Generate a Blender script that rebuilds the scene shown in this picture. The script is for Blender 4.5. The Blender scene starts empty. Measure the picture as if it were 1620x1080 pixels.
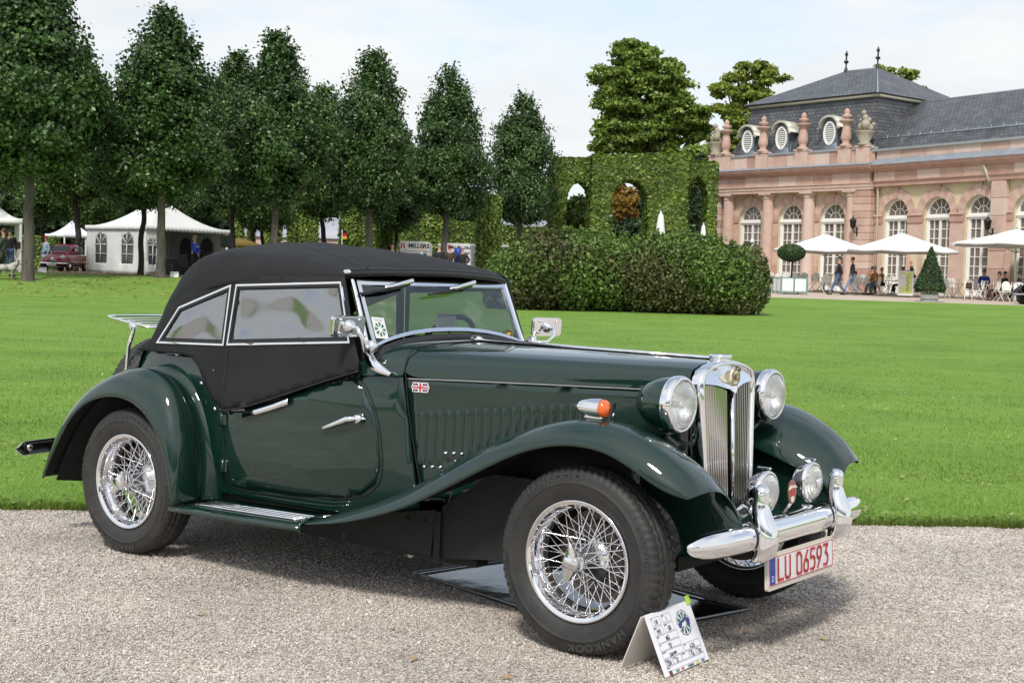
import bpy, bmesh, math, random
import numpy as np
from mathutils import Vector, Matrix, Euler
from mathutils.geometry import delaunay_2d_cdt
rng = np.random.default_rng(7); random.seed(7)
S = bpy.context.scene; COL = S.collection
PI = math.pi; rad = math.radians

# ---------------------------------------------------------------- camera
FPX, CH, PITCH, ROLL = 2185.36, 1.2752, 0.0466, 0.0323
cd = bpy.data.cameras.new('camera'); cam = bpy.data.objects.new('camera', cd); COL.objects.link(cam); S.camera = cam
cd.sensor_width = 36; cd.lens = 36*FPX/1620; cd.clip_start = .05; cd.clip_end = 3000
_fw = Vector((0, math.cos(PITCH), -math.sin(PITCH)))
_r0 = Vector((1, 0, 0)); _u0 = Vector((0, math.sin(PITCH), math.cos(PITCH)))
_r = math.cos(ROLL)*_r0 + math.sin(ROLL)*_u0; _u = -math.sin(ROLL)*_r0 + math.cos(ROLL)*_u0
cam.matrix_world = Matrix(((_r.x, _u.x, -_fw.x, 0), (_r.y, _u.y, -_fw.y, 0), (_r.z, _u.z, -_fw.z, CH), (0, 0, 0, 1)))
# ---------------------------------------------------------------- world
SUN_EL, SUN_ROT = rad(50), rad(193)          # azimuth clockwise from +Y
w = bpy.data.worlds.new('World'); S.world = w; w.use_nodes = True
nt = w.node_tree; nt.nodes.clear(); N = nt.nodes.new; K = nt.links.new
sky = N('ShaderNodeTexSky'); sky.sky_type = 'NISHITA'; sky.sun_disc = False; sky.sun_elevation = SUN_EL; sky.sun_rotation = SUN_ROT
sky.air_density = 1.0; sky.dust_density = 1.6; sky.ozone_density = 1.0
tc = N('ShaderNodeTexCoord'); sep = N('ShaderNodeSeparateXYZ'); K(tc.outputs['Generated'], sep.inputs[0])
def wmath(op, a, b=None):
    n = N('ShaderNodeMath'); n.operation = op
    for i, v in enumerate((a, b)):
        if v is None: continue
        if hasattr(v, 'links'): K(v, n.inputs[i])
        else: n.inputs[i].default_value = v
    return n.outputs[0]
zz = wmath('ADD', wmath('MAXIMUM', sep.outputs[2], 0.0), .16)
cb = N('ShaderNodeCombineXYZ'); K(wmath('DIVIDE', sep.outputs[0], zz), cb.inputs[0]); K(wmath('DIVIDE', sep.outputs[1], zz), cb.inputs[1])
cb.inputs[2].default_value = 3.7
n1 = N('ShaderNodeTexNoise'); n1.inputs['Scale'].default_value = .62; n1.inputs['Detail'].default_value = 9; n1.inputs['Roughness'].default_value = .58; n1.inputs['Distortion'].default_value = .35
K(cb.outputs[0], n1.inputs['Vector'])
rp = N('ShaderNodeValToRGB'); rp.color_ramp.elements[0].position = .43; rp.color_ramp.elements[0].color = (0, 0, 0, 1)
rp.color_ramp.elements[1].position = .56; rp.color_ramp.elements[1].color = (1, 1, 1, 1); K(n1.outputs[0], rp.inputs[0])
n2 = N('ShaderNodeTexNoise'); n2.inputs['Scale'].default_value = 1.7; n2.inputs['Detail'].default_value = 7; n2.inputs['Roughness'].default_value = .6; K(cb.outputs[0], n2.inputs['Vector'])
rc = N('ShaderNodeValToRGB'); rc.color_ramp.elements[0].position = .33; rc.color_ramp.elements[0].color = (.86, .90, .93, 1)
rc.color_ramp.elements[1].position = .60; rc.color_ramp.elements[1].color = (.97, .99, 1.0, 1); K(n2.outputs[0], rc.inputs[0])
sk = N('ShaderNodeMix'); sk.data_type = 'RGBA'; sk.blend_type = 'MULTIPLY'; sk.inputs[0].default_value = 1; K(sky.outputs[0], sk.inputs[6]); sk.inputs[7].default_value = (1, 1, 1, 1)
bs = N('ShaderNodeBackground'); K(sk.outputs[2], bs.inputs[0]); bs.inputs[1].default_value = .13
bc = N('ShaderNodeBackground'); K(rc.outputs[0], bc.inputs[0]); bc.inputs[1].default_value = .62
low = wmath('MULTIPLY', wmath('SUBTRACT', 1.0, wmath('MINIMUM', wmath('MULTIPLY', wmath('MAXIMUM', sep.outputs[2], 0.0), 2.2), 1.0)), .45)
fac = wmath('MINIMUM', wmath('ADD', wmath('ADD', wmath('MULTIPLY', rp.outputs[0], .66), .28), low), 1.0)
mx = N('ShaderNodeMixShader'); K(fac, mx.inputs[0]); K(bs.outputs[0], mx.inputs[1]); K(bc.outputs[0], mx.inputs[2])
wo = N('ShaderNodeOutputWorld'); K(mx.outputs[0], wo.inputs[0])
# ---------------------------------------------------------------- sun
sl = bpy.data.lights.new('sun', 'SUN'); sl.energy = 2.0; sl.angle = rad(9); sl.color = (1, .95, .87)
so = bpy.data.objects.new('sun', sl); COL.objects.link(so)
sdir = Vector((math.sin(SUN_ROT)*math.cos(SUN_EL), math.cos(SUN_ROT)*math.cos(SUN_EL), math.sin(SUN_EL)))
so.rotation_euler = sdir.to_track_quat('Z', 'Y').to_euler(); so.location = (0, 0, 40)
S.view_settings.view_transform = 'Standard'; S.view_settings.look = 'None'; S.view_settings.gamma = 1
S.view_settings.use_curve_mapping = False; S.view_settings.exposure = .66
S.cycles.max_bounces = 8; S.cycles.transparent_max_bounces = 16; S.cycles.use_denoising = True

def at(px, py, d):
    v = _fw*FPX + _r*(px-810) - _u*(py-540)
    return Vector((0, 0, CH)) + v*(d/v.y)
def hz(px): return 438.0 + .0323*(px-810)

# ---------------------------------------------------------------- materials
MATS = {}
def mat(name, col, rough=.5, metal=0, var=0, vscale=8, bump=0, bscale=60, coat=0, col2=None, spec=.5, coatr=.03, island=0, trans=0, rvar=0, bdist=.01, alpha=1, stretch=None):
    if name in MATS: return MATS[name]
    m = bpy.data.materials.new(name); m.use_nodes = True; t = m.node_tree; n = t.nodes; b = n['Principled BSDF']; k = t.links.new
    c = (*col, 1); b.inputs['Base Color'].default_value = c; b.inputs['Roughness'].default_value = rough; b.inputs['Metallic'].default_value = metal
    b.inputs['Specular IOR Level'].default_value = spec
    if coat: b.inputs['Coat Weight'].default_value = coat; b.inputs['Coat Roughness'].default_value = coatr
    if trans: b.inputs['Transmission Weight'].default_value = trans
    if alpha < 1: b.inputs['Alpha'].default_value = alpha
    co = n.new('ShaderNodeTexCoord'); vec = co.outputs['Object']
    if stretch:
        mp = n.new('ShaderNodeMapping'); mp.inputs['Scale'].default_value = stretch; k(vec, mp.inputs[0]); vec = mp.outputs[0]
    if var or col2 or island:
        c2 = (*(col2 or [x*(1-var) for x in col]), 1)
        mixn = n.new('ShaderNodeMix'); mixn.data_type = 'RGBA'; mixn.inputs[6].default_value = c; mixn.inputs[7].default_value = c2
        nz = n.new('ShaderNodeTexNoise'); nz.inputs['Scale'].default_value = vscale; nz.inputs['Detail'].default_value = 6; nz.inputs['Roughness'].default_value = .65; k(vec, nz.inputs['Vector'])
        mr = n.new('ShaderNodeMapRange'); mr.inputs[1].default_value = .3; mr.inputs[2].default_value = .7; k(nz.outputs[0], mr.inputs[0])
        if island:
            g = n.new('ShaderNodeNewGeometry'); a = n.new('ShaderNodeMath'); a.operation = 'MULTIPLY_ADD'; k(g.outputs['Random Per Island'], a.inputs[0]); a.inputs[1].default_value = island
            s2 = n.new('ShaderNodeMath'); s2.operation = 'MULTIPLY'; k(mr.outputs[0], s2.inputs[0]); s2.inputs[1].default_value = 1-island; k(s2.outputs[0], a.inputs[2]); k(a.outputs[0], mixn.inputs[0])
        else: k(mr.outputs[0], mixn.inputs[0])
        k(mixn.outputs[2], b.inputs['Base Color'])
        if rvar:
            ra = n.new('ShaderNodeMath'); ra.operation = 'MULTIPLY_ADD'; k(nz.outputs[0], ra.inputs[0]); ra.inputs[1].default_value = rvar; ra.inputs[2].default_value = rough-rvar/2; k(ra.outputs[0], b.inputs['Roughness'])
    if bump:
        nb = n.new('ShaderNodeTexNoise'); nb.inputs['Scale'].default_value = bscale; nb.inputs['Detail'].default_value = 4; k(vec, nb.inputs['Vector'])
        bu = n.new('ShaderNodeBump'); bu.inputs['Strength'].default_value = bump; bu.inputs['Distance'].default_value = bdist; k(nb.outputs[0], bu.inputs['Height']); k(bu.outputs[0], b.inputs['Normal'])
    MATS[name] = m; return m
def leafmat(name, c1, c2, c3=None, rough=.45, trans=.35):
    if name in MATS: return MATS[name]
    m = bpy.data.materials.new(name); m.use_nodes = True; t = m.node_tree; n = t.nodes; b = n['Principled BSDF']; k = t.links.new
    g = n.new('ShaderNodeNewGeometry'); r = n.new('ShaderNodeValToRGB'); k(g.outputs['Random Per Island'], r.inputs[0])
    e = r.color_ramp.elements; e[0].color = (*c1, 1); e[1].color = (*c2, 1); e[1].position = .8
    if c3: x = e.new(.93); x.color = (*c3, 1)
    co = n.new('ShaderNodeTexCoord'); nz = n.new('ShaderNodeTexNoise'); nz.inputs['Scale'].default_value = .9; k(co.outputs['Object'], nz.inputs['Vector'])
    mr = n.new('ShaderNodeMapRange'); mr.inputs[1].default_value = .3; mr.inputs[2].default_value = .7; mr.inputs[3].default_value = .7; mr.inputs[4].default_value = 1.3; k(nz.outputs[0], mr.inputs[0])
    mm = n.new('ShaderNodeVectorMath'); mm.operation = 'SCALE'; k(r.outputs[0], mm.inputs[0]); k(mr.outputs[0], mm.inputs['Scale'])
    k(mm.outputs[0], b.inputs['Base Color']); b.inputs['Roughness'].default_value = rough; b.inputs['Specular IOR Level'].default_value = .45
    tr = n.new('ShaderNodeBsdfTranslucent'); k(mm.outputs[0], tr.inputs[0]); ms = n.new('ShaderNodeMixShader'); ms.inputs[0].default_value = trans
    k(b.outputs[0], ms.inputs[1]); k(tr.outputs[0], ms.inputs[2]); k(ms.outputs[0], n['Material Output'].inputs[0])
    MATS[name] = m; return m
paint = mat('green_paint', (.0019, .0200, .0138), .55, 0, 0, 8, .008, 7, coat=1, coatr=.012, bdist=.02, spec=.12)
paint.node_tree.nodes['Principled BSDF'].inputs['Coat IOR'].default_value = 1.62
paint_in = mat('under_coating', (.012, .016, .015), .75, 0, .5, 9, .3, 90)
chrome = mat('chrome', (.88, .88, .90), .035, 1, 0, 5, .02, 30)
chrome_dull = mat('dull_chrome', (.62, .61, .60), .22, 1, .2, 30)
steel = mat('steel', (.5, .5, .5), .35, 1)
rubber = mat('rubber', (.016, .016, .017), .6, 0, .5, 14, .15, 120, col2=(.036, .034, .032))
black = mat('black_trim', (.012, .012, .013), .45)
blackgloss = mat('black_gloss', (.008, .009, .010), .12, coat=.5)
fabric = mat('hood_fabric', (.014, .0155, .018), .78, 0, .35, 5, .5, 900, bdist=.0015, spec=.35)
leather = mat('dark_leather', (.015, .02, .022), .45)
white = mat('white_paint', (.78, .78, .77), .5)
glassm = mat('clear_glass', (.9, .96, .93), .0, trans=1)
# ---------------------------------------------------------------- mesh helpers
def tag(o, label=None, cat=None, group=None, kind=None):
    for k_, v_ in (('label', label), ('category', cat), ('group', group), ('kind', kind)):
        if v_: o[k_] = v_
    return o
def thing(name, label, cat, loc=(0, 0, 0), rz=0, group=None, scale=1):
    o = bpy.data.objects.new(name, None); COL.objects.link(o); o.location = loc; o.rotation_euler = (0, 0, rz); o.scale = (scale,)*3
    o.empty_display_size = .1
    return tag(o, label, cat, group)
def link(name, me, parent=None, loc=None, rot=None):
    o = bpy.data.objects.new(name, me); COL.objects.link(o)
    if parent: o.parent = parent
    if loc is not None: o.location = loc
    if rot is not None: o.rotation_euler = rot
    return o
def mesh(name, v, f, m, parent=None, smooth=False, sub=0, solid=0, mi=None, solid_off=-1, rim=None):
    me = bpy.data.meshes.new(name); me.from_pydata([tuple(p) for p in v], [], [tuple(q) for q in f])
    for x in (m if isinstance(m, (list, tuple)) else [m]): me.materials.append(x)
    if mi: me.polygons.foreach_set('material_index', mi)
    if smooth: me.polygons.foreach_set('use_smooth', [True]*len(me.polygons))
    me.update(); o = link(name, me, parent)
    if solid:
        s = o.modifiers.new('s', 'SOLIDIFY'); s.thickness = solid; s.offset = solid_off
        if isinstance(m, (list, tuple)) and len(m) > 1: s.material_offset = 1; s.material_offset_rim = 0
    if sub: s = o.modifiers.new('d', 'SUBSURF'); s.levels = s.render_levels = sub
    return o
class MB:
    """collects shapes into one mesh"""
    def __init__(s): s.v = []; s.f = []; s.m = []; s.mi = []; s.sm = []; s.c = 0
    def use(s, i): s.c = i; return s
    def add(s, v, f, smooth=False, M=None):
        b = len(s.v); s.v += [tuple(M @ Vector(p)) if M is not None else tuple(p) for p in v]
        for q in f: s.f.append(tuple(b+i for i in q)); s.mi.append(s.c); s.sm.append(smooth)
        return s
    def box(s, c, d, rz=0, M=None, bev=0):
        x, y, z = d[0]/2, d[1]/2, d[2]/2
        R = Matrix.Translation(c) @ Matrix.Rotation(rz, 4, 'Z')
        if M is not None: R = M @ R
        if bev:
            b = min(bev, x*.9, y*.9, z*.9); v = []; idx = {}
            for sx in (-1, 1):
                for sy in (-1, 1):
                    for sz in (-1, 1):
                        for a in range(3):
                            p = [sx*(x-b), sy*(y-b), sz*(z-b)]; p[a] += (sx, sy, sz)[a]*b
                            idx[(sx, sy, sz, a)] = len(v); v.append(p)
            f = []
            g = lambda *k_: idx[k_]
            for a in range(3):
                for sgn in (-1, 1):
                    o1, o2 = [i for i in range(3) if i != a]
                    q = []
                    for (p1, p2) in ((-1, -1), (1, -1), (1, 1), (-1, 1)):
                        k_ = [0, 0, 0]; k_[a] = sgn; k_[o1] = p1; k_[o2] = p2; q.append(g(*k_, a))
                    if (sgn > 0) == (a == 1): q.reverse()
                    f.append(q)
            for a in range(3):
                o1, o2 = [i for i in range(3) if i != a]
                for p1 in (-1, 1):
                    for p2 in (-1, 1):
                        k1 = [0]*3; k1[o1] = p1; k1[o2] = p2; k1[a] = -1; k2 = list(k1); k2[a] = 1
                        f.append([g(*k1, o1), g(*k2, o1), g(*k2, o2), g(*k1, o2)])
            for sx in (-1, 1):
                for sy in (-1, 1):
                    for sz in (-1, 1): f.append([g(sx, sy, sz, 0), g(sx, sy, sz, 1), g(sx, sy, sz, 2)])
            return s.add(v, f, False, R)
        v = [(-x, -y, -z), (x, -y, -z), (x, y, -z), (-x, y, -z), (-x, -y, z), (x, -y, z), (x, y, z), (-x, y, z)]
        return s.add(v, [(0, 3, 2, 1), (4, 5, 6, 7), (0, 1, 5, 4), (1, 2, 6, 5), (2, 3, 7, 6), (3, 0, 4, 7)], False, R)
    def tube(s, path, r, n=8, cap=True, M=None, closed=False):
        P = [Vector(p) for p in path]; L_ = len(P); rr = r if isinstance(r, (list, tuple)) else [r]*L_
        v = []; prev = None
        for i, p in enumerate(P):
            a = P[(i-1) % L_] if (i or closed) else P[0]; b = P[(i+1) % L_] if (i < L_-1 or closed) else P[-1]
            t = (b-a).normalized() if (b-a).length else Vector((0, 0, 1))
            if prev is None:
                h = Vector((0, 0, 1)) if abs(t.z) < .9 else Vector((1, 0, 0)); e1 = t.cross(h).normalized()
            else: e1 = (prev - t*prev.dot(t)).normalized()
            prev = e1; e2 = t.cross(e1)
            for j in range(n):
                q = 2*PI*j/n; v.append(p + (e1*math.cos(q)+e2*math.sin(q))*rr[i])
        f = []
        for i in range(L_ if closed else L_-1):
            for j in range(n):
                a, b = i*n+j, i*n+(j+1) % n; c, d = ((i+1) % L_)*n+(j+1) % n, ((i+1) % L_)*n+j
                f.append((a, b, c, d))
        if cap and not closed: f.append(tuple(range(n))[::-1]); f.append(tuple((L_-1)*n+j for j in range(n)))
        return s.add(v, f, True, M)
    def lathe(s, prof, n=24, M=None, smooth=True):
        """prof [(radius, height)] about Z"""
        v = []
        for r_, h in prof:
            for j in range(n): q = 2*PI*j/n; v.append((r_*math.cos(q), r_*math.sin(q), h))
        f = []
        for i in range(len(prof)-1):
            for j in range(n): f.append((i*n+j, i*n+(j+1) % n, (i+1)*n+(j+1) % n, (i+1)*n+j))
        return s.add(v, f, smooth, M)
    def sphere(s, c, r, n=12, M=None):
        r3 = r if isinstance(r, (tuple, list)) else (r,)*3
        k_ = n//2; v = []; f = []
        for i in range(1, k_):
            a = PI*i/k_
            for j in range(n): q = 2*PI*j/n; v.append((c[0]+r3[0]*math.sin(a)*math.cos(q), c[1]+r3[1]*math.sin(a)*math.sin(q), c[2]+r3[2]*math.cos(a)))
        t = len(v); v += [(c[0], c[1], c[2]+r3[2]), (c[0], c[1], c[2]-r3[2])]
        for i in range(k_-2):
            for j in range(n): f.append((i*n+j, (i+1)*n+j, (i+1)*n+(j+1) % n, i*n+(j+1) % n))
        for j in range(n): f.append((t, j, (j+1) % n)); f.append((t+1, (k_-2)*n+(j+1) % n, (k_-2)*n+j))
        return s.add(v, f, True, M)
    def loft(s, rows, closed=False, M=None, flip=False):
        n = len(rows[0]); v = [p for r_ in rows for p in r_]; f = []
        for i in range(len(rows)-1):
            for j in range(n if closed else n-1):
                q = (i*n+j, i*n+(j+1) % n, (i+1)*n+(j+1) % n, (i+1)*n+j); f.append(q[::-1] if flip else q)
        return s.add(v, f, True, M)
    def build(s, name, m, parent=None, sub=0, solid=0, loc=None, rot=None, solid_off=-1):
        me = bpy.data.meshes.new(name); me.from_pydata(s.v, [], s.f)
        for x in (m if isinstance(m, (list, tuple)) else [m]): me.materials.append(x)
        me.polygons.foreach_set('use_smooth', s.sm); me.polygons.foreach_set('material_index', s.mi); me.update()
        o = link(name, me, parent, loc, rot)
        if solid: q = o.modifiers.new('s', 'SOLIDIFY'); q.thickness = solid; q.offset = solid_off
        if sub: q = o.modifiers.new('d', 'SUBSURF'); q.levels = q.render_levels = sub
        return o
def rotto(d):
    """matrix turning +Z onto d"""
    return Vector(d).normalized().to_track_quat('Z', 'Y').to_matrix().to_4x4()
def xf(loc, d=None): return Matrix.Translation(loc) @ (rotto(d) if d is not None else Matrix.Identity(4))
def copy_tree(o, parent=None):
    c = o.copy(); COL.objects.link(c); c.parent = parent
    for ch in o.children: copy_tree(ch, c)
    return c
def pip(p, L_):
    x, y = p; ins = False; j = len(L_)-1
    for i in range(len(L_)):
        a, b = L_[i], L_[j]
        if (a[1] > y) != (b[1] > y) and x < (b[0]-a[0])*(y-a[1])/(b[1]-a[1]+1e-12)+a[0]: ins = not ins
        j = i
    return ins
def dens(L_, st):
    out = []
    for i in range(len(L_)):
        a, b = L_[i], L_[(i+1) % len(L_)]; n = max(1, int(math.hypot(b[0]-a[0], b[1]-a[1])/st))
        out += [(a[0]+(b[0]-a[0])*k_/n, a[1]+(b[1]-a[1])*k_/n) for k_ in range(n)]
    return out
def patch2d(loop, holes=(), step=.05):
    """triangulates a polygon with holes over a regular inner grid"""
    loop = dens(loop, step); holes = [dens(h, step) for h in holes]
    V = list(loop); E = [(i, (i+1) % len(loop)) for i in range(len(loop))]
    for h in holes:
        b = len(V); V += h; E += [(b+i, b+(i+1) % len(h)) for i in range(len(h))]
    xs = [p[0] for p in loop]; ys = [p[1] for p in loop]
    if (max(xs)-min(xs))/step < 400:
        edge = np.array(V)
        for x in np.arange(math.floor(min(xs)/step)*step, max(xs), step):
            for y in np.arange(math.floor(min(ys)/step)*step, max(ys), step):
                if pip((x, y), loop) and not any(pip((x, y), h) for h in holes):
                    if np.min(np.abs(edge[:, 0]-x)+np.abs(edge[:, 1]-y)) > step*.55: V.append((float(x), float(y)))
    r_ = delaunay_2d_cdt([Vector(p) for p in V], E, [], 0, 1e-7)
    vo = [tuple(p) for p in r_[0]]; F = []
    for t in r_[2]:
        c = (sum(vo[i][0] for i in t)/3, sum(vo[i][1] for i in t)/3)
        if pip(c, loop) and not any(pip(c, h) for h in holes): F.append(tuple(t))
    return vo, F
def patch(name, loop, fn, m, parent=None, holes=(), step=.05, thick=0, off=-1, flip=False, smooth=True):
    v, f = patch2d(loop, holes, step)
    if flip: f = [t[::-1] for t in f]
    return mesh(name, [fn(*p) for p in v], f, m, parent, smooth, 0, thick, None, off)
def plate(mb, loop, holes, M, t0, t1, step=1e9):
    """prism of a 2D polygon (x,y) between heights t0 and t1 along local z, mapped by M"""
    v, f = patch2d(loop, holes, step)
    n = len(v); V = [(p[0], p[1], t0) for p in v]+[(p[0], p[1], t1) for p in v]
    F = [t[::-1] for t in f]+[tuple(i+n for i in t) for t in f]
    ec = {}
    for t in f:
        for i in range(3): e = (t[i], t[(i+1) % 3]); ec[e] = 1
    for (a, b) in ec:
        if (b, a) not in ec: F.append((a, b, b+n, a+n))
    mb.add(V, F, False, M)
def arc(cx, cy, r_, a0, a1, n): return [(cx+r_*math.cos(a0+(a1-a0)*i/n), cy+r_*math.sin(a0+(a1-a0)*i/n)) for i in range(n+1)]
def interp(x, T):
    if x <= T[0][0]: return T[0][1]
    for (a, p), (b, q) in zip(T, T[1:]):
        if x <= b:
            t = (x-a)/(b-a); return p+(q-p)*t
    return T[-1][1]
def smooth_line(P, n):
    """Catmull-Rom through points, n samples"""
    P = [Vector(p) for p in P]; Q = [P[0]*2-P[1]]+P+[P[-1]*2-P[-2]]; out = []
    for k_ in range(n):
        u = k_/(n-1)*(len(P)-1); i = min(int(u), len(P)-2); t = u-i; a, b, c, d = Q[i:i+4]
        out.append(.5*((2*b)+(c-a)*t+(2*a-5*b+4*c-d)*t*t+(3*b-a-3*c+d)*t**3))
    return out
_fonts = {}
def text_mesh(s_, size=1, xs=1, bold=0, align='CENTER'):
    cu = bpy.data.curves.new('t', 'FONT'); cu.body = s_; cu.size = size; cu.align_x = align; cu.align_y = 'CENTER'; cu.offset = bold; cu.resolution_u = 3
    o = bpy.data.objects.new('t', cu); COL.objects.link(o); dg = bpy.context.evaluated_depsgraph_get(); dg.update()
    me = bpy.data.meshes.new_from_object(o.evaluated_get(dg)); bpy.data.objects.remove(o)
    v = [(p.co.x*xs, p.co.y, p.co.z) for p in me.vertices]; f = [tuple(p.vertices) for p in me.polygons]; return v, f
def put_text(mb, s_, M, size, xs=1, bold=0, align='CENTER'):
    v, f = text_mesh(s_, size, xs, bold, align); mb.add(v, f, False, M)
def leaf_mesh(name, P, size, m, nrm=None, flat=.5, up=.0, jit=.35):
    """P (n,3) leaf centres -> mesh of folded 2-triangle leaves"""
    n = len(P); P = np.asarray(P, float)
    d = rng.normal(size=(n, 3)); d /= np.linalg.norm(d, axis=1, keepdims=True)
    if nrm is not None: d = d*(1-flat)+nrm*flat*1.4
    d[:, 2] += up; d /= np.linalg.norm(d, axis=1, keepdims=True)
    a = rng.normal(size=(n, 3)); a -= d*np.sum(a*d, 1, keepdims=True); a /= np.linalg.norm(a, axis=1, keepdims=True); b = np.cross(d, a)
    s_ = size*(1+jit*rng.uniform(-1, 1, (n, 1)))
    V = np.empty((n, 4, 3)); V[:, 0] = P-a*s_*.55; V[:, 1] = P+b*s_*.38+d*s_*.10; V[:, 2] = P+a*s_*.55; V[:, 3] = P-b*s_*.38+d*s_*.10
    me = bpy.data.meshes.new(name); me.vertices.add(n*4); me.vertices.foreach_set('co', V.reshape(-1))
    b0 = np.arange(n)[:, None]*4; idx = np.concatenate([b0+[[0, 1, 2]], b0+[[0, 2, 3]]], 1).reshape(-1)
    me.loops.add(n*6); me.loops.foreach_set('vertex_index', idx.astype(np.int32)); me.polygons.add(n*2); me.polygons.foreach_set('loop_start', (np.arange(n*2)*3).astype(np.int32))
    me.materials.append(m); me.update(calc_edges=True); return me
def scatter_on(ob_v, ob_f, n, depth=.1):
    """n points over polygon faces, jittered along the normal; returns P, N"""
    T = []
    for q in ob_f:
        for i in range(1, len(q)-1): T.append((q[0], q[i], q[i+1]))
    V = np.array(ob_v, float); T = np.array(T); A, B, C_ = V[T[:, 0]], V[T[:, 1]], V[T[:, 2]]
    cr = np.cross(B-A, C_-A); ar = np.linalg.norm(cr, axis=1); pick = rng.choice(len(T), n, p=ar/ar.sum())
    u = rng.random((n, 1)); v = rng.random((n, 1)); fl = (u+v) > 1; u = np.where(fl, 1-u, u); v = np.where(fl, 1-v, v)
    nn = cr[pick]/(ar[pick][:, None]+1e-9); return A[pick]+(B-A)[pick]*u+(C_-A)[pick]*v+nn*rng.uniform(-depth, depth*.5, (n, 1)), nn
# ================================================================ THE CAR (local frame: X forward, Y left, Z up)
WB, TR, RR = 2.387, .322, .2075
car = thing('vintage_roadster', 'dark green vintage roadster with black soft top and chrome wire wheels on the gravel', 'car', (-1.2665, 6.5981, 0), -.6485)
def mir(o):
    """mirrored twin of a part on the other side of the car"""
    c = o.copy(); COL.objects.link(c); c.parent = o.parent; c.scale = (1, -1, 1); 
    for ch in o.children:
        d = ch.copy(); COL.objects.link(d); d.parent = c
    return c
# ---- body side surface
WT = [(-.42, .40), (-.30, .45), (-.1, .50), (.1, .53), (.35, .553), (.6, .562), (.95, .562), (1.2, .545), (1.4, .49), (1.5, .455), (1.8, .39), (2.1, .32), (2.4, .25), (2.56, .215)]
WTs = smooth_line([(a, b, 0) for a, b in WT], 140)
WTs = [(p.x, p.y) for p in WTs]
def wside(x, z):
    k_ = 1 if x < 1.35 else max(0, 1-(x-1.35)/.25)
    return interp(x, WTs) - .05*max(0, (.55-z)/.27)**2*k_*1.0 - .022*max(0, (z-.74)/.16)**1.5*k_
def sidef(o_=0): return lambda x, z: (x, -(wside(x, z)+o_), z)
cock = [(.20, .902), (.27, .893), (.32, .86), (.36, .80), (.42, .735), (.48, .69), (.54, .675), (.62, .685), (.75, .715), (.9, .765), (1.05, .815), (1.18, .855), (1.28, .885), (1.34, .895)]
tub_loop = [(-.36, .30), (.40, .30), (1.46, .31), (1.50, .36), (1.475, .55), (1.435, .80), (1.415, .895)] + cock[::-1] + [(-.12, .905), (-.17, .88), (-.27, .62), (-.36, .36)]
tub = patch('body_side', tub_loop, sidef(), [paint, paint_in], car, step=.035, thick=.012, flip=False)
mir(tub)
# rear panel & tank
mb = MB(); rows = []
for (x, z, wd) in ((-.12, .905, .497), (-.17, .88, .485), (-.22, .74, .475), (-.28, .60, .46), (-.36, .36, .43), (-.36, .30, .43)):
    rows.append([(x, -wd, z), (x-.02, -wd*.6, z), (x-.03, 0, z), (x-.02, wd*.6, z), (x, wd, z)])
mb.loft(rows); mb.build('rear_panel', paint, car, sub=2)
mb = MB(); mb.box((-.42, 0, .55), (.14, .78, .46), bev=.04); mb.build('petrol_tank', paint, car)
# scuttle (cowl)
mb = MB(); rows = []
for x, wd, zt in ((1.20, .545, .93), (1.26, .535, 1.0), (1.32, .515, 1.012), (1.38, .494, 1.008), (1.426, .478, 1.002)):
    zs = .893
    r_ = [(x, -wd+.0, zs-.02), (x, -wd+.004, zs+.01), (x, -wd+.03, zs+.058*(zt-.9)/.1), (x, -wd+.09, zt-.020), (x, -wd*.5, zt-.004), (x, 0, zt)]
    rows.append(r_ + [(p[0], -p[1], p[2]) for p in r_[-2::-1]])
mb.loft(rows, flip=True); mb.build('scuttle', paint, car, sub=2)
# padded cowl roll under the screen
mb = MB(); pts = smooth_line([(1.300, -.50, .930), (1.298, -.42, .974), (1.285, -.25, 1.000), (1.278, 0, 1.011), (1.285, .25, 1.000), (1.298, .42, .974), (1.300, .50, .930)], 30)
mb.tube(pts, .020, 10); mb.build('cowl_roll', black, car)
# ---- bonnet top halves & sides
def bon_row(x):
    t = (x-1.43)/(2.545-1.43); wd = .475+(.212-.475)*t**.98; zs = .872+(.893-.872)*t; zt = 1.003-.008*t; sh = .955+.012*t
    return [(x, -wd, zs), (x, -wd+.002, (zs+sh)/2), (x, -wd+.018-.004*t, sh-.004), (x, -wd+.062-.018*t, zt-.022), (x, -wd*.55, zt-.006), (x, -.012, zt+.002), (x, -.008, zt-.001)]
mb = MB(); mb.loft([bon_row(1.432+(2.545-1.432)*i/6) for i in range(7)], flip=True); bt = mb.build('bonnet_top', paint, car, sub=2); mir(bt)
mb = MB(); mb.tube([(1.40, 0, 1.010), (2.56, 0, 1.001)], .0075, 8); mb.build('hinge_strip', chrome, car)
mb = MB(); mb.lathe([(.0, .0), (.016, .0), (.016, .03), (.011, .045), (0, .05)], 12, xf((1.385, 0, 1.010), (1, 0, .02))); mb.build('hinge_clip', chrome, car)
bs_loop = [(1.438, .868), (2.545, .889), (2.545, .42), (1.60, .40), (1.518, .40), (1.478, .60)]
def bsidef(o_=0):
    def fn(x, z):
        t = (x-1.43)/(2.545-1.43); wd = .475+(.212-.475)*max(0, t)**.98
        return (x, -(wd+o_-.003), z)
    return fn
bsd = patch('bonnet_side', bs_loop, bsidef(), [paint, paint_in], car, step=.05, thick=.01)
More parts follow.
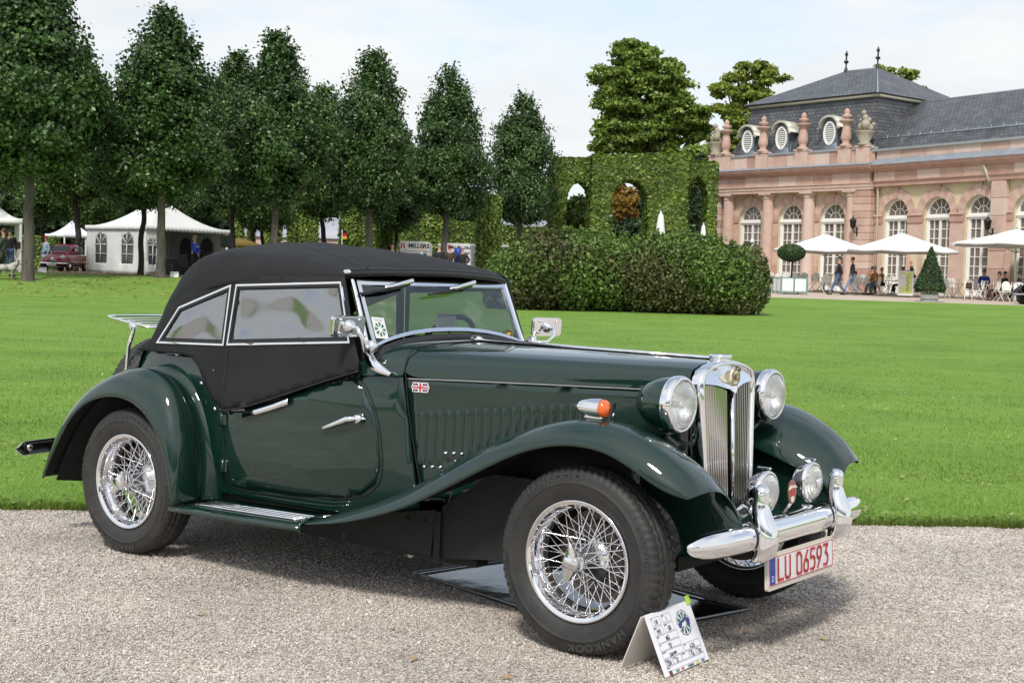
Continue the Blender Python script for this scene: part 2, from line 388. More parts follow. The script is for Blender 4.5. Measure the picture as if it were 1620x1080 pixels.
for k_ in range(21):                                   # pressed louvres, each a blister open to the rear
    x = 1.50+.0375*k_; x0 = x+.035; m_ = MB(); t0 = .744+.0045*k_; b0 = .540 if k_ < 3 else (.56 if k_ < 6 else .55)
    f_ = bsidef(.001); rows = []
    for z, q in ((b0, .0), (b0+.012, .7), (b0+.03, 1), (t0-.03, 1), (t0-.010, .8), (t0, .0)):
        dx = .055*(.744-z)*-.3
        rows.append([f_(x+dx, z), (f_(x+dx+.010, z)[0], f_(x+dx+.010, z)[1]-.0055*q, z), (f_(x+dx+.019, z)[0], f_(x+dx+.019, z)[1]-.003*q, z), f_(x+dx+.027, z)])
    m_.loft(rows, flip=True); lv = m_.build('louvre', paint, bsd, sub=1)
    mm = MB(); fx = bsidef(.0015)
    mm.add([fx(x+.055*(.744-b0-.012)*-.3-.004, b0+.012), fx(x+.055*(.744-b0-.012)*-.3+.0005, b0+.012), fx(x+.055*(.744-t0+.01)*-.3+.0005, t0-.008), fx(x+.055*(.744-t0+.01)*-.3-.004, t0-.008)], [(0, 1, 2, 3)])
    mm.build('louvre_slot', black, bsd)
mir(bsd)
mb = MB()
for q, (x, z) in enumerate(((1.525, .532), (1.558, .534), (1.592, .535), (1.612, .592), (1.646, .594), (1.680, .595), (1.655, .566))):
    y = bsidef(.004)(x, z)[1]; mb.sphere((x, y, z), (.009, .004, .007) if q < 6 else (.005, .004, .005), 8)
mb.build('louvre_studs', chrome, car)
seamm = mat('panel_gap', (.002, .006, .005), .6)
# seams (thin dark reveals) and chrome beads
def ribbon(name, path2, fn, m, r_=.0035, n=6, par=None, cnt=60):
    P = smooth_line([(a, b, 0) for a, b in path2], cnt); mb_ = MB(); mb_.tube([fn(p.x, p.y) for p in P], r_, n); return mb_.build(name, m, par or car)
ribbon('bonnet_seam', [(1.430, .90), (1.436, .86), (1.45, .75), (1.478, .60), (1.52, .42)], lambda x, z: (x, bsidef()(max(x, 1.438), min(z, .87))[1]-.0012, z), seamm, .003)
mb = MB(); q_ = [Vector(p) for p in bon_row(1.432)]; q_ = smooth_line([p+Vector((0, -.001, .0025)) for p in q_[1:6]], 24); mb.tube(q_, .003, 6); mb.tube([(p.x, -p.y, p.z) for p in q_], .003, 6); mb.build('bonnet_seam', seamm, car)
ribbon('bonnet_side_bead', [(1.44, .868), (1.8, .876), (2.54, .889)], bsidef(.002), chrome_dull, .0032)
# door
door_loop = [(.495, .372), (.52, .350), (.60, .343), (.9, .352), (1.15, .375), (1.26, .398), (1.325, .445), (1.348, .52), (1.335, .65), (1.305, .75), (1.255, .83), (1.20, .866), (1.18, .853), (1.05, .812), (.9, .762), (.75, .712), (.62, .682), (.54, .672), (.498, .676)]
door = patch('door', door_loop, sidef(.0035), [paint, paint_in], car, step=.03, thick=.006, off=-1)
mir(door)
ribbon('door_seam', [(.498, .67), (.492, .45), (.50, .365), (.60, .337), (.9, .346), (1.15, .369), (1.265, .392), (1.332, .442), (1.355, .52), (1.342, .65), (1.312, .755), (1.262, .836), (1.20, .874)], sidef(.0005), seamm, .0028, cnt=120)
for z in (.632, .432):
    mb = MB(); y = -wside(.49, z)-.008; mb.box((.492, y, z), (.045, .014, .055), bev=.006); mb.tube([(.492, y-.006, z-.03), (.492, y-.006, z+.03)], .007, 8); mir(mb.build('door_hinge', paint, car))
mb = MB(); y = -wside(1.25, .69)
mb.lathe([(.0, .03), (.016, .028), (.021, .016), (.022, 0)], 14, xf((1.262, y-.002, .70), (0, -1, 0)))
mb.tube([(1.258, y-.03, .701), (1.225, y-.04, .698), (1.17, y-.043, .677), (1.10, y-.041, .652), (1.082, y-.038, .646)], [.012, .013, .011, .008, .003], 10)
mb.tube([(1.262, y-.02, .702), (1.30, y-.012, .703)], [.006, .003], 6); mir(mb.build('door_handle', chrome, car))
ribbon('cockpit_bead', [(-.10, .907)]+cock[:8], sidef(.002), chrome_dull, .0045)
mb = MB()
for x, z in ((.13, .885), (.34, .775), (.44, .672)): y = sidef(.004)(x, z)[1]; mb.lathe([(0, .012), (.007, .011), (.008, 0)], 10, xf((x, y, z), (0, -1, 0)))
for x, z in ((.42, .835),): y = -.557; mb.lathe([(0, .008), (.006, .007), (.006, 0)], 10, xf((x, y, z), (0, -1, 0)))
mb.build('hood_studs', chrome, car)
# enamel flag badge
mb = MB(); fb = bsidef(.0); M0 = Matrix.Translation((1.500, fb(1.500, .845)[1]-.003, .838)) @ Matrix.Rotation(rad(12.5), 4, 'Z') @ Matrix.Rotation(PI/2, 4, 'X') @ Matrix.Scale(1.0, 4)
plate(mb, [(-.034, -.019), (.034, -.019), (.036, -.006), (.040, 0), (.036, .006), (.034, .019), (-.034, .019), (-.036, .006), (-.040, 0), (-.036, -.006)], [], M0, 0, .003)
mb.use(1)
for sx in (-1, 1):
    for sy in (-1, 1):
        plate(mb, [(sx*.010, sy*.0075), (sx*.027, sy*.0155), (sx*.010, sy*.0155)][::sx*sy], [], M0, .003, .0036)
        plate(mb, [(sx*.014, sy*.0070), (sx*.032, sy*.0070), (sx*.032, sy*.0145)][::-sx*sy], [], M0, .003, .0036)
mb.use(2); plate(mb, [(-.036, -.0028), (.036, -.0028), (.036, .0028), (-.036, .0028)], [], M0, .0036, .0044); plate(mb, [(-.004, -.017), (.004, -.017), (.004, .017), (-.004, .017)], [], M0, .0036, .0043)
for sx in (-1, 1):
    for sy in (-1, 1): mb.tube([M0 @ Vector((sx*.009, sy*.006, .0038)), M0 @ Vector((sx*.032, sy*.0175, .0038))], .0011, 4)
mb.build('flag_badge', [mat('enamel_white', (.8, .8, .8), .2, coat=1), mat('enamel_blue', (.01, .02, .12), .2, coat=1), mat('enamel_red', (.5, .01, .02), .2, coat=1)], car)
# ---- fenders
def fender(name, C_, L_, I_, yc, yl, yi, n=28, k1=6, k2=5, endrow=None):
    Cs = smooth_line([(a, y_, b) for (a, b), y_ in zip(C_, yc)], n); Ls = smooth_line([(a, y_, b) for (a, b), y_ in zip(L_, yl)], n); Is = smooth_line([(a, y_, b) for (a, b), y_ in zip(I_, yi)], n)
    rows = []
    for c, l, i_ in zip(Cs, Ls, Is):
        r_ = []
        for q in range(k2, 0, -1):
            a = PI/2*q/k2; s_, cc = math.sin(a), 1-math.cos(a)
            r_.append((c.x+(i_.x-c.x)*cc, c.y+(i_.y-c.y)*s_, c.z+(i_.z-c.z)*cc))
        r_.append(tuple(c))
        for q in range(1, k1+1):
            a = PI/2*q/k1; s_, cc = math.sin(a), 1-math.cos(a)
            r_.append((c.x+(l.x-c.x)*cc, c.y+(l.y-c.y)*s_, c.z+(l.z-c.z)*cc))
        li = (c-l).normalized()*.012        # rolled lip
        r_.append((l.x+li.x*.2, l.y+.010, l.z+li.z*.2))
        rows.append(r_)
    m_ = MB(); m_.loft(rows); v = m_.v; f = m_.f
    o = mesh(name, v, f, [paint, paint_in], car, True, 2, .005); return o, Ls, Is
FC = [(1.128, .300), (1.32, .360), (1.576, .457), (1.758, .556), (1.932, .655), (2.10, .733), (2.261, .785), (2.40, .807), (2.53, .797), (2.65, .754), (2.74, .703), (2.80, .657), (2.848, .606)]
FL = [(1.128, .284), (1.38, .328), (1.65, .412), (1.86, .512), (2.03, .60), (2.16, .662), (2.28, .702), (2.405, .720), (2.53, .709), (2.63, .668), (2.70, .628), (2.76, .600), (2.815, .583)]
FI = [(1.128, .298), (1.32, .340), (1.576, .420), (1.75, .50), (1.92, .57), (2.08, .62), (2.24, .65), (2.38, .655), (2.52, .64), (2.64, .60), (2.74, .56), (2.82, .51), (2.878, .452)]
ycF = [-.60, -.61, -.615, -.62, -.62, -.62, -.62, -.62, -.62, -.615, -.605, -.585, -.555]
ylF = [-.715, -.725, -.73, -.73, -.73, -.73, -.73, -.73, -.728, -.722, -.712, -.695, -.665]
yiF = [-.535, -.50, -.45, -.42, -.39, -.375, -.36, -.35, -.35, -.355, -.37, -.38, -.40]
ff, _, _ = fender('front_fender', FC, FL, FI, ycF, ylF, yiF); mir(ff)
RC = [(-.655, .265), (-.61, .365), (-.505, .514), (-.393, .626), (-.255, .723), (-.117, .787), (.0, .820), (.10, .825), (.20, .797), (.285, .735), (.345, .635), (.377, .51), (.388, .39), (.392, .275)]
RL = [(-.60, .262), (-.54, .345), (-.43, .475), (-.325, .585), (-.215, .655), (-.09, .690), (.035, .692), (.14, .660), (.225, .603), (.29, .52), (.332, .43), (.355, .35), (.366, .30), (.370, .262)]
RI = [(-.63, .27), (-.585, .365), (-.485, .510), (-.375, .618), (-.24, .710), (-.11, .768), (-.01, .797), (.075, .797), (.165, .760), (.245, .692), (.303, .60), (.34, .49), (.356, .38), (.360, .275)]
n_ = len(RC)
rf, Ls, Is = fender('rear_fender', RC, RL, RI, [-.60]*2+[-.63]*2+[-.655]*(n_-4), [-.70, -.715, -.73]+[-.742]*(n_-3), [-.50, -.51, -.53, -.545, -.56]+[-.578]*(n_-5)); mir(rf)
mb = MB(); mb.tube([(p.x+.001, p.y-.002, p.z+.003) for p in Is[6:]], .0062, 8); mir(mb.build('fender_piping', chrome_dull, car))
# inner bulge between rear fender and tub
mb = MB(); rows = []
for i, p in enumerate(Is[8:]):
    t = i/(len(Is)-9); sw_ = .072*min(1, .15+t*2.0); ang = interp(t, [(0, rad(80)), (.45, rad(38)), (1, rad(3))]); dx, dz = math.cos(ang), math.sin(ang); r_ = []
    for q in range(7):
        a = PI/2*q/6; x = p.x+dx*sw_*math.sin(a); z = p.z+dz*sw_*math.sin(a); yy = -wside(x, z)
        r_.append((x, p.y+(yy+.006-p.y)*(1-math.cos(a))+.003, z))
    rows.append(r_)
mb.loft(rows); mir(mb.build('wheel_arch_swell', paint, car, sub=1))
# wheel wells
mb = MB(); rows = []
for c_, l_ in zip(RC, RL): rows.append([(c_[0]*(.90 if c_[0] > .15 else .975), -.555 if c_[0] > .15 else -.60, c_[1]-.045 if c_[0] > 0 else c_[1]-.02), (c_[0]*(.90 if c_[0] > .15 else .975), -.40, c_[1]-.045)])
mb.loft(rows); b_ = len(mb.v); mb.add([(-.62, -.42, .24), (.40, -.42, .24), (.38, -.42, .74), (-.1, -.42, .76), (-.47, -.42, .54)], [(0, 1, 2, 3, 4)]); mir(mb.build('wheel_well', paint_in, car))
# inner wings, chassis plates, underside
for (lp, y0, nm) in (([(1.75, .30), (2.05, .27), (2.68, .345), (2.86, .42), (2.885, .445), (2.875, .488), (2.845, .543), (2.80, .575), (2.74, .62), (2.53, .725), (2.26, .72), (2.0, .655), (1.75, .51)], -.41, 'inner_wing'),):
    o = patch(nm, [p for p in lp if p[0] > 2.45]+[(2.45, .715), (2.45, .315)], lambda x, z: (x, y0, z), paint, car, step=.06, thick=.006); mir(o)
    o = patch('splash_panel', [(2.44, .31), (2.44, .71), (2.26, .70), (2.0, .645), (1.75, .50), (1.75, .30), (2.05, .27)], lambda x, z: (x, y0, z), paint_in, car, step=.1, thick=.006); mir(o)
mb = MB()
plate(mb, [(1.14, .235), (1.62, .205), (1.64, .385), (1.40, .345), (1.14, .29)], [], Matrix(((1, 0, 0, 0), (0, 0, -1, -.50), (0, 1, 0, 0), (0, 0, 0, 1))), 0, .012)
plate(mb, [(1.655, .20), (2.05, .25), (2.08, .55), (1.90, .55), (1.66, .40)], [], Matrix(((1, 0, 0, 0), (0, 0, -1, -.485), (0, 1, 0, 0), (0, 0, 0, 1))), 0, .012)
mb.box((1.648, -.495, .29), (.03, .03, .18))
for x in (1.50, 1.585): mb.lathe([(0, .01), (.008, .009), (.009, 0)], 8, xf((x, -.512, .335), (0, -1, 0)))
mir(mb.build('chassis_plate', paint_in, car))
mb = MB(); mb.box((1.05, 0, .26), (2.5, .92, .06)); mb.box((.85, -.42, .23), (1.9, .07, .10)); mb.box((.85, .42, .23), (1.9, .07, .10)); mb.box((2.1, 0, .40), (.9, .5, .30)); mb.box((-.2, 0, .4), (.5, .9, .25))
mb.tube([(0, -.60, .322), (0, .60, .322)], .045, 12); mb.sphere((0, 0, .322), .13, 14); mb.tube([(WB, -.58, .30), (WB, .58, .30)], .03, 10); mb.box((WB, 0, .30), (.22, .9, .05))
mb.tube([(WB+.05, -.42, .26), (WB+.03, -.57, .27)], .03, 8); mb.tube([(WB+.05, .42, .26), (WB+.03, .57, .27)], .03, 8)
mb.tube([(1.5, -.30, .17), (.3, -.30, .18), (-.7, -.32, .22)], .025, 8); mb.build('chassis', paint_in, car)
mb = MB(); mb.lathe([(0, 0), (.018, 0), (.018, .05), (0, .05)], 10, xf((1.42, -.36, .17), (0, -1, 0))); mb.build('exhaust_bracket', chrome_dull, car)
# running board
mb = MB(); rows = []
for i in range(9):
    x = .335+(1.128-.335)*i/8; z = .268+.018*(i/8)**1.5
    rows.append([(x, -.50, z+.012), (x, -.55, z+.002), (x, -.66, z), (x, -.70, z-.002), (x, -.722, z-.012), (x, -.724, z-.028), (x, -.70, z-.034)])
mb.loft(rows, flip=False); rb = mb.build('running_board', [paint, paint_in], car, solid=.006); mir(rb)
for j in range(4):
    m_ = MB(); yy = -.567-.030*j; x0, x1 = .40, (1.16, 1.16, 1.06, 1.06)[j]
    m_.tube([(x0+.01, yy, .270), (x0+.05, yy, .2735)]+[(x0+.1+(x1-x0-.2)*q/5, yy, .2715+.0175*((x0+.1+(x1-x0-.2)*q/5-.335)/.79)**1.5+.002) for q in range(6)]+[(x1, yy, .292+.014*(x1-1.1)/.06*(1 if x1 > 1.1 else 0)-(0 if x1 > 1.1 else .003))], .0055, 6); o = m_.build('tread_strip', chrome, car); mir(o)
mb = MB(); mb.tube([(1.128, -.60, .305), (1.128, -.68, .302), (1.128, -.722, .287), (1.128, -.727, .262), (1.128, -.705, .252)], .0065, 8); mir(mb.build('joint_strip', paint, car))
# ---- wheels
wheel = thing('wheel', None, None); wheel.parent = car
def tyre_mesh():
    prof = [(-.052, .203), (-.064, .215), (-.074, .235), (-.080, .258), (-.0805, .264), (-.0822, .2655), (-.0822, .270), (-.080, .272), (-.079, .285), (-.074, .300), (-.069, .3085), (-.063, .314), (-.056, .3175), (-.048, .3195), (-.046, .3195), (-.0455, .312), (-.042, .312), (-.0415, .3205), (-.025, .3213), (-.021, .3213), (-.0205, .313), (-.0165, .313), (-.016, .3218), (-.002, .322)]
    prof = prof+[(-a, b) for a, b in prof[::-1]]
    n = 216; v = []; f = []; K_ = len(prof)
    for i in range(n):
        th = 2*PI*i/n
        for j, (y, r_) in enumerate(prof):
            dr = 0; sh = 0
            if 9 <= min(j, K_-1-j) <= 14 and i % 3 == 0: dr = -.0065 if min(j, K_-1-j) > 10 else -.004
            if 17 <= min(j, K_-1-j) <= 19 and i % 4 == 0: dr = -.005
            a = th+(.010*(abs(y)/.05)); v.append((math.cos(a)*(r_+dr), y, math.sin(a)*(r_+dr)))
    for i in range(n):
        for j in range(K_-1): f.append((i*K_+j, i*K_+j+1, ((i+1) % n)*K_+j+1, ((i+1) % n)*K_+j))
    return v, f
v, f = tyre_mesh(); ty = mesh('tyre', v, f, rubber, wheel, True)
# raised sidewall lettering
mb = MB()
def ring_text(s_, r_, a_mid, da, size, xs=1.15, sgn=1):
    global mb
    k_ = (len(s_)-1)/2
    for i, ch in enumerate(s_):
        if ch == ' ': continue
        a = a_mid-(i-k_)*da*sgn
        vv, f2 = text_mesh(ch, size, xs, .001)
        e_r = Vector((math.cos(a), 0, math.sin(a)))*sgn; e_t = Vector((math.sin(a), 0, -math.cos(a)))*sgn
        mb.add([tuple(Vector((0, -.0812, 0)) + (Vector((math.cos(a), 0, math.sin(a))))*r_ + e_t*p[0] + e_r*p[1]) for p in vv], f2)
wr = mat('worn_rubber', (.042, .042, .043), .7)
for tx_, am_, da_, sz_t, xs_t in (('HANKOOK', 112, .125, .034, 1.3), ('HANKOOK', -68, .125, .034, 1.3), ('CENTUM', 18, .09, .022, 1.15), ('CENTUM', 198, .09, .022, 1.15)): ring_text(tx_, .288, rad(am_), da_, sz_t, xs_t); mb.build('sidewall_lettering', wr, wheel); mb = MB()
for a0 in (35, 155, 215, 335):
    for q in range(6):
        a = rad(a0+q*2.6); c_, s_ = math.cos(a), math.sin(a); e = .004
        mb.add([(c_*.272+s_*e, -.0808, s_*.272-c_*e), (c_*.272-s_*e, -.0808, s_*.272+c_*e), (c_*.302-s_*e, -.0735, s_*.302+c_*e), (c_*.302+s_*e, -.0735, s_*.302-c_*e)], [(0, 1, 2, 3)])
mb.build('sidewall_ribs', wr, wheel)['kind'] = 'stuff'
MY = Matrix.Rotation(PI/2, 4, 'X')          # local z -> -y (outwards on the right-hand side)
mb = MB(); mb.lathe([(.192, .060), (.199, .064), (.206, .070), (.2095, .066), (.2095, .058), (.203, .052), (.1955, .048), (.192, .036), (.186, .030), (.178, .012), (.176, -.02), (.186, -.032), (.192, -.05), (.2085, -.062), (.200, -.066), (.190, -.05), (.183, -.034), (.172, -.02), (.1735, .012), (.182, .028), (.187, .036), (.1905, .050), (.192, .060)], 72, MY)
rim = mb.build('rim', chrome, wheel)
mb = MB()
for q in range(60):
    a = 2*PI*q/60; zz_ = .022 if q % 3 else -.018; r_ = .1795 if q % 3 else .178; mb.sphere((r_*math.cos(a), -zz_, r_*math.sin(a)), .0048, 6)
mb.build('spoke_nipples', chrome, wheel)['kind'] = 'stuff'
mb = MB(); mb.lathe([(.0, .066), (.030, .066), (.033, .060), (.034, .04), (.032, .02), (.036, -.01), (.056, -.035), (.066, -.040), (.069, -.046), (.066, -.053), (.03, -.056)], 36, MY)
for q in range(14): a = 2*PI*q/14; mb.sphere((.0635*math.cos(a), .044, .0635*math.sin(a)), .004, 6)
mb.build('hub', chrome, wheel)
sp = None
for q in range(60):
    a = 2*PI*q/60
    if q % 3 == 0: hr, hy, rr_, ry, tw = .034, -.050, .177, .018, .62*(1 if (q//3) % 2 else -1)       # short front spokes
    else: hr, hy, rr_, ry, tw = .065, .044, .179, -.022, .60*(1 if q % 3 == 1 else -1)                # long rear spokes
    key = (q % 3 == 0, tw > 0)
    if sp is None: sp = {}
    if key not in sp:
        m_ = MB(); m_.tube([(hr*math.cos(tw), hy, hr*math.sin(tw)), (rr_, ry, 0)], .00215, 5, cap=False); o = m_.build('spoke', chrome, wheel); sp[key] = o.data
    else: o = link('spoke', sp[key], wheel)
    o.rotation_euler = (0, -a, 0)
mb = MB(); mb.lathe([(.0, .108), (.022, .107), (.0285, .102), (.031, .094), (.032, .078), (.036, .072), (.038, .066), (.036, .060)], 32, MY)
for sg in (-1, 1):
    rows = []
    for r_, hw, y0, th in ((.018, .018, -.098, .010), (.035, .016, -.100, .008), (.05, .012, -.106, .006), (.062, .007, -.113, .004), (.067, .002, -.116, .002)):
        rows.append([(-hw, y0-th, sg*r_), (hw, y0-th, sg*r_), (hw, y0+th, sg*r_), (-hw, y0+th, sg*r_)])
    mb.loft(rows, closed=True); b_ = len(mb.v); mb.f.append((b_-4, b_-3, b_-2, b_-1)); mb.mi.append(0); mb.sm.append(True)
kn = mb.build('knock_off', chrome, wheel); kn.rotation_euler = (0, rad(8), 0)
mb = MB(); mb.lathe([(0, -.082), (.162, -.080), (.162, -.086), (0, -.088)], 36, MY, False); mb.lathe([(0, -.058), (.118, -.058), (.125, -.066), (.125, -.095), (0, -.095)], 36, MY, False); mb.lathe([(.085, -.054), (.112, -.054), (.112, -.059), (.085, -.059)], 36, MY, False); mb.build('brake_drum', mat('rusty_iron', (.17, .14, .12), .55, .6, .5, 25), wheel)
def place_wheel(o, x, y, z=TR, rot=0, ry=0, left=False):
    o.location = (x, y, z); o.rotation_euler = (0, ry, rot+(PI if left else 0)); return o
OFF = .068
place_wheel(wheel, 0, -.69+OFF, ry=rad(30))
w2 = copy_tree(wheel, car); place_wheel(w2, WB, -.66+OFF, rot=.0056+rad(.3), ry=0)
w3 = copy_tree(wheel, car); place_wheel(w3, 0, .69-OFF, left=True, ry=.4)
w4 = copy_tree(wheel, car); place_wheel(w4, WB, .66-OFF, left=True, ry=1)
w5 = copy_tree(wheel, car); w5.name = 'spare_wheel'; w5.location = (-.585, 0, .60); w5.rotation_euler = (0, .3, -PI/2)
mb = MB(); mb.tube([(-.40, -.1, .60), (-.56, 0, .60)], .02, 8); mb.tube([(-.40, .1, .60), (-.56, 0, .60)], .02, 8); mb.build('spare_carrier', paint, car)
# ---- radiator shell and grille
rz = lambda z: 2.585+.03*(1-(z-.4)/.6)           # front plane, raked
hwz = lambda z: interp(z, [(.38, .168), (.6, .184), (.8, .196), (.90, .203), (.945, .200)])
mb = MB()
def shell_out(ins, dx):
    P = [(z, hwz(z)-ins) for z in (.40, .50, .62, .75, .86, .915)]
    L1 = [(-w_, z) for z, w_ in P]; top = [(-.196+ins, .940), (-.178+ins*.6, .962-ins*.5), (-.13, .979-ins*.7), (-.07, .991-ins*.8), (0, .997-ins*.9)]
    L1 += top; R1 = [(-a, b) for a, b in L1[-2::-1]]; return [(rz(z)+dx, y, z) for y, z in L1+R1]
rows = [shell_out(.0, -.075), shell_out(-.003, -.035), shell_out(-.002, -.008), shell_out(.006, .004), shell_out(.014, .006), shell_out(.020, .000), shell_out(.022, -.012)]
mb.loft(rows)
# header panel with central dip
hd = [(-.182, .918), (-.178, .950), (-.12, .966), (0, .980), (.12, .966), (.178, .950), (.182, .918), (.10, .910), (.03, .895), (0, .878), (-.03, .895), (-.10, .910)]
v2, f2 = patch2d(hd, (), .02); mb.add([(rz(z)+.006+.016*max(0, 1-abs(y)/.05)*.9+.008*math.cos(y/.18*1.5)-.45*max(0, z-.895)**1.15, y, z) for y, z in v2], f2, True)
sh = mb.build('radiator_shell', chrome, car)
slatm = mat('slat_chrome', (.58, .57, .56), .06, 1)  # chrome darkened in the base colour for the dark surroundings it would reflect
mb = MB(); mb.box((2.545, 0, .66), (.05, .35, .56)); mb.build('radiator_core', black, car)
for sg in (-1, 1):
    for k_ in range(10):
        y = sg*(.018+.0165*k_); zt = interp(abs(y), [(0, .880), (.03, .893), (.10, .907), (.19, .915)]); zb = .41; lean = -.0
        y1 = y*(hwz(zb)/hwz(.9)); m_ = MB(); rows = []
        for z, yy in ((zb, y1), ((zb+zt)/2, (y+y1)/2+0*sg), (zt, y)):
            xx = rz(z)-.006-.010*abs(y)/.18; rows.append([(xx+a_, yy+sg*b_, z) for a_, b_ in ((-.022, .0120), (-.010, .0065), (.002, .0020), (.0075, -.0008), (.0085, .0012), (.004, .0040), (-.009, .0090), (-.021, .0145))])
        m_.loft(rows, closed=True); o = m_.build('grille_slat', slatm, sh)
mb = MB(); mb.tube([(rz(.40)+.012, 0, .40), (rz(.65)+.012, 0, .65), (rz(.88)+.012, 0, .885)], .0085, 10); mb.build('centre_bar', chrome, sh)
# octagon badge
Mb = Matrix.Translation((rz(.937)+.028, 0, .937)) @ Matrix.Rotation(PI/2, 4, 'Z') @ Matrix.Rotation(PI/2, 4, 'X')
oc = lambda r_, sx=1: [(r_*sx*math.cos(PI/8+PI/4*i), r_*math.sin(PI/8+PI/4*i)) for i in range(8)]
mb = MB(); plate(mb, oc(.033), [], Mb, -.010, 0); mb.use(1); plate(mb, oc(.033), [oc(.0290)], Mb, 0, .0012); put_text(mb, 'MG', Mb @ Matrix.Translation((0, -.001, .0012)), .036, .78, .0010)
mb.build('radiator_badge', [mat('badge_cream', (.62, .58, .42), .3, coat=1), mat('badge_brass', (.14, .075, .02), .35)], car)
mb = MB(); mb.lathe([(.040, 0), (.038, .006), (.033, .009), (.033, .013), (.040, .015), (.043, .018), (.043, .026), (.039, .029), (.0, .030)], 28, xf((2.55, 0, .988))); mb.build('filler_cap', chrome, car)
# ---- headlamps
def lens_mat():
    m = bpy.data.materials.new('ribbed_glass'); m.use_nodes = True; n = m.node_tree.nodes; k = m.node_tree.links.new; b = n['Principled BSDF']
    b.inputs['Transmission Weight'].default_value = .82; b.inputs['Roughness'].default_value = .10; b.inputs['Base Color'].default_value = (.95, .97, .96, 1)
    co = n.new('ShaderNodeTexCoord'); wv = n.new('ShaderNodeTexWave'); wv.bands_direction = 'X'; wv.inputs['Scale'].default_value = 38; wv.inputs['Distortion'].default_value = .4; k(co.outputs['Object'], wv.inputs[0])
    bu = n.new('ShaderNodeBump'); bu.inputs['Strength'].default_value = .35; bu.inputs['Distance'].default_value = .003; k(wv.outputs[0], bu.inputs['Height']); k(bu.outputs[0], b.inputs['Normal']); return m
lens = lens_mat(); refl = mat('reflector', (.93, .93, .93), .30, 1)
MX = xf((0, 0, 0), (1, 0, 0))
def lamp(name, r_, body, prof, loc, m_body, aim=(1, 0, 0), extra=None):
    M_ = xf((0, 0, 0), (1, 0, 0)); o = thing(name, None, None); o.parent = car; o.location = loc; o.rotation_euler = (0, 0, math.atan2(aim[1], aim[0]))
    a = MB(); a.lathe(body, 40, M_); a.build('lamp_shell', m_body, o)
    a = MB(); a.lathe(prof, 40, M_); a.build('lamp_rim', chrome, o)
    a = MB(); a.lathe([(r_*.97, 0), (r_*.93, .006), (r_*.7, .017), (r_*.4, .024), (0, .027)], 40, M_); a.build('lens', lens, o)
    a = MB(); a.lathe([(r_*.95, -.002), (r_*.8, -.03), (r_*.55, -.055), (r_*.3, -.07), (.012, -.076)][::-1], 32, M_); a.build('reflector', refl, o)
    a = MB(); a.sphere((-.03, 0, 0), .011, 8); a.tube([(-.03, 0, 0), (-.074, 0, 0)], .009, 8); a.build('bulb', mat('bulb_glass', (.8, .8, .75), .2), o)
    if extra: extra(o)
    return o
hl = lamp('headlamp', .086, [(0, -.175), (.02, -.173), (.05, -.158), (.075, -.125), (.090, -.080), (.097, -.035), (.098, -.022)], [(.0975, -.036), (.1005, -.030), (.101, -.012), (.098, -.002), (.092, .005), (.0855, .004), (.0845, -.002)], (2.600, -.347, .853), paint)
h2 = copy_tree(hl, car); h2.location = (2.600, .347, .853)
for y in (-.347, .347):
    m_ = MB(); s_ = 1 if y > 0 else -1
    m_.tube([(2.53, y, .765), (2.53, y-s_*.01, .735), (2.52, s_*.26, .70), (2.53, s_*.17, .69)], [.018, .016, .018, .02], 10); m_.box((2.535, y, .752), (.05, .06, .015), bev=.005); m_.build('headlamp_bracket', paint, car)
# indicators on the fender crowns
for s_ in (-1, 1):
    m_ = MB(); m_.lathe([(0, -.115), (.012, -.108), (.024, -.08), (.031, -.045), (.033, -.01), (.0325, 0)], 24, xf((0, 0, 0), (1, 0, 0))); m_.box((-.03, 0, -.030), (.07, .03, .02), bev=.006)
    o = m_.build('indicator_lamp', chrome, car); o.location = (2.440, s_*.605, .842)
    m_ = MB(); m_.lathe([(.031, 0), (.030, .012), (.022, .021), (0, .025)], 24, xf((0, 0, 0), (1, 0, 0))); m_.build('lens', mat('amber_glass', (.75, .12, .01), .1, coat=1), o)
# ---- fog lamps, badge bar
chs = mat('chrome_shell', (.85, .85, .87), .06, 1)
def stem(o):
    a = MB(); a.tube([(-.03, 0, -.085), (-.03, 0, -.115)], .012, 8); a.lathe([(.018, 0), (.018, .012), (.01, .016), (0, .016)], 8, xf((-.03, 0, -.12)), False); a.box((-.02, 0, .083), (.05, .014, .008), bev=.002); a.build('lamp_mount', chrome, o)
fg = lamp('fog_lamp', .066, [(0, -.085), (.02, -.083), (.045, -.068), (.062, -.045), (.070, -.020)], [(.0705, -.024), (.0745, -.018), (.075, -.006), (.071, .002), (.066, .002)], (2.845, -.160, .560), chs, (1, -.03, 0), stem)
m_ = MB(); m_.lathe([(0, .031), (.017, .030), (.022, .024), (.022, .018)], 16, xf((0, 0, 0), (1, 0, 0))); 
fg2 = copy_tree(fg, car); fg2.location = (2.845, .198, .560); m_.build('lamp_boss', chrome, fg2)
mb = MB(); mb.tube([(2.815, -.31, .452), (2.815, .27, .456)], .0085, 8); mb.tube([(2.815, .20, .456), (2.815, .29, .456)], .014, 10); mb.tube([(2.815, -.3, .452), (2.80, -.3, .41)], .009, 8); mb.tube([(2.815, .26, .452), (2.80, .26, .41)], .009, 8); mb.build('badge_bar', chrome, car)
Mc = Matrix.Translation((2.862, -.005, .548)) @ Matrix.Rotation(PI/2, 4, 'Z') @ Matrix.Rotation(PI/2, 4, 'X')
ov = [(.030*math.cos(2*PI*i/24), .043*math.sin(2*PI*i/24)) for i in range(24)]
mb = MB(); plate(mb, ov, [], Mc, -.006, 0); mb.use(1); plate(mb, [(-.034, .008), (-.02, .024), (.02, .022), (.034, .012), (.02, .014), (-.01, .015)], [], Mc, .0, .002)
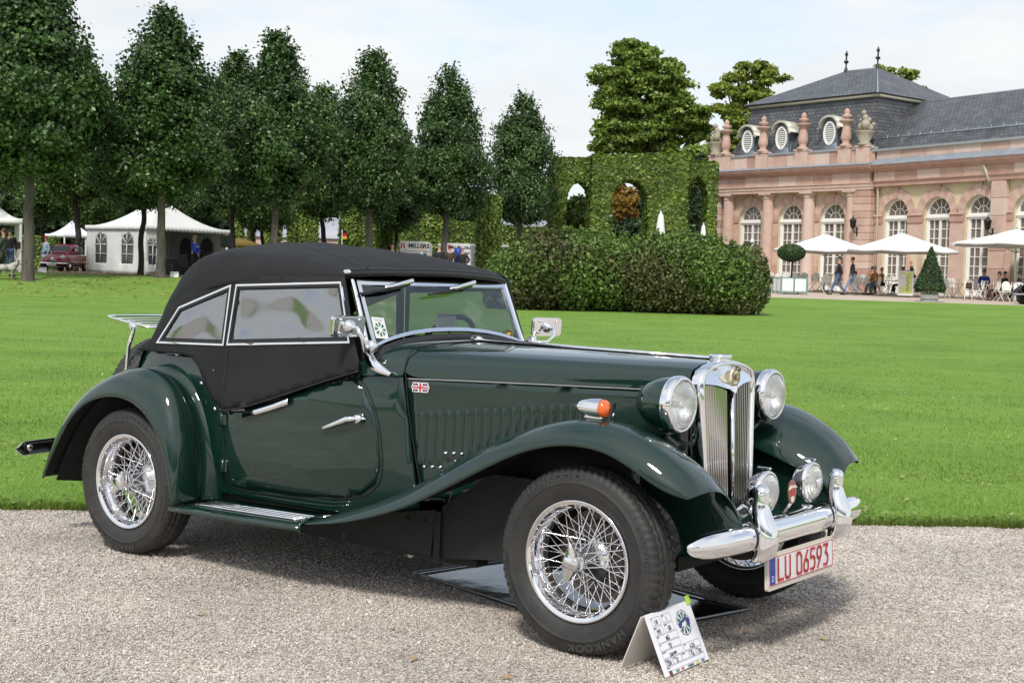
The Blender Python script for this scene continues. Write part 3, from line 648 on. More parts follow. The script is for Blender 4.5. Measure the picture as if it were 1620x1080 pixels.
plate(mb, [(.011*math.cos(2*PI*i/16), -.026+.011*math.sin(2*PI*i/16)) for i in range(16)], [], Mc, 0, .002); mb.use(2); plate(mb, [(-.016, -.014), (.016, -.010), (.018, .006), (-.010, .009)], [], Mc, 0, .0015)
mb.use(3); mb.tube([(2.856, -.005, .508), (2.83, -.005, .470)], .006, 8)
mb.build('club_badge', [mat('badge_brown', (.20, .055, .03), .3, coat=1), mat('badge_ivory', (.75, .70, .6), .3), mat('badge_red', (.45, .03, .02), .3), chrome], car)
# ---- front bumper
def bump_rows(ys, xs_, z, h, d):
    rows = []
    for y, x, s_ in zip(ys, xs_, [min(1, max(.05, (1-((abs(y)-.50)/(.665-.50))**2.6)**.5 if abs(y) > .50 else 1)) for y in ys]):
        r_ = []
        for q in range(16):
            a = 2*PI*q/16; cx = math.copysign(abs(math.cos(a))**.8, math.cos(a)); r_.append((x+d*s_*(cx if cx > 0 else cx*.35), y, z+h*s_*math.sin(a)))
        rows.append(r_)
    return rows
ys = [-.6648, -.662, -.655, -.64, -.61, -.57, -.50, -.40, -.3, -.15, 0, .15, .3, .40, .50, .57, .61, .64, .655, .662, .6648]
xs_ = [2.865-.045*max(0, (abs(y)-.30)/.36)**2 for y in ys]
mb = MB(); mb.loft(bump_rows(ys, xs_, .428, .046, .042), closed=True); mb.build('front_bumper', chrome, car)
mb = MB()
for y in (-.50, .50, .02): mb.sphere((2.900 if abs(y) < .1 else 2.885, y, .430), (.006, .010, .010), 10)
mb.build('bumper_bolt', chrome_dull, car)
for y in (-.30, .30):
    m_ = MB(); rows = []
    for z, xf_, wd, dp in ((.345, .905, .030, .020), (.352, .925, .040, .034), (.38, .935, .0445, .045), (.43, .940, .046, .05), (.475, .930, .044, .045), (.51, .918, .036, .036), (.54, .914, .030, .030), (.57, .918, .0285, .028), (.592, .920, .026, .026), (.602, .917, .018, .018), (.606, .912, .005, .006)):
        x = 2+xf_-.028; rows.append([(x+dp*max(math.cos(2*PI*q/14), -.75), y+wd*math.sin(2*PI*q/14), z) for q in range(14)])
    m_.loft(rows, closed=True); m_.build('overrider', chrome, car, sub=1)
    m_ = MB(); m_.lathe([(.047, -.003), (.051, -.003), (.051, .003), (.047, .003)], 20, Matrix.Translation((2.862, y-.046, .430)) @ Matrix.Rotation(PI/2, 4, 'X') @ Matrix.Diagonal((.9, 1, 1, 1)))
    m_.lathe([(.047, -.003), (.051, -.003), (.051, .003), (.047, .003)], 20, Matrix.Translation((2.862, y+.046, .430)) @ Matrix.Rotation(PI/2, 4, 'X') @ Matrix.Diagonal((.9, 1, 1, 1))); m_.build('overrider_gasket', black, car)
mb = MB()
for y in (-.34, .34): mb.tube([(2.45, y, .36), (2.70, y, .37), (2.83, y, .42)], .022, 8)
mb.tube([(2.62, -.36, .42), (2.62, .36, .42)], .02, 8); mb.build('bumper_iron', paint_in, car)
mb = MB()
for i in range(3): mb.tube([(2.66+.03*i, -.21+.08*i, .455), (2.70, -.15+.08*i, .475+.01*i), (2.72, -.11+.09*i, .455)], .008, 8)
mb.tube([(2.64, -.34, .46), (2.66, -.20, .46)], .011, 8); mb.build('horn_and_pipes', chrome, car)
# valance between wings
mb = MB(); mb.loft([[(2.56, y, .44) for y in np.linspace(-.40, .40, 9)], [(2.66, y, .42) for y in np.linspace(-.40, .40, 9)], [(2.76, y, .37) for y in np.linspace(-.38, .38, 9)]]); mb.build('front_valance', paint, car, solid=.006)
# ---- number plate
Mp = Matrix.Translation((2.905, 0, .3005)) @ Matrix.Rotation(PI/2, 4, 'Z') @ Matrix.Rotation(PI/2-rad(3), 4, 'X')
mb = MB(); rr2 = lambda w_, h_, r_: arc(w_-r_, h_-r_, r_, 0, PI/2, 4)+arc(-w_+r_, h_-r_, r_, PI/2, PI, 4)+arc(-w_+r_, -h_+r_, r_, PI, 1.5*PI, 4)+arc(w_-r_, -h_+r_, r_, 1.5*PI, 2*PI, 4)
plate(mb, rr2(.262, .0615, .01), [], Mp, -.012, 0)
mb.use(1); plate(mb, rr2(.254, .0480, .008), [], Mp @ Matrix.Translation((0, .004, 0)), 0, .002)
mb.use(2); plate(mb, rr2(.254, .0480, .008), [rr2(.2515, .0455, .007)], Mp @ Matrix.Translation((0, .004, 0)), .002, .003)
Mt = Mp @ Matrix.Translation((0, .004, .0026)); mb.use(3); plate(mb, [(-.2505, -.0445), (-.211, -.0445), (-.211, .0445), (-.2505, .0445)], [], Mt, 0, .0006)
mb.use(1); put_text(mb, 'D', Mt @ Matrix.Translation((-.2305, -.026, .0012)), .028, .9, .0005)
mb.use(4)
for i in range(12): a = 2*PI*i/12; put_text(mb, '*', Mt @ Matrix.Translation((-.2305+.0125*math.cos(a), .018+.0125*math.sin(a)-.002, .0012)), .010, 1)
mb.use(2)
GL = {  # narrow block glyphs as strokes on a 2 x 4 cell
 'L': [[(0, 4), (0, 0), (2, 0)]], 'U': [[(0, 4), (0, .5), (.5, 0), (1.5, 0), (2, .5), (2, 4)]],
 '0': [[(1.1, 4), (.3, 4), (0, 3.7), (0, .3), (.3, 0), (1.7, 0), (2, .3), (2, 3.2), (1.3, 4)]],
 '6': [[(1.7, 4), (.3, 1.9), (0, 1.2), (.1, .4), (.6, 0), (1.4, 0), (1.9, .4), (2, 1.2), (1.9, 1.8), (1.4, 2.2), (.6, 2.2), (.3, 1.9)]],
 '5': [[(1.9, 4), (.2, 4), (.1, 2.3), (1.3, 2.4), (1.9, 2), (2, 1), (1.7, .3), (1.1, 0), (.1, .1)]],
 '9': [[(.3, 0), (1.7, 2.1), (2, 2.8), (1.9, 3.6), (1.4, 4), (.6, 4), (.1, 3.6), (0, 2.8), (.1, 2.2), (.6, 1.8), (1.4, 1.8), (1.7, 2.1)]],
 '3': [[(.1, 4), (1.9, 4), (.9, 2.4), (1.6, 2.2), (2, 1.5), (1.9, .6), (1.3, 0), (.1, .1)]]}
x = -.189; G = .0375/2; H_ = .072/4
for ch in 'LU 06593':
    if ch == ' ': x += .036; continue
    for st in GL[ch]:
        P = [Mt @ Vector((x+a*G*.95, -.036+b*H_, .0012)) for a, b in st]
        nrm = (Mt.to_3x3() @ Vector((0, 0, 1))).normalized()
        for a, b in zip(P, P[1:]):
            d = (b-a); l_ = d.length; d.normalize(); sd = nrm.cross(d)*.0048; e = d*.0045
            mb.add([a-sd-e, b-sd+e, b+sd+e, a+sd-e, a-sd-e+nrm*.0009, b-sd+e+nrm*.0009, b+sd+e+nrm*.0009, a+sd-e+nrm*.0009], [(4, 5, 6, 7), (0, 1, 5, 4), (1, 2, 6, 5), (2, 3, 7, 6), (3, 0, 4, 7)])
    x += .0545
mb.build('number_plate', [mat('plate_holder', (.62, .58, .50), .4), mat('plate_white', (.72, .73, .76), .35), mat('plate_red', (.50, .015, .01), .4), mat('plate_blue', (.01, .04, .38), .4), mat('plate_star', (.6, .5, .05), .4)], car)
# ---- rear bumper
mb = MB(); pr = smooth_line([(-.840, -.685, .378), (-.862, -.63, .378), (-.885, -.50, .38), (-.90, -.30, .38), (-.905, 0, .38), (-.90, .30, .38), (-.885, .50, .38), (-.862, .63, .378), (-.840, .685, .378)], 40)
rows = [[(p.x+dx, p.y+dy, p.z+dz*max(.35, min(1, (.695-abs(p.y))/.05))) for dx, dy, dz in ((.016, 0, .036), (.004, 0, .030), (-.004, 0, .014), (-.006, 0, 0), (-.004, 0, -.014), (.004, 0, -.030), (.016, 0, -.036))] for p in pr]
mb.loft(rows, flip=True); o = mesh('rear_bumper', mb.v, mb.f, [chrome, blackgloss], car, True, 1, .004)
mb = MB(); mb.lathe([(0, .012), (.016, .011), (.018, 0)], 12, xf((-.862, -.60, .378), (1, -.2, 0))); mb.build('bumper_bolt', chrome_dull, car)
mb = MB()
for y in (-.42, .42): mb.tube([(-.4, y, .36), (-.88, y, .39)], .018, 8)
mb.build('rear_bumper_iron', black, car)
mb = MB(); mb.sphere((-.60, -.46, .545), (.03, .03, .03), 12); mb.tube([(-.6, -.46, .545), (-.50, -.46, .53)], .012, 8); mir(mb.build('rear_lamp', chrome, car))
# ---- luggage rack
mb = MB(); z0 = 1.004
fr = [(-.31, -.33, z0-.020), (-.60, -.33, z0+.010), (-.668, -.30, z0+.017), (-.675, -.25, z0+.018), (-.675, .25, z0+.018), (-.668, .30, z0+.017), (-.60, .33, z0+.010), (-.31, .33, z0-.020)]
mb.tube(fr, .0065, 8, closed=True)
rk = mb.build('luggage_rack', chrome, car)
sl_ = None
for i in range(4):
    x = -.365-.072*i; m_ = MB(); m_.tube([(0, -.33, 0), (0, .33, 0)], .0036, 8) if sl_ is None else None
    if sl_ is None: o = m_.build('rack_slat', chrome, rk); sl_ = o.data
    else: o = link('rack_slat', sl_, rk)
    o.location = (x, 0, z0-.020+.105*(-x-.31))
mb = MB()
for y in (-.27, .27): mb.tube([(-.52, y, z0-.012), (-.50, y, z0-.03), (-.545, y, .88), (-.56, y, .74), (-.55, y, .58)], .0105, 8); mb.tube([(-.52, y, z0-.012), (-.52, y, z0-.045)], .016, 8)
mb.build('rack_strut', chrome, rk)
# ---- windscreen
scb = lambda y: (1.262+.015*abs(y)/.48, interp(abs(y), [(0, 1.036), (.12, 1.034), (.24, 1.025), (.35, 1.010), (.43, .994), (.492, .975)]))
sct = lambda y: (1.160, 1.244)
lo = [(y, scb(y)[1]) for y in np.linspace(-.488, .488, 25)]; Lp = lo+[(.482, 1.243), (-.482, 1.243)]
def scf(y, z): return (1.276-(z-.975)/(1.244-.975)*.116, y, z)
lin = [(y*.968, z+.015) for y, z in lo]+[(.464, 1.222), (-.464, 1.222)]
ws = patch('windscreen_frame', Lp, scf, chrome, car, holes=[lin], step=.06, thick=.016, off=0, smooth=False)
wg = patch('windscreen_glass', [(y*1.004, z) for y, z in lin], scf, glassm, ws, step=.3, thick=.004, off=0, smooth=False)
for s_ in (-1, 1):                                        # post with sweeping foot
    mb = MB(); rows = []
    for (x, z, a, b) in ((1.155, 1.247, .010, .013), (1.20, 1.14, .010, .014), (1.235, 1.04, .011, .016), (1.262, .975, .012, .020), (1.285, .925, .013, .028), (1.325, .898, .014, .045), (1.365, .884, .012, .030), (1.395, .880, .006, .006)):
        y = s_*(.497+.02*max(0, 1-(z-.88)/.3)); rows.append([(x-b, y-a, z-.006), (x+b, y-a, z+(.010 if z < .93 else 0)), (x+b, y+a, z+(.010 if z < .93 else 0)), (x-b, y+a, z-.006)])
    mb.loft(rows, closed=True); mb.build('windscreen_post', chrome, car, sub=1)
for s_ in (-1, 1): mb = MB(); mb.tube([(1.30, s_*.515, .985), (1.305, s_*.545, .985)], .026, 12); mb.tube([(1.305, s_*.545, .985), (1.305, s_*.56, .985)], .009, 8); mb.tube([(1.30, s_*.552, .985), (1.292, s_*.552, 1.03)], .006, 6); mb.build('screen_clamp', chrome, car)
mb = MB()
for (y0, y1) in ((-.26, -.46), (.15, -.05)):
    z0_ = 1.238; a = Vector((1.170, y0+.06, 1.245)); b = Vector((1.188, (y0+y1)/2+.02, 1.215)); c = Vector((1.20, y1-.02, 1.195))
    mb.use(0).tube([a+Vector((.02, .03, .008)), a+Vector((.040, .0, .0)), b+Vector((.022, .01, .006)), b+Vector((.02, -.02, .0))], [.011, .012, .009, .006], 8); mb.use(1).tube([a+Vector((.028, .0, -.014)), b+Vector((.016, 0, -.010)), c+Vector((.008, -.02, -.004))], [.007, .007, .005], 6)
mb.build('windscreen_wiper', [chrome, black], car)
# stickers on the glass
Ms = lambda y, z, ex=.006: Matrix.Translation(Vector(scf(y, z))+Vector((ex, 0, 0))) @ Matrix.Rotation(PI/2, 4, 'Z') @ Matrix.Rotation(PI/2-.41, 4, 'X')
mb = MB(); Mk = Ms(-.425, 1.055) @ Matrix.Rotation(rad(-4), 4, 'Z'); plate(mb, rr2(.036, .045, .004), [], Mk, 0, .001); mb.use(1); plate(mb, arc(0, -.006, .030, 0, 2*PI*.999, 24), [arc(0, -.006, .012, 0, 2*PI*.999, 16)], Mk, .001, .0015)
mb.use(0)
for q in range(8): a = PI/4*q+.3; plate(mb, [(.011*math.cos(a-.2), -.006+.011*math.sin(a-.2)), (.031*math.cos(a-.14), -.006+.031*math.sin(a-.14)), (.031*math.cos(a+.14), -.006+.031*math.sin(a+.14)), (.011*math.cos(a+.2), -.006+.011*math.sin(a+.2))], [], Mk, .0015, .0018)
mb.use(2); put_text(mb, 'Classic Gala', Mk @ Matrix.Translation((0, .034, .002)), .010, .9)
mb.build('entry_sticker', [white, mat('sticker_green', (.02, .13, .06), .4), mat('ink_blue', (.04, .03, .25), .5)], car)
mb = MB(); Mk = Ms(.405, 1.022); plate(mb, [(.030*math.cos(2*PI*i/28), .022*math.sin(2*PI*i/28)) for i in range(28)], [], Mk, 0, .001)
mb.use(1); plate(mb, [(.028*math.cos(2*PI*i/28), .020*math.sin(2*PI*i/28)) for i in range(28)], [[(.0265*math.cos(2*PI*i/28), .0185*math.sin(2*PI*i/28)) for i in range(28)]], Mk, .001, .0016)
plate(mb, [(-.018, -.006), (-.012, .004), (-.004, .009), (.004, .005), (.014, .007), (.019, .0), (.012, -.003), (.006, -.009), (-.006, -.005)], [], Mk, .001, .0016)
mb.build('round_sticker', [black, mat('sticker_gold', (.50, .34, .03), .4)], car)
# ---- wing mirrors
def mirror_part(loc, aim, arm):
    m_ = MB(); M_ = Matrix.Translation(loc) @ rotto(aim) @ Matrix.Rotation(0, 4, 'Z')
    up = (rotto(aim).to_3x3()).inverted() @ Vector((0, 0, 1)); ang = math.atan2(up.y, up.x)-PI/2; M_ = M_ @ Matrix.Rotation(ang, 4, 'Z')
    plate(m_, rr2(.078, .041, .014), [], M_, -.014, 0); plate(m_, rr2(.073, .036, .012), [], M_, 0, .005)
    for a, b in ((-.045, -.025), (.045, -.025), (-.045, .028), (.045, .028)): m_.sphere((a, b, .007), .006, 8, M_)
    m_.lathe([(.026, .004), (.026, .012), (.020, .020), (.012, .03), (0, .034)], 18, M_); m_.tube([M_ @ Vector((0, 0, .03))]+arm, .0085, 8); return m_.build('wing_mirror', chrome, car)
mirror_part((1.235, -.590, 1.062), (.96, -.16, -.13), [(1.292, -.600, 1.06), (1.312, -.592, 1.02), (1.300, -.565, .97), (1.30, -.535, .95)])
mirror_part((1.285, .665, 1.050), (.92, -.36, -.12), [(1.335, .65, 1.045), (1.345, .635, 1.01), (1.335, .595, .985), (1.31, .54, .982)])
# interior mirror behind the glass
mb = MB(); mb.box((1.215, .02, 1.075), (.012, .13, .07), bev=.006); mb.tube([(1.24, .02, 1.03), (1.22, .02, 1.05)], .006, 6); mb.build('interior_mirror', mat('grey_metal', (.22, .23, .24), .4, .5), car)
# ---- soft top
ST = [ # Bx,By,Bz, Sx,Sy,Sz, Tx,Tz
 (1.176, -.498, 1.260, 1.180, -.494, 1.274, 1.190, 1.293), (1.13, -.508, 1.257, 1.132, -.501, 1.284, 1.14, 1.312), (1.02, -.525, 1.243, 1.02, -.508, 1.302, 1.02, 1.345), (.80, -.535, 1.236, .80, -.508, 1.328, .80, 1.378),
 (.50, -.540, 1.232, .50, -.506, 1.342, .48, 1.408), (.30, -.540, 1.182, .30, -.50, 1.330, .26, 1.392), (.17, -.540, 1.130, .165, -.493, 1.288, .08, 1.362), (.09, -.538, 1.065, .078, -.488, 1.215, -.03, 1.30), (.03, -.535, .99, .01, -.484, 1.13, -.14, 1.20), (-.04, -.525, .91, -.055, -.482, 1.01, -.20, 1.05), (-.115, -.513, .893, -.12, -.485, .905, -.245, .91)]
rows = []
for (bx, by, bz, sx, sy, sz_, tx, tz) in ST:
    r_ = [(bx, by, bz-.012), (bx, by-.002, bz+.004), (bx+(sx-bx)*.5, by+(sy-by)*.25, bz+(sz_-bz)*.5), (sx, sy, sz_-.012), (sx, sy+.018, sz_+.008)]
    for q in range(1, 7):
        a = q/6; y = sy+.018+(0-sy-.018)*a; h = 1-(1-a)**2.0; r_.append((sx+(tx-sx)*h, y, sz_+.008+(tz-sz_-.008)*h))
    rows.append(r_+[(p[0], -p[1], p[2]) for p in r_[-2::-1]])
mb = MB(); mb.loft(rows, flip=False); st = mb.build('soft_top', fabric, car, sub=2, solid=.006)
tx = bpy.data.textures.new('folds', 'CLOUDS'); tx.noise_scale = .16
dm = st.modifiers.new('n', 'DISPLACE'); dm.texture = tx; dm.strength = .020; dm.mid_level = .5
# seam across the roof
SEAM = [(.05, -.02, 0), (.4, -.15, 0), (.726, -.274, 0), (1.0, -.37, 0), (1.19, -.44, 0)]
bpy.context.view_layer.update(); dg_ = bpy.context.evaluated_depsgraph_get(); ev = st.evaluated_get(dg_)
def on_roof(x, y):
    ok, loc, nn, _i = ev.ray_cast(Vector((x, y, 2)), Vector((0, 0, -1))); return loc+Vector((0, 0, .001)) if ok else Vector((x, y, 1.3))
for sg in (-1, 1):
    pth = [(p.x, p.y*sg) for p in smooth_line([(.30, -.30, 0), (.45, -.355, 0), (.65, -.39, 0), (.85, -.42, 0), (1.0, -.45, 0), (1.14, -.475, 0)], 40)] if SEAM is None else [(p.x, p.y*sg) for p in smooth_line(SEAM, 40)]
    mb = MB(); mb.tube([on_roof(a, b) for a, b in pth], .0026, 6); mb.build('roof_seam', black, st)
# header rail with piping
hp = smooth_line([(1.150, -.520, 1.272), (1.170, -.505, 1.270), (1.184, -.40, 1.274), (1.190, -.2, 1.278), (1.192, 0, 1.280), (1.190, .2, 1.276), (1.184, .38, 1.268), (1.168, .475, 1.258), (1.150, .492, 1.253)], 40)
mb = MB(); mb.tube([(p.x+.002, p.y, p.z-.002) for p in hp], .0120, 10); mb.tube([(p.x-.004, p.y, p.z+.012) for p in hp], .007, 8); mb.build('header_rail', black, car)
mb = MB(); mb.sphere((1.155, -.524, 1.274), (.022, .008, .011), 10); mb.build('header_cap', chrome, car)
# side curtains: quarter panel and door curtain
cy = lambda x, z: -.560+.030*max(0, (z-.90)/.33)
def curtf(x, z):
    y = cy(x, z)
    if z < .93: y = min(y, -(wside(x, min(z, .9))+.012))
    fold = .004*math.sin(x*23+z*9)*max(0, min(1, (.93-z)/.15)); return (x, y-abs(fold)*.7, z)
rw = [(.035, .932), (.165, 1.096), (.492, 1.204), (.478, .945)]; fw = [(.503, .948), (.527, 1.205), (1.138, 1.234), (1.215, .996)]
def inset(L_, d):
    n = len(L_); out = []
    A = sum(L_[i][0]*L_[(i+1) % n][1]-L_[(i+1) % n][0]*L_[i][1] for i in range(n)); sg = 1 if A > 0 else -1
    for i in range(n):
        p0, p1, p2 = Vector(L_[i-1]), Vector(L_[i]), Vector(L_[(i+1) % n]); e1 = (p1-p0).normalized(); e2 = (p2-p1).normalized()
        n1_ = Vector((-e1.y, e1.x))*sg; n2_ = Vector((-e2.y, e2.x))*sg; b = (n1_+n2_); b = b/(b.dot(n1_)); out.append(tuple(p1+b*d))
    return out
quarter = [(-.115, .893), (.20, .893), (.27, .882), (.315, .85), (.355, .79), (.415, .725), (.475, .68), (.497, .674), (.500, .93), (.52, 1.245), (.40, 1.222), (.17, 1.145), (.08, 1.07), (.0, .95)]
qo = patch('quarter_curtain', quarter, curtf, fabric, st, holes=[inset(rw, .024)], step=.03, thick=.005, off=0); mir(qo)
dcur = [(.503, .678), (.515, .676), (.66, .707), (.9, .780), (1.08, .838), (1.272, .892), (1.268, .93), (1.235, 1.0), (1.150, 1.256), (.90, 1.250), (.525, 1.244), (.505, .93)]
do = patch('door_curtain', dcur, lambda x, z: (lambda p: (p[0], p[1]-.004, p[2]))(curtf(x, z)), fabric, car, holes=[inset(fw, .024)], step=.025, thick=.006, off=0); mir(do)
def vinyl_mat():
    m = bpy.data.materials.new('vinyl_window'); m.use_nodes = True; t = m.node_tree; n = t.nodes; k = t.links.new; b = n['Principled BSDF']
    b.inputs['Base Color'].default_value = (.86, .88, .92, 1); b.inputs['Roughness'].default_value = .12
    co = n.new('ShaderNodeTexCoord'); mp = n.new('ShaderNodeMapping'); mp.inputs['Scale'].default_value = (3.2, 1, 1.7); k(co.outputs['Object'], mp.inputs[0])
    nz = n.new('ShaderNodeTexNoise'); nz.inputs['Scale'].default_value = 1.1; nz.inputs['Detail'].default_value = .6; nz.inputs['Distortion'].default_value = .5; k(mp.outputs[0], nz.inputs['Vector'])
    bu = n.new('ShaderNodeBump'); bu.inputs['Strength'].default_value = .3; bu.inputs['Distance'].default_value = .03; k(nz.outputs[0], bu.inputs['Height']); k(bu.outputs[0], b.inputs['Normal'])
    tr = n.new('ShaderNodeBsdfTransparent'); tr.inputs[0].default_value = (.62, .66, .66, 1); gl = n.new('ShaderNodeBsdfGlossy'); gl.inputs['Roughness'].default_value = .15; gl.inputs[0].default_value = (.85, .88, .92, 1); k(bu.outputs[0], gl.inputs['Normal'])
    df = n.new('ShaderNodeBsdfDiffuse'); df.inputs[0].default_value = (.5, .52, .54, 1)
    a = n.new('ShaderNodeMixShader'); a.inputs[0].default_value = .38; k(tr.outputs[0], a.inputs[1]); k(gl.outputs[0], a.inputs[2])
    c = n.new('ShaderNodeMixShader'); c.inputs[0].default_value = .05; k(a.outputs[0], c.inputs[1]); k(df.outputs[0], c.inputs[2]); k(c.outputs[0], n['Material Output'].inputs[0]); return m
vin = vinyl_mat()
def fade(x, z, L_):
    d = 9
    for i in range(len(L_)):
        a, b = Vector(L_[i]), Vector(L_[(i+1) % len(L_)]); p = Vector((x, z)); t = max(0, min(1, (p-a).dot(b-a)/(b-a).length_squared)); d = min(d, (a+(b-a)*t-p).length)
    return max(0, min(1, (d-.02)/.05))
def wav(x, z): return .012*math.sin(x*11.5+1.3*math.sin(z*8)+.6)*(.6+.4*math.sin(z*9+1))+.0065*math.sin(z*21+x*6+1.2*math.sin(x*13))+.0030*math.sin(x*26-z*15+2)
for lp, own, oo in ((rw, qo, 0), (fw, do, -.004)):
    fr_ = patch('window_frame', inset(lp, -.001), lambda x, z: (lambda p: (p[0], p[1]-.005+oo, p[2]))(curtf(x, z)), chrome, own, holes=[inset(lp, .0068)], step=.05, thick=.006, off=0, smooth=False)
    mo = inset(lp, .0072)
    patch('window_border', mo, lambda x, z: (lambda p: (p[0], p[1]-.004+oo, p[2]))(curtf(x, z)), black, own, holes=[inset(lp, .018)], step=.05, thick=.006, off=0, smooth=False)
    patch('clear_pane', inset(lp, .016), lambda x, z: (lambda p: (p[0], p[1]-.0010+oo+wav(x, z)*fade(x, z, lp), p[2]))(curtf(x, z)), vin, own, step=.018)
for own in (qo, do):
    tw = [c for c in car.children if c.data is own.data and c is not own] if own.parent is car else [c for c in st.children if c.data is own.data and c is not own]
    for t_ in tw:
        for ch in own.children: d = ch.copy(); COL.objects.link(d); d.parent = t_
ribbon('curtain_hem', [(.503, .676), (.515, .673), (.66, .703), (.9, .776), (1.08, .834), (1.272, .889)], lambda x, z: (x, curtf(x, z)[1]-.008, z), black, .0038)
ribbon('curtain_joint', [(.502, .68), (.501, .80), (.503, .93)], lambda x, z: (x, curtf(x, z)[1]-.006, z), black, .004)
# chrome strip on the door top, partly under the curtain
mb = MB(); P = [sidef(.010)(x, z) for x, z in ((.63, .662), (.72, .685), (.82, .715), (.90, .742))]
mb.loft([[(p[0], p[1], p[2]+.014), (p[0], p[1]-.012, p[2]+.008), (p[0], p[1]-.012, p[2]-.008), (p[0], p[1], p[2]-.014)] for p in P], flip=True); mb.build('door_top_strip', chrome, car, solid=.002)
# ---- interior
mb = MB(); mb.box((.62, -.24, .62), (.46, .42, .16), bev=.04); mb.box((.36, -.24, .86), (.12, .42, .42), M=Matrix.Identity(4), bev=.05); so1 = mb.build('seat', leather, car); mir(so1)
mb = MB(); mb.box((1.20, 0, .90), (.04, .96, .17), bev=.015); mb.build('dashboard', mat('dark_wood', (.05, .02, .012), .35), car)
mb = MB(); mb.box((.55, 0, .40), (1.55, .95, .04)); mb.box((.05, 0, .70), (.06, .95, .36)); mb.build('cabin_floor', leather, car)
mb = MB(); c0 = Vector((1.02, .24, .92)); ax = Vector((-.9, 0, .45)).normalized(); Mw = xf(c0, ax)
mb.tube([Mw @ Vector((.19*math.cos(2*PI*i/28), .19*math.sin(2*PI*i/28), 0)) for i in range(28)], .012, 8, closed=True)
for a in (.3, 2.84, -PI/2): mb.tube([c0, Mw @ Vector((.19*math.cos(a), .19*math.sin(a), 0))], .006, 6)
mb.tube([c0, c0-ax*.3], .02, 8); mb.build('steering_wheel', black, car)
# ================================================================ GROUND
def sst(a, b, x): t = np.clip((x-a)/(b-a), 0, 1); return t*t*(3-2*t)
def edge_y(x): return 7.25+.087*x+.022*np.sin(x*1.7)+.014*np.sin(x*5.3+1)+.010*np.sin(x*13.1)+.007*np.sin(x*29+2)
def gz(x, y):
    x = np.asarray(x, float); y = np.asarray(y, float)
    fx = np.clip((x+14)/26, 0, 1)
    base = (.10+.17*fx)*np.clip((y-9)/36, 0, 1)
    zt = .80-.05*fx
    b0 = 50-2*fx; z = base+(zt-base)*sst(b0-2, 58, y)
    return z + np.clip(y-60, 0, 14)*.022*fx
def sheet(name, xs, ys, zf, m, kind='structure', lip=None):
    X, Y = np.meshgrid(xs, ys); Z = zf(X, Y); v = np.stack([X, Y, Z], -1).reshape(-1, 3); nx = len(xs)
    f = [(j*nx+i, j*nx+i+1, (j+1)*nx+i+1, (j+1)*nx+i) for j in range(len(ys)-1) for i in range(nx-1)]
    o = mesh(name, v.tolist(), f, m, None, True); o['kind'] = kind; return o
def tex_ground(name, cols, scales, rough=.9, bumps=()):
    """layered noise colours on object coordinates: cols base + list of (colour, scale, lo, hi, amount)"""
    m = bpy.data.materials.new(name); m.use_nodes = True; t = m.node_tree; n = t.nodes; k = t.links.new; b = n['Principled BSDF']; b.inputs['Roughness'].default_value = rough; b.inputs['Specular IOR Level'].default_value = .25
    co = n.new('ShaderNodeTexCoord'); prev = None; base = (*cols, 1)
    for (c, sc, lo, hi, amt, st) in scales:
        vec = co.outputs['Object']
        if st: mp = n.new('ShaderNodeMapping'); mp.inputs['Scale'].default_value = st; k(vec, mp.inputs[0]); vec = mp.outputs[0]
        nz = n.new('ShaderNodeTexNoise'); nz.inputs['Scale'].default_value = sc; nz.inputs['Detail'].default_value = 5; nz.inputs['Roughness'].default_value = .6; k(vec, nz.inputs['Vector'])
        mr = n.new('ShaderNodeMapRange'); mr.inputs[1].default_value = lo; mr.inputs[2].default_value = hi; mr.inputs[4].default_value = amt; k(nz.outputs[0], mr.inputs[0])
        mi = n.new('ShaderNodeMix'); mi.data_type = 'RGBA'; k(mr.outputs[0], mi.inputs[0]); mi.inputs[7].default_value = (*c, 1)
        if prev is None: mi.inputs[6].default_value = base
        else: k(prev, mi.inputs[6])
        prev = mi.outputs[2]
    k(prev, b.inputs['Base Color'])
    h = None
    for (sc, st_, ds) in bumps:
        nz = n.new('ShaderNodeTexNoise'); nz.inputs['Scale'].default_value = sc; nz.inputs['Detail'].default_value = 3; k(co.outputs['Object'], nz.inputs['Vector'])
        bu = n.new('ShaderNodeBump'); bu.inputs['Strength'].default_value = st_; bu.inputs['Distance'].default_value = ds; k(nz.outputs[0], bu.inputs['Height'])
        if h is not None: k(h, bu.inputs['Normal'])
        h = bu.outputs[0]
    if h is not None: k(h, b.inputs['Normal'])
    return m
lawnm = tex_ground('lawn', (.165, .29, .042), [((.21, .34, .06), 1.1, .35, .7, .8, None), ((.095, .205, .025), .30, .46, .70, .75, (1, 1.8, 1)), ((.27, .33, .09), .75, .62, .80, .45, None), ((.10, .205, .022), 14, .5, .75, .45, None), ((.24, .37, .075), 45, .5, .75, .5, None)], .85, [(60, .9, .03), (9, .5, .05)])
earthm = tex_ground('earth', (.11, .085, .06), [((.05, .07, .025), .25, .4, .6, .8, None), ((.17, .14, .11), 3, .5, .7, .6, None)], .95, [(20, .6, .03)])
pathm = tex_ground('path_gravel', (.36, .31, .26), [((.27, .23, .19), .8, .4, .7, .7, None), ((.50, .45, .40), 40, .5, .7, .7, None)], .95, [(60, .5, .01)])
terrm = tex_ground('terrace_gravel', (.50, .42, .35), [((.42, .34, .28), .5, .4, .7, .6, None), ((.60, .54, .48), 30, .5, .7, .5, None)], .95, [(50, .5, .01)])
ys_ = np.concatenate([np.linspace(-30, 8, 20), np.linspace(9, 75, 67), np.geomspace(80, 1400, 20)]); xs_g = np.concatenate([-np.geomspace(30, 900, 12)[::-1], np.linspace(-28, 34, 32), np.geomspace(38, 900, 12)])
sheet('ground', xs_g, ys_, lambda x, y: gz(x, y)-.045, earthm)
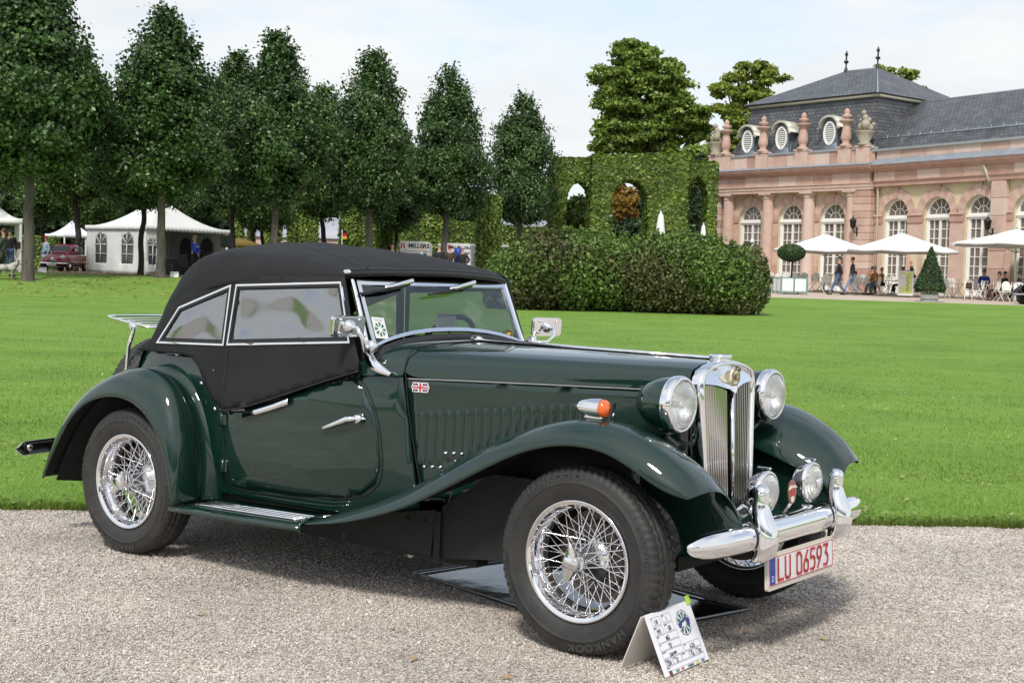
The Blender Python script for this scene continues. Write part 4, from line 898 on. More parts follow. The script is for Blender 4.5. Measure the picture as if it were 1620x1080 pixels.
# lawn with a soft lip at the gravel
yy = np.concatenate([[0, .012, .05, .12, .3, .6, 1], np.linspace(1.6, 50.3, 60)])
X = np.concatenate([-np.geomspace(6, 60, 14)[::-1], np.linspace(-5.7, 7.9, 90), np.geomspace(8.4, 70, 16)]); nx = len(X)
v = []; 
for j, d in enumerate(yy):
    for x in X:
        x = float(x); y = float(edge_y(x) if abs(x) < 12 else 7.25+.087*np.clip(x, -30, 30))+d*(1 if d < 1.5 else (57.5-7.25-.087*np.clip(x, -30, 30))/50.3)
        v.append((x, y, float(gz(x, y))+(.030*min(1, (d/.12)**.5) if d > 0 else -.02)))
f = [(j*nx+i, j*nx+i+1, (j+1)*nx+i+1, (j+1)*nx+i) for j in range(len(yy)-1) for i in range(nx-1)]
o = mesh('lawn', v, f, lawnm, None, True); o['kind'] = 'structure'
sheet('rear_lawn', np.linspace(-80, 80, 9), np.linspace(-70, -5.5, 9), lambda x, y: x*0+.02, lawnm)
sheet('path', np.linspace(-60, 4, 20), np.linspace(57.3, 62.5, 6), lambda x, y: gz(x, y)-.012, pathm)
sheet('terrace', np.linspace(6, 46, 30), np.linspace(57.4, 96, 30), lambda x, y: gz(x, y)+.012, terrm)
# gravel sheet + stones
def gravel_mat(name, island):
    m = bpy.data.materials.new(name); m.use_nodes = True; t = m.node_tree; n = t.nodes; k = t.links.new; b = n['Principled BSDF']; b.inputs['Roughness'].default_value = .8; b.inputs['Specular IOR Level'].default_value = .35
    co = n.new('ShaderNodeTexCoord'); r = n.new('ShaderNodeValToRGB'); e = r.color_ramp.elements
    cs = [(0, (.225, .19, .165)), (.15, (.345, .292, .252)), (.38, (.47, .410, .358)), (.62, (.56, .502, .446)), (.82, (.65, .603, .55)), (1, (.78, .755, .715))]
    e[0].position, e[0].color = cs[0][0], (*cs[0][1], 1); e[1].position, e[1].color = cs[-1][0], (*cs[-1][1], 1)
    for p, c in cs[1:-1]: q = e.new(p); q.color = (*c, 1)
    big = n.new('ShaderNodeTexNoise'); big.inputs['Scale'].default_value = 1.3; big.inputs['Detail'].default_value = 4; k(co.outputs['Object'], big.inputs['Vector'])
    br = n.new('ShaderNodeMapRange'); br.inputs[1].default_value = .3; br.inputs[2].default_value = .7; br.inputs[3].default_value = .84; br.inputs[4].default_value = 1.18; k(big.outputs[0], br.inputs[0])
    sc = n.new('ShaderNodeVectorMath'); sc.operation = 'SCALE'; k(r.outputs[0], sc.inputs[0]); k(br.outputs[0], sc.inputs['Scale']); k(sc.outputs[0], b.inputs['Base Color'])
    if island: g = n.new('ShaderNodeNewGeometry'); k(g.outputs['Random Per Island'], r.inputs[0])
    else:
        vo = n.new('ShaderNodeTexVoronoi'); vo.inputs['Scale'].default_value = 105; k(co.outputs['Object'], vo.inputs['Vector']); sp_ = n.new('ShaderNodeSeparateColor'); k(vo.outputs['Color'], sp_.inputs[0]); k(sp_.outputs[0], r.inputs[0])
        bu = n.new('ShaderNodeBump'); bu.inputs['Strength'].default_value = 1; bu.inputs['Distance'].default_value = .006; bu.invert = True; k(vo.outputs['Distance'], bu.inputs['Height']); k(bu.outputs[0], b.inputs['Normal'])
    return m
gv = []
Xg = np.concatenate([[-60, -30, -15], np.linspace(-8, 9, 70), [15, 30, 60]]); Yg = np.concatenate([[-30, -10, 0], np.linspace(2, 8.6, 30)])
X2, Y2 = np.meshgrid(Xg, Yg); Yl = np.minimum(Y2, np.where(np.abs(X2) < 12, edge_y(X2), 7.25+.087*X2)+.06)
v = np.stack([X2, Yl, np.zeros_like(X2)], -1).reshape(-1, 3); nx = len(Xg)
f = [(j*nx+i, j*nx+i+1, (j+1)*nx+i+1, (j+1)*nx+i) for j in range(len(Yg)-1) for i in range(nx-1)]
o = mesh('gravel', v.tolist(), f, gravel_mat('gravel_bed', 0), None, True); o['kind'] = 'structure'
def stones(name, n, x0, x1, y0, y1, smin, smax, m, keep=None):
    P = np.stack([rng.uniform(x0, x1, n), rng.uniform(y0, y1, n)], 1)
    # keep to the visible wedge with a margin
    k_ = (np.abs(P[:, 0]) < P[:, 1]*.43+.35) & (P[:, 1] < edge_y(P[:, 0])+.02)
    if keep is not None: k_ &= keep(P)
    P = P[k_]; n = len(P)
    base = np.array([(1, 0, 0), (-1, 0, 0), (0, 1, 0), (0, -1, 0), (0, 0, 1), (0, 0, -.4)], float); F = np.array([(0, 2, 4), (2, 1, 4), (1, 3, 4), (3, 0, 4), (2, 0, 5), (1, 2, 5), (3, 1, 5), (0, 3, 5)])
    s_ = rng.uniform(smin, smax, (n, 1, 1))*rng.uniform(.6, 1.25, (n, 1, 3)); s_[:, :, 2] *= .75
    V = base[None]*s_*(1+rng.uniform(-.3, .3, (n, 6, 1))); a = rng.uniform(0, 2*PI, n); c, s2 = np.cos(a)[:, None], np.sin(a)[:, None]
    tl = rng.uniform(-.5, .5, (n, 1)); V[:, :, 2] += V[:, :, 0]*tl
    x = V[:, :, 0]*c-V[:, :, 1]*s2; y = V[:, :, 0]*s2+V[:, :, 1]*c; V = np.stack([x+P[:, :1], y+P[:, 1:], V[:, :, 2]+rng.uniform(0, .003, (n, 1))], -1)
    me = bpy.data.meshes.new(name); me.vertices.add(n*6); me.vertices.foreach_set('co', V.reshape(-1)); idx = (np.arange(n)[:, None, None]*6+F[None]).reshape(-1)
    me.loops.add(n*24); me.loops.foreach_set('vertex_index', idx.astype(np.int32)); me.polygons.add(n*8); me.polygons.foreach_set('loop_start', (np.arange(n*8)*3).astype(np.int32))
    me.materials.append(m); me.update(calc_edges=True); o = link(name, me); o['kind'] = 'stuff'; o['label'] = 'fine pinkish beige gravel stones of the parking ground' if 'pebble' not in name else 'scattered larger pebbles among the fine gravel'; return o
gst = gravel_mat('gravel_stone', 1)
stones('gravel_stones', 160000, -2.4, 2.6, 3.7, 5.4, .0022, .0055, gst)
stones('gravel_pebbles', 1500, -3, 3.4, 3.7, 7.6, .007, .012, gst)
stones('gravel_stones', 120000, -3.2, 3.6, 5.4, 7.9, .0028, .0066, gst)
# grass blades on the near lawn
def blades(name, n, y0, y1, h0, h1, wd, m, fringe=False, xr=.48, pw=1.5):
    if fringe: x = rng.uniform(-3.4, 4.0, n); y = edge_y(x)+np.abs(rng.normal(0, .05, n))-.02
    else: y = y0+(y1-y0)*rng.random(n)**pw; x = rng.uniform(-1, 1, n)*(y*xr+.3); ok = y > edge_y(x)+.01; x, y = x[ok], y[ok]
    n = len(x); z = gz(x, y)+(.0 if fringe else .024)
    a = rng.uniform(0, 2*PI, n); h = rng.uniform(h0, h1, n)*(1+.2*np.sin(x*2.1+y*1.7+1)*np.sin(y*1.3-x*.8)); ln = rng.uniform(.2, .9, n)*h; b = a+rng.uniform(-1, 1, n)+PI/2
    if fringe: b = np.where(rng.random(n) < .5, rng.uniform(PI*1.1, PI*1.9, n), b)
    V = np.empty((n, 3, 3)); V[:, 0] = np.stack([x-np.cos(a)*wd, y-np.sin(a)*wd, z], 1); V[:, 1] = np.stack([x+np.cos(a)*wd, y+np.sin(a)*wd, z], 1); V[:, 2] = np.stack([x+np.cos(b)*ln, y+np.sin(b)*ln, z+h], 1)
    me = bpy.data.meshes.new(name); me.vertices.add(n*3); me.vertices.foreach_set('co', V.reshape(-1)); me.loops.add(n*3); me.loops.foreach_set('vertex_index', np.arange(n*3, dtype=np.int32)); me.polygons.add(n); me.polygons.foreach_set('loop_start', (np.arange(n)*3).astype(np.int32))
    me.materials.append(m); me.update(calc_edges=True); o = link(name, me); o['kind'] = 'stuff'; o['label'] = 'short bright green grass blades of the mown lawn'; return o
bl = leafmat('grass_blade', (.16, .30, .032), (.24, .40, .06), (.33, .38, .12), .55, .4)
rng = np.random.default_rng(21)
blades('grass', 270000, 7.0, 24, .010, .028, .0034, bl, pw=2.4)
blades('grass', 120000, 9, 46, .012, .030, .008, bl, pw=1.25)
blades('grass_fringe', 30000, 0, 0, .012, .055, .003, leafmat('grass_edge', (.09, .18, .02), (.20, .28, .05), (.36, .30, .14), .6, .35), True)
n = 900; x = rng.uniform(-3.3, 4.2, n); P = np.stack([x, edge_y(x)+np.abs(rng.normal(.05, .07, n)), rng.uniform(.02, .055, n)], 1)
o = link('edge_weeds', leaf_mesh('edge_weeds', P, .035, leafmat('weed_leaf', (.07, .16, .02), (.15, .27, .04), None, .5, .3), np.tile([0, -.2, 1.], (n, 1)), .6)); tag(o, 'small clover and weed leaves along the lawn edge', kind='stuff')
n = 5200; y = 7.3+rng.random(n)**1.6*9; x = rng.uniform(-1, 1, n)*(y*.42); cl_ = np.sin(x*1.9+y*2.3)+np.sin(x*.8-y*1.1+2)+rng.normal(0, .6, n); k_ = (cl_ > .7) & (y > edge_y(x)+.03); P = np.stack([x, y, gz(x, y)+.045], 1)[k_]
o = link('clover_patches', leaf_mesh('clover_patches', P, .030, leafmat('clover_leaf', (.12, .22, .04), (.24, .34, .09), (.42, .42, .2), .55, .3), np.tile([0, -.2, 1.], (len(P), 1)), .6)); tag(o, 'patches of clover and pale dry tufts in the near lawn', kind='stuff')
# ---------------------------------------------------------------- leaves on the bank, twigs on the gravel
dryleaf = leafmat('dry_leaf', (.30, .17, .06), (.50, .36, .18), (.6, .5, .35), .6, .15)
n = 900; P = np.stack([rng.uniform(-26, -8, n), rng.normal(53.0, 3.0, n), np.zeros(n)], 1); P = np.concatenate([P, np.stack([rng.uniform(-30, 0, 2600), rng.uniform(57.5, 66, 2600), np.zeros(2600)], 1)])
P = P[P[:, 1] > 44]; P[:, 2] = gz(P[:, 0], P[:, 1])+.06
o = link('fallen_leaves', leaf_mesh('fallen_leaves', P, .14, dryleaf, np.tile([0, 0, 1.], (len(P), 1)), .8)); tag(o, 'dry brown leaves fallen on the bank and path beneath the limes', kind='stuff')
for (px, py, c) in ((800, 1072, 0), (655, 1042, 1), (660, 1058, 1)):
    pass
# ================================================================ TREES AND HEDGES
limeleaf = leafmat('lime_leaf', (.022, .060, .014), (.058, .125, .028), (.16, .24, .08), .38, .22)
limeleaf2 = leafmat('lime_leaf_light', (.035, .085, .016), (.085, .17, .032), (.17, .26, .07), .42, .3)
barkm = mat('bark', (.15, .13, .11), .9, 0, .6, 4, .8, 16, stretch=(3, 3, .6), bdist=.05)
barkd = mat('bark_dark', (.035, .028, .024), .9, 0, .5, 4, .8, 16, stretch=(3, 3, .6), bdist=.05)
def crown_pts(prof, n, ncl, cr, seed, irr=.22):
    """prof: [(height, radius)]; leaves gathered in clumps over the volume"""
    g = np.random.default_rng(seed); zs = np.array([p[0] for p in prof]); rs = np.array([p[1] for p in prof])
    w_ = rs**1.3+.05; hz_ = np.linspace(zs[0], zs[-1], 400); pr = np.interp(hz_, zs, w_); pr /= pr.sum()
    z = g.choice(hz_, ncl, p=pr)+g.normal(0, .08, ncl); a = g.uniform(0, 2*PI, ncl); R = np.interp(z, zs, rs)
    lump = 1+irr*np.sin(a*3+z*1.3+seed)*.6+irr*np.sin(a*5-z*2.1+seed*2)*.5
    r_ = R*lump*(g.random(ncl)**.38); C_ = np.stack([r_*np.cos(a), r_*np.sin(a), z], 1)
    k_ = g.integers(0, ncl, n); s_ = cr*(.6+.8*g.random(ncl))[k_][:, None]
    P = C_[k_]+np.clip(g.normal(0, 1, (n, 3)), -1.9, 1.9)*s_*np.array([1, 1, .75]); nr = P.copy(); nr[:, 2] = (P[:, 2]-(zs[0]+zs[-1])/2)*.5+.6; nr /= np.linalg.norm(nr, axis=1, keepdims=True)+1e-6
    m_ = 230; zz_ = g.uniform(zs[0]+(zs[-1]-zs[0])*.22, zs[-1]*.985, m_); aa = g.uniform(0, 2*PI, m_); RR_ = np.interp(zz_, zs, rs)*(.86+.14*g.random(m_)); ln = g.uniform(.25, .75, m_); q = 13; t = np.linspace(0, 1, q)[None, :]
    ox = (RR_[:, None]+ln[:, None]*t*.45); X_ = ox*np.cos(aa)[:, None]; Y_ = ox*np.sin(aa)[:, None]; Z_ = zz_[:, None]+ln[:, None]*t*.95
    Q_ = np.stack([X_, Y_, Z_], -1).reshape(-1, 3)+g.normal(0, .045, (m_*q, 3)); P = np.concatenate([Q_, P]); n2 = g.normal(size=(len(Q_), 3)); nr = np.concatenate([n2/np.linalg.norm(n2, axis=1, keepdims=True), nr])
    return P, nr
def trunk_mesh(name, h, r0, r1, seed, bend=.15, m=None, limbs=6, top=2.0):
    g = random.Random(seed); mb_ = MB(); P = [(0, 0, -.1), (.0, 0, .12)]; rr_ = [r0*1.5, r0*1.15]
    for i in range(1, 8): P.append((bend*g.uniform(-.6, .6), bend*g.uniform(-.6, .6), h*i/7)); rr_.append(r0+(r1-r0)*i/7)
    P.append((0, 0, h+top)); rr_.append(r1*.4); mb_.tube([tuple(p) for p in smooth_line(P, 22)], [interp(i/21*(len(rr_)-1), list(enumerate(rr_))) for i in range(22)], 10)
    for i in range(limbs):
        a = 2*PI*i/limbs+g.random(); z = h*(.8+.3*g.random()); l = 1.2+g.random(); mb_.tube([(0, 0, z), (math.cos(a)*l*.5, math.sin(a)*l*.5, z+.5), (math.cos(a)*l, math.sin(a)*l, z+1.3)], [r1*.6, r1*.4, r1*.15], 6)
    me = bpy.data.meshes.new(name); me.from_pydata(mb_.v, [], mb_.f); me.materials.append(m or barkm); me.polygons.foreach_set('use_smooth', mb_.sm); return me
LP_ = [(3.7, .6), (3.95, 1.3), (4.4, 1.75), (5.2, 2.0), (6.2, 2.0), (7.4, 1.74), (8.6, 1.32), (9.6, .86), (10.4, .42), (11.1, .08)]
crowns = []
for i in range(4):
    P, nr = crown_pts([(z, r_*(1+.09*math.sin(i*2.3+z*1.4))) for z, r_ in LP_], 38000, 420, .27, 11+i, .3)
    crowns.append((leaf_mesh('crown', P, .145, limeleaf, nr, .45), leaf_mesh('crown', P[:28000], .155, limeleaf2, nr[:28000], .45)))
trunks = [trunk_mesh('trunk', 4.1, .19, .13, 5+i, .05) for i in range(3)]
trunkd = [trunk_mesh('trunk', 4.1, .15, .12, 15+i, .22, barkd) for i in range(2)]
def tree(name, label, px, py, d, h, crown, trk, group, wsc=1, rz=0, thz=1.0, gl=None):
    p = at(px, py, d); z = float(gz(p.x, p.y))-.03; s_ = h/11.0
    o = thing(name, label, 'tree', (p.x, p.y, z), rz, group)
    t = link('trunk', trk, o); t.scale = (s_*1.05, s_*1.05, s_*thz); c = link('crown', crown, o); c.scale = (s_*wsc, s_*wsc, s_); return o
G1 = 'clipped lime trees in rows beside the lawn'
front = [(44, 53.5, 12.6, 0, 'dark lime tree at the left picture edge, tallest and nearest of the front row', 1.05),
 (254, 56.5, 10.75, 1, 'dark lime tree in front of the white marquee, sharp pointed top', 1.12), (432, 61, 10.6, 2, 'dark lime tree in the front row, just right of the black loudspeaker', 1.06),
 (581, 66, 10.8, 3, 'dark lime tree in the front row, behind the highest part of the soft top', 1.0), (702, 72, 10.9, 0, 'dark lime tree of the front row, above the first white trailer', .98), (820, 81, 10.8, 1, 'dark lime tree at the right end of the front row, above the big shrub', .98)]
for i, (px, d, h, ci, lb, ws_) in enumerate(front):
    tree('lime_tree', lb, px, hz(px)+20, d, h, crowns[ci][0], trunks[i % 3], G1, ws_, i*1.3)
back = [(118, 76, 12.2, 'lime tree of the second row, right of the leftmost tree, over the small white tent'), (222, 59.5, 8.9, 'lime tree with dark crooked trunk against the marquee wall'), (-30, 60, 10.5, 'lime tree of the second row cut by the left picture edge'),
 (368, 71, 11.2, 'lime tree behind the right end of the marquee, dark thin trunk'), (402, 80, 9.4, 'lime tree with thin trunk, left one of a close pair behind the loudspeaker'), (414, 88, 8.9, 'lime tree with thin trunk, right one of a close pair behind the loudspeaker'),
 (508, 79, 10.8, 'lime tree of the second row between the second and third front crowns from the marquee'), (622, 88, 9.8, 'lime tree with leaning thin trunk, behind the roof of the roadster'), (150, 84, 8.2, 'lime tree behind the small white tent, third row'),
 (300, 86, 8.4, 'lime tree behind the peak of the marquee'), (70, 84, 9.5, 'lime tree of the third row behind the leftmost trunk'), (716, 100, 8.2, 'small lime tree far behind the front row, above the second trailer')]
for i, (px, d, h, lb) in enumerate(back):
    tree('lime_tree', lb, px, hz(px)+18, d, h, crowns[(i*3+1) % 4][1 if i % 4 in (0, 2) else 0], trunkd[i % 2], G1, 1.05, i*2.1+.5)
for i in range(11):
    o = thing('lime_tree', ('lime tree behind the viewer, %s of its row from the left' % ('first', 'second', 'third', 'fourth', 'fifth', 'sixth', 'seventh', 'eighth', 'ninth', 'tenth', 'last')[i]), 'tree', (-36+i*7.2, -34-(i % 3), 0), i*1.7, 'lime trees behind the viewer'); t = link('trunk', trunks[i % 3], o); c_ = link('crown', crowns[i % 4][0], o); o.scale = (1.15, 1.15, 1.1)
# tall old trees behind the arcade hedge and the palace
parkleaf = leafmat('park_leaf', (.10, .175, .028), (.24, .34, .06), (.36, .43, .11), .42, .32)
parkleaf2 = leafmat('park_leaf_yellow', (.14, .21, .03), (.32, .39, .07), (.44, .48, .14), .45, .35)
def park_tree(label, px, ptop, d, lobes, m, trunk_r=.5, dens_=1.0, ls=.5):
    base = at(px, hz(px), d); H = at(px, ptop, d).z; zb = .8; o = thing('maple_tree', label, 'tree', (base.x, base.y, zb), 0, 'tall old trees behind the palace garden')
    P = []; sc = d/2185.36; g = np.random.default_rng(int(px))
    for (lx, ly, rx, ry, nl) in lobes:
        c = at(lx, ly, d); c = np.array([c.x-base.x, 0, c.z-zb]); n = int(nl*dens_); k_ = max(6, n//150)
        a = g.normal(size=(k_, 3)); a /= np.linalg.norm(a, axis=1, keepdims=True); cc = c+a*(g.random((k_, 1))**.4)*g.uniform(.8, 1.22, (k_, 1))*np.array([rx*sc, rx*sc*.9, ry*sc])
        q = g.integers(0, k_, n); P.append(cc[q]+g.normal(size=(n, 3))*np.array([.8, .8, .36])*(min(rx, ry)*sc*.15+.17))
    P = np.concatenate(P); nr = np.tile([0, -.3, .95], (len(P), 1))
    link('crown', leaf_mesh('crown', P, ls, m, nr, .35), o)
    mb_ = MB(); h = H-zb; mb_.tube([(0, 0, -.5), (0, 0, h*.35), (.2, 0, h*.6), (0, 0, h*.9)], [trunk_r, trunk_r*.8, trunk_r*.5, .06], 8)
    for (lx, ly, rx, ry, nl) in lobes:
        c = at(lx, ly, d); mb_.tube([(0, 0, h*.3+max(0, (c.z-zb)*.12)), ((c.x-base.x)*.45, 0, (c.z-zb)*.72), (c.x-base.x, 0, c.z-zb+ry*sc*.3)], [trunk_r*.4, trunk_r*.25, .05], 6)
    mb_.build('trunk', barkd, o)
park_tree('tall broad green tree behind the arcade hedge, highest of the old trees', 1015, 62, 118, [(1005, 85, 35, 20, 5000), (985, 120, 45, 28, 8000), (1040, 120, 45, 28, 8000), (975, 165, 36, 30, 6500), (1015, 165, 45, 32, 8000), (1070, 150, 30, 28, 5000), (1085, 185, 40, 26, 6500), (975, 215, 36, 28, 7000), (1025, 215, 50, 30, 9000), (1095, 215, 26, 16, 3000), (1115, 205, 14, 14, 1200), (955, 235, 18, 14, 2500), (1060, 240, 30, 14, 3500)], parkleaf, .6, .85, .34)
park_tree('loose yellowish tree left of the slate mansard roof', 1185, 98, 112, [(1195, 108, 30, 10, 2600), (1165, 120, 22, 12, 2000), (1218, 125, 26, 14, 2800), (1150, 145, 24, 13, 2200), (1185, 150, 34, 18, 4500), (1140, 178, 14, 12, 1000), (1175, 185, 32, 20, 4500), (1165, 215, 30, 18, 4000), (1145, 232, 26, 14, 2500), (1215, 160, 20, 16, 2000)], parkleaf2, .4, .8, .30)
park_tree('treetop showing over the palace roof ridge, right of the finials', 1420, 106, 128, [(1395, 112, 16, 6, 1000), (1425, 122, 24, 12, 2400), (1440, 140, 22, 12, 2000), (1400, 128, 24, 14, 2000)], parkleaf2, .4, .8, .30)
park_tree('low dark treetop between the arcade hedge and the palace', 1105, 235, 106, [(1110, 245, 24, 16, 2600), (1118, 275, 20, 25, 3000), (1090, 262, 25, 20, 2600)], parkleaf, .4, 1, .36)
# far wood: reads as one mass
P = []
for i in range(58):
    px = -60+i*17.5+rng.uniform(-6, 6); d = rng.uniform(138, 165); top = interp(px, [(-60, 262), (300, 272), (440, 300), (520, 318), (640, 322), (740, 330), (800, 335), (930, 330)])+rng.uniform(-10, 14); c = at(px, top, d); r_ = rng.uniform(2.4, 4.2); n = 1500
    a = rng.normal(size=(n, 3)); a /= np.linalg.norm(a, axis=1, keepdims=True); hh = (c.z-.5)/2; P.append(np.array([c.x, c.y, .5+hh])+a*rng.random((n, 1))**.3*np.array([r_, r_, hh]))
P = np.concatenate(P); o = link('distant_wood', leaf_mesh('distant_wood', P, .9, leafmat('wood_leaf', (.012, .035, .010), (.035, .075, .018), (.07, .11, .03), .5, .25), np.tile([0, -.4, .9], (len(P), 1)), .3)); tag(o, 'dense dark wood closing the view behind the rows of limes', kind='stuff')
# ---- leafy solids: hedges
hedgeleaf = leafmat('hedge_leaf', (.055, .11, .014), (.155, .24, .03), (.26, .33, .07), .45, .3)
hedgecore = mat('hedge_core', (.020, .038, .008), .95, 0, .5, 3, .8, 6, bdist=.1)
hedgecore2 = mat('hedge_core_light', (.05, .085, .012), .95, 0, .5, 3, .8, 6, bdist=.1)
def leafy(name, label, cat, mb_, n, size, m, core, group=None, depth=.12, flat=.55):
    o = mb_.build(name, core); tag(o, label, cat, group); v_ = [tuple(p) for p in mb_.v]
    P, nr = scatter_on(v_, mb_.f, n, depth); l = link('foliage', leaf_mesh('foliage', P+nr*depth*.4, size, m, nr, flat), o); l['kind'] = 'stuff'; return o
def wall_frame(px0, px1, d0, d1):
    a = at(px0, hz(px0), d0); b = at(px1, hz(px1), d1); a.z = b.z = 0; u = (b-a); L_ = u.length; u.normalize(); n = Vector((u.y, -u.x, 0)); 
    M_ = Matrix(((u.x, 0, n.x, a.x), (u.y, 0, n.y, a.y), (0, 1, 0, 0), (0, 0, 0, 1))); 
    def up(px):
        k_ = (px-810)/2185.36; k_ = (k_+0*1); 
        return (k_*a.y-a.x)/(u.x-k_*u.y)
    def zat(px, py):
        t = up(px); d = a.y+u.y*t; return at(px, py, d).z
    return M_, up, zat, L_
# arcade hedge: centre block with an arch, wing each side
M_, up, zat, L_ = wall_frame(985, 1080, 84, 84.3)
def arch(x0, x1, zb, zs, ztop, n=10): return [(x0, zb), (x1, zb), (x1, zs)]+[((x0+x1)/2+(x1-x0)/2*math.cos(PI*i/n), zs+(ztop-zs)*math.sin(PI*i/n)) for i in range(1, n)]+[(x0, zs)]
zg = .3
mb = MB(); xa, xb, xc = up(928), up(1079), 0
plate(mb, [(xa, zg), (up(958), zg), (up(958), zat(965, 320))]+[((up(958)+up(1018))/2-(up(1018)-up(958))/2*math.cos(PI*i/10), zat(965, 320)+(zat(988, 283)-zat(965, 320))*math.sin(PI*i/10)) for i in range(1, 10)]+[(up(1018), zat(1012, 320)), (up(1018), zg), (xb, zg), (xb, zat(1079, 243)), (xa, zat(928, 247))], [], M_, -1.8, 0, .8)
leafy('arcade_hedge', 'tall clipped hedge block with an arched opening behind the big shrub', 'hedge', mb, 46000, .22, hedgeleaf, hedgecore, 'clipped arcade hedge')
mb = MB(); M2 = M_ @ Matrix.Translation((0, 0, -.5))
plate(mb, [(up(868), zg), (up(888), zg), (up(888), zat(893, 320))]+[((up(888)+up(929))/2-(up(929)-up(888))/2*math.cos(PI*i/8), zat(893, 320)+(zat(905, 284)-zat(893, 320))*math.sin(PI*i/8)) for i in range(1, 8)]+[(up(929), zat(925, 320)), (up(929), zg), (up(929.5), zg), (up(929.5), zat(927, 250)), (up(868), zat(868, 250))], [], M2, -1.2, 0, .8)
leafy('arcade_hedge', 'lower left wing of the arcade hedge behind the last lime crown', 'hedge', mb, 15000, .22, hedgeleaf, hedgecore, 'clipped arcade hedge')
mb = MB()
plate(mb, [(up(1079.5), zg), (up(1081), zg), (up(1081), zat(1081, 325))]+[((up(1081)+up(1115))/2-(up(1115)-up(1081))/2*math.cos(PI*i/8), zat(1081, 325)+(zat(1097, 276)-zat(1081, 325))*math.sin(PI*i/8)) for i in range(1, 8)]+[(up(1115), zat(1112, 325)), (up(1115), zg), (up(1127), zg), (up(1127), zat(1127, 256)), (up(1079.5), zat(1079, 256))], [], M2, -1.4, 0, .8)
leafy('arcade_hedge', 'right wing of the arcade hedge with a dark arch next to the palace corner', 'hedge', mb, 18000, .22, hedgeleaf, hedgecore, 'clipped arcade hedge')
# shrubs seen through the arches
def blob(name, label, px, py, d, rx, ry, n, m, ls=.25, cat='shrub'):
    c = at(px, py, d); a = rng.normal(size=(n, 3)); a /= np.linalg.norm(a, axis=1, keepdims=True); sc = d/2185.36; nr = a.copy()
    P = a*rng.random((n, 1))**.3*np.array([rx*sc, rx*sc*.8, ry*sc])*(1+.18*np.sin(a[:, :1]*7+px)+.12*np.sin(a[:, 2:]*9)); me = leaf_mesh(name, P, ls, m, nr, .45); o = link(name, me, None, (c.x, c.y, c.z)); tag(o, label, cat); return o
blob('autumn_tree', 'orange tinged small tree seen through the hedge arch', 983, 322, 92, 26, 26, 2600, leafmat('autumn_leaf', (.16, .10, .012), (.34, .20, .03), (.4, .28, .05), .5, .3), .3, 'tree')
blob('yew', 'dark round yew behind the main hedge arch', 1000, 372, 98, 34, 55, 4500, leafmat('yew_leaf', (.014, .034, .010), (.035, .07, .02), None, .5, .1), .3)
blob('yew', 'dark round yew behind the right hedge arch', 1100, 340, 96, 24, 80, 5000, MATS['yew_leaf'], .3)
blob('young_tree', 'light green young tree left of the main hedge arch', 905, 348, 88, 46, 34, 5200, hedgeleaf, .24, 'tree')
blob('shrub_background', 'orange brown bush at the foot of the arcade hedge', 935, 345, 87.5, 16, 30, 1400, MATS['autumn_leaf'], .22)
# big rounded shrub bed
def shrub_pts():
    out = []; nrs = []
    g = np.random.default_rng(5)
    for i in range(34):
        t = i/33; px = 815+t*352; top = interp(px, [(800, 400), (830, 380), (870, 371), (940, 372), (1000, 379), (1060, 373), (1120, 378), (1165, 392), (1200, 425)])+g.uniform(-3, 5)
        for row in (0, 1):
            d = 45.6+row*1.9+g.uniform(-.3, .3)-.8*abs(t-.5); c = at(px+g.uniform(-4, 4), top+row*2, d); zb = float(gz(c.x, c.y)); h = c.z-zb; n = 1300
            a = g.normal(size=(n, 3)); a /= np.linalg.norm(a, axis=1, keepdims=True); ctr = np.array([c.x, c.y, zb+h*.5]); r_ = np.array([.85, 1.15, h*.52])
            out.append(ctr+a*g.random((n, 1))**.22*r_); nrs.append(a)
    for px, py, r0 in ((800, 440, .75), (790, 455, .6), (1190, 450, .65), (1183, 430, .7)):
        c = at(px, py, 46); n = 2200; a = g.normal(size=(n, 3)); a /= np.linalg.norm(a, axis=1, keepdims=True); out.append(np.array([c.x, c.y, c.z])+a*g.random((n, 1))**.22*np.array([r0, 1.0, 1.0])); nrs.append(a)
    # shoots above the outline
    for i in range(170):
        px = g.uniform(800, 1185); top = interp(px, [(800, 400), (830, 380), (870, 371), (940, 372), (1000, 379), (1060, 373), (1120, 378), (1165, 392), (1200, 425)]); c = at(px, top+6, 46+g.uniform(-1, 1.5)); l = g.uniform(.12, .42); n = 26; q = g.random((n, 1)); le = g.uniform(-.3, .3)
        out.append(np.array([c.x, c.y, c.z])+np.concatenate([q*le*l, q*0, q*l], 1)+g.normal(0, .03, (n, 3))); nrs.append(np.tile([0, 0, 1.], (n, 1)))
    P = np.concatenate(out); N_ = np.concatenate(nrs); k_ = P[:, 2] > gz(P[:, 0], P[:, 1])+.05; return P[k_], N_[k_]
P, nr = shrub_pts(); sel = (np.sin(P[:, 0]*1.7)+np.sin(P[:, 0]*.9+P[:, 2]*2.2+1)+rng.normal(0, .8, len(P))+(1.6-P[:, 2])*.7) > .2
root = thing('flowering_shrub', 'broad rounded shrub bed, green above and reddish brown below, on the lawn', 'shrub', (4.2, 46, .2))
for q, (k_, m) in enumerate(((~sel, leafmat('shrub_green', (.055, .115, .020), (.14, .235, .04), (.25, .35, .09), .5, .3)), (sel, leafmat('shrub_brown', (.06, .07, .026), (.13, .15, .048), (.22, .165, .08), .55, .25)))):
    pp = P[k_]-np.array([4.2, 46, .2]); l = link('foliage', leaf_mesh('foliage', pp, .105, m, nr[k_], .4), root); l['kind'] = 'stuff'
mb = MB()
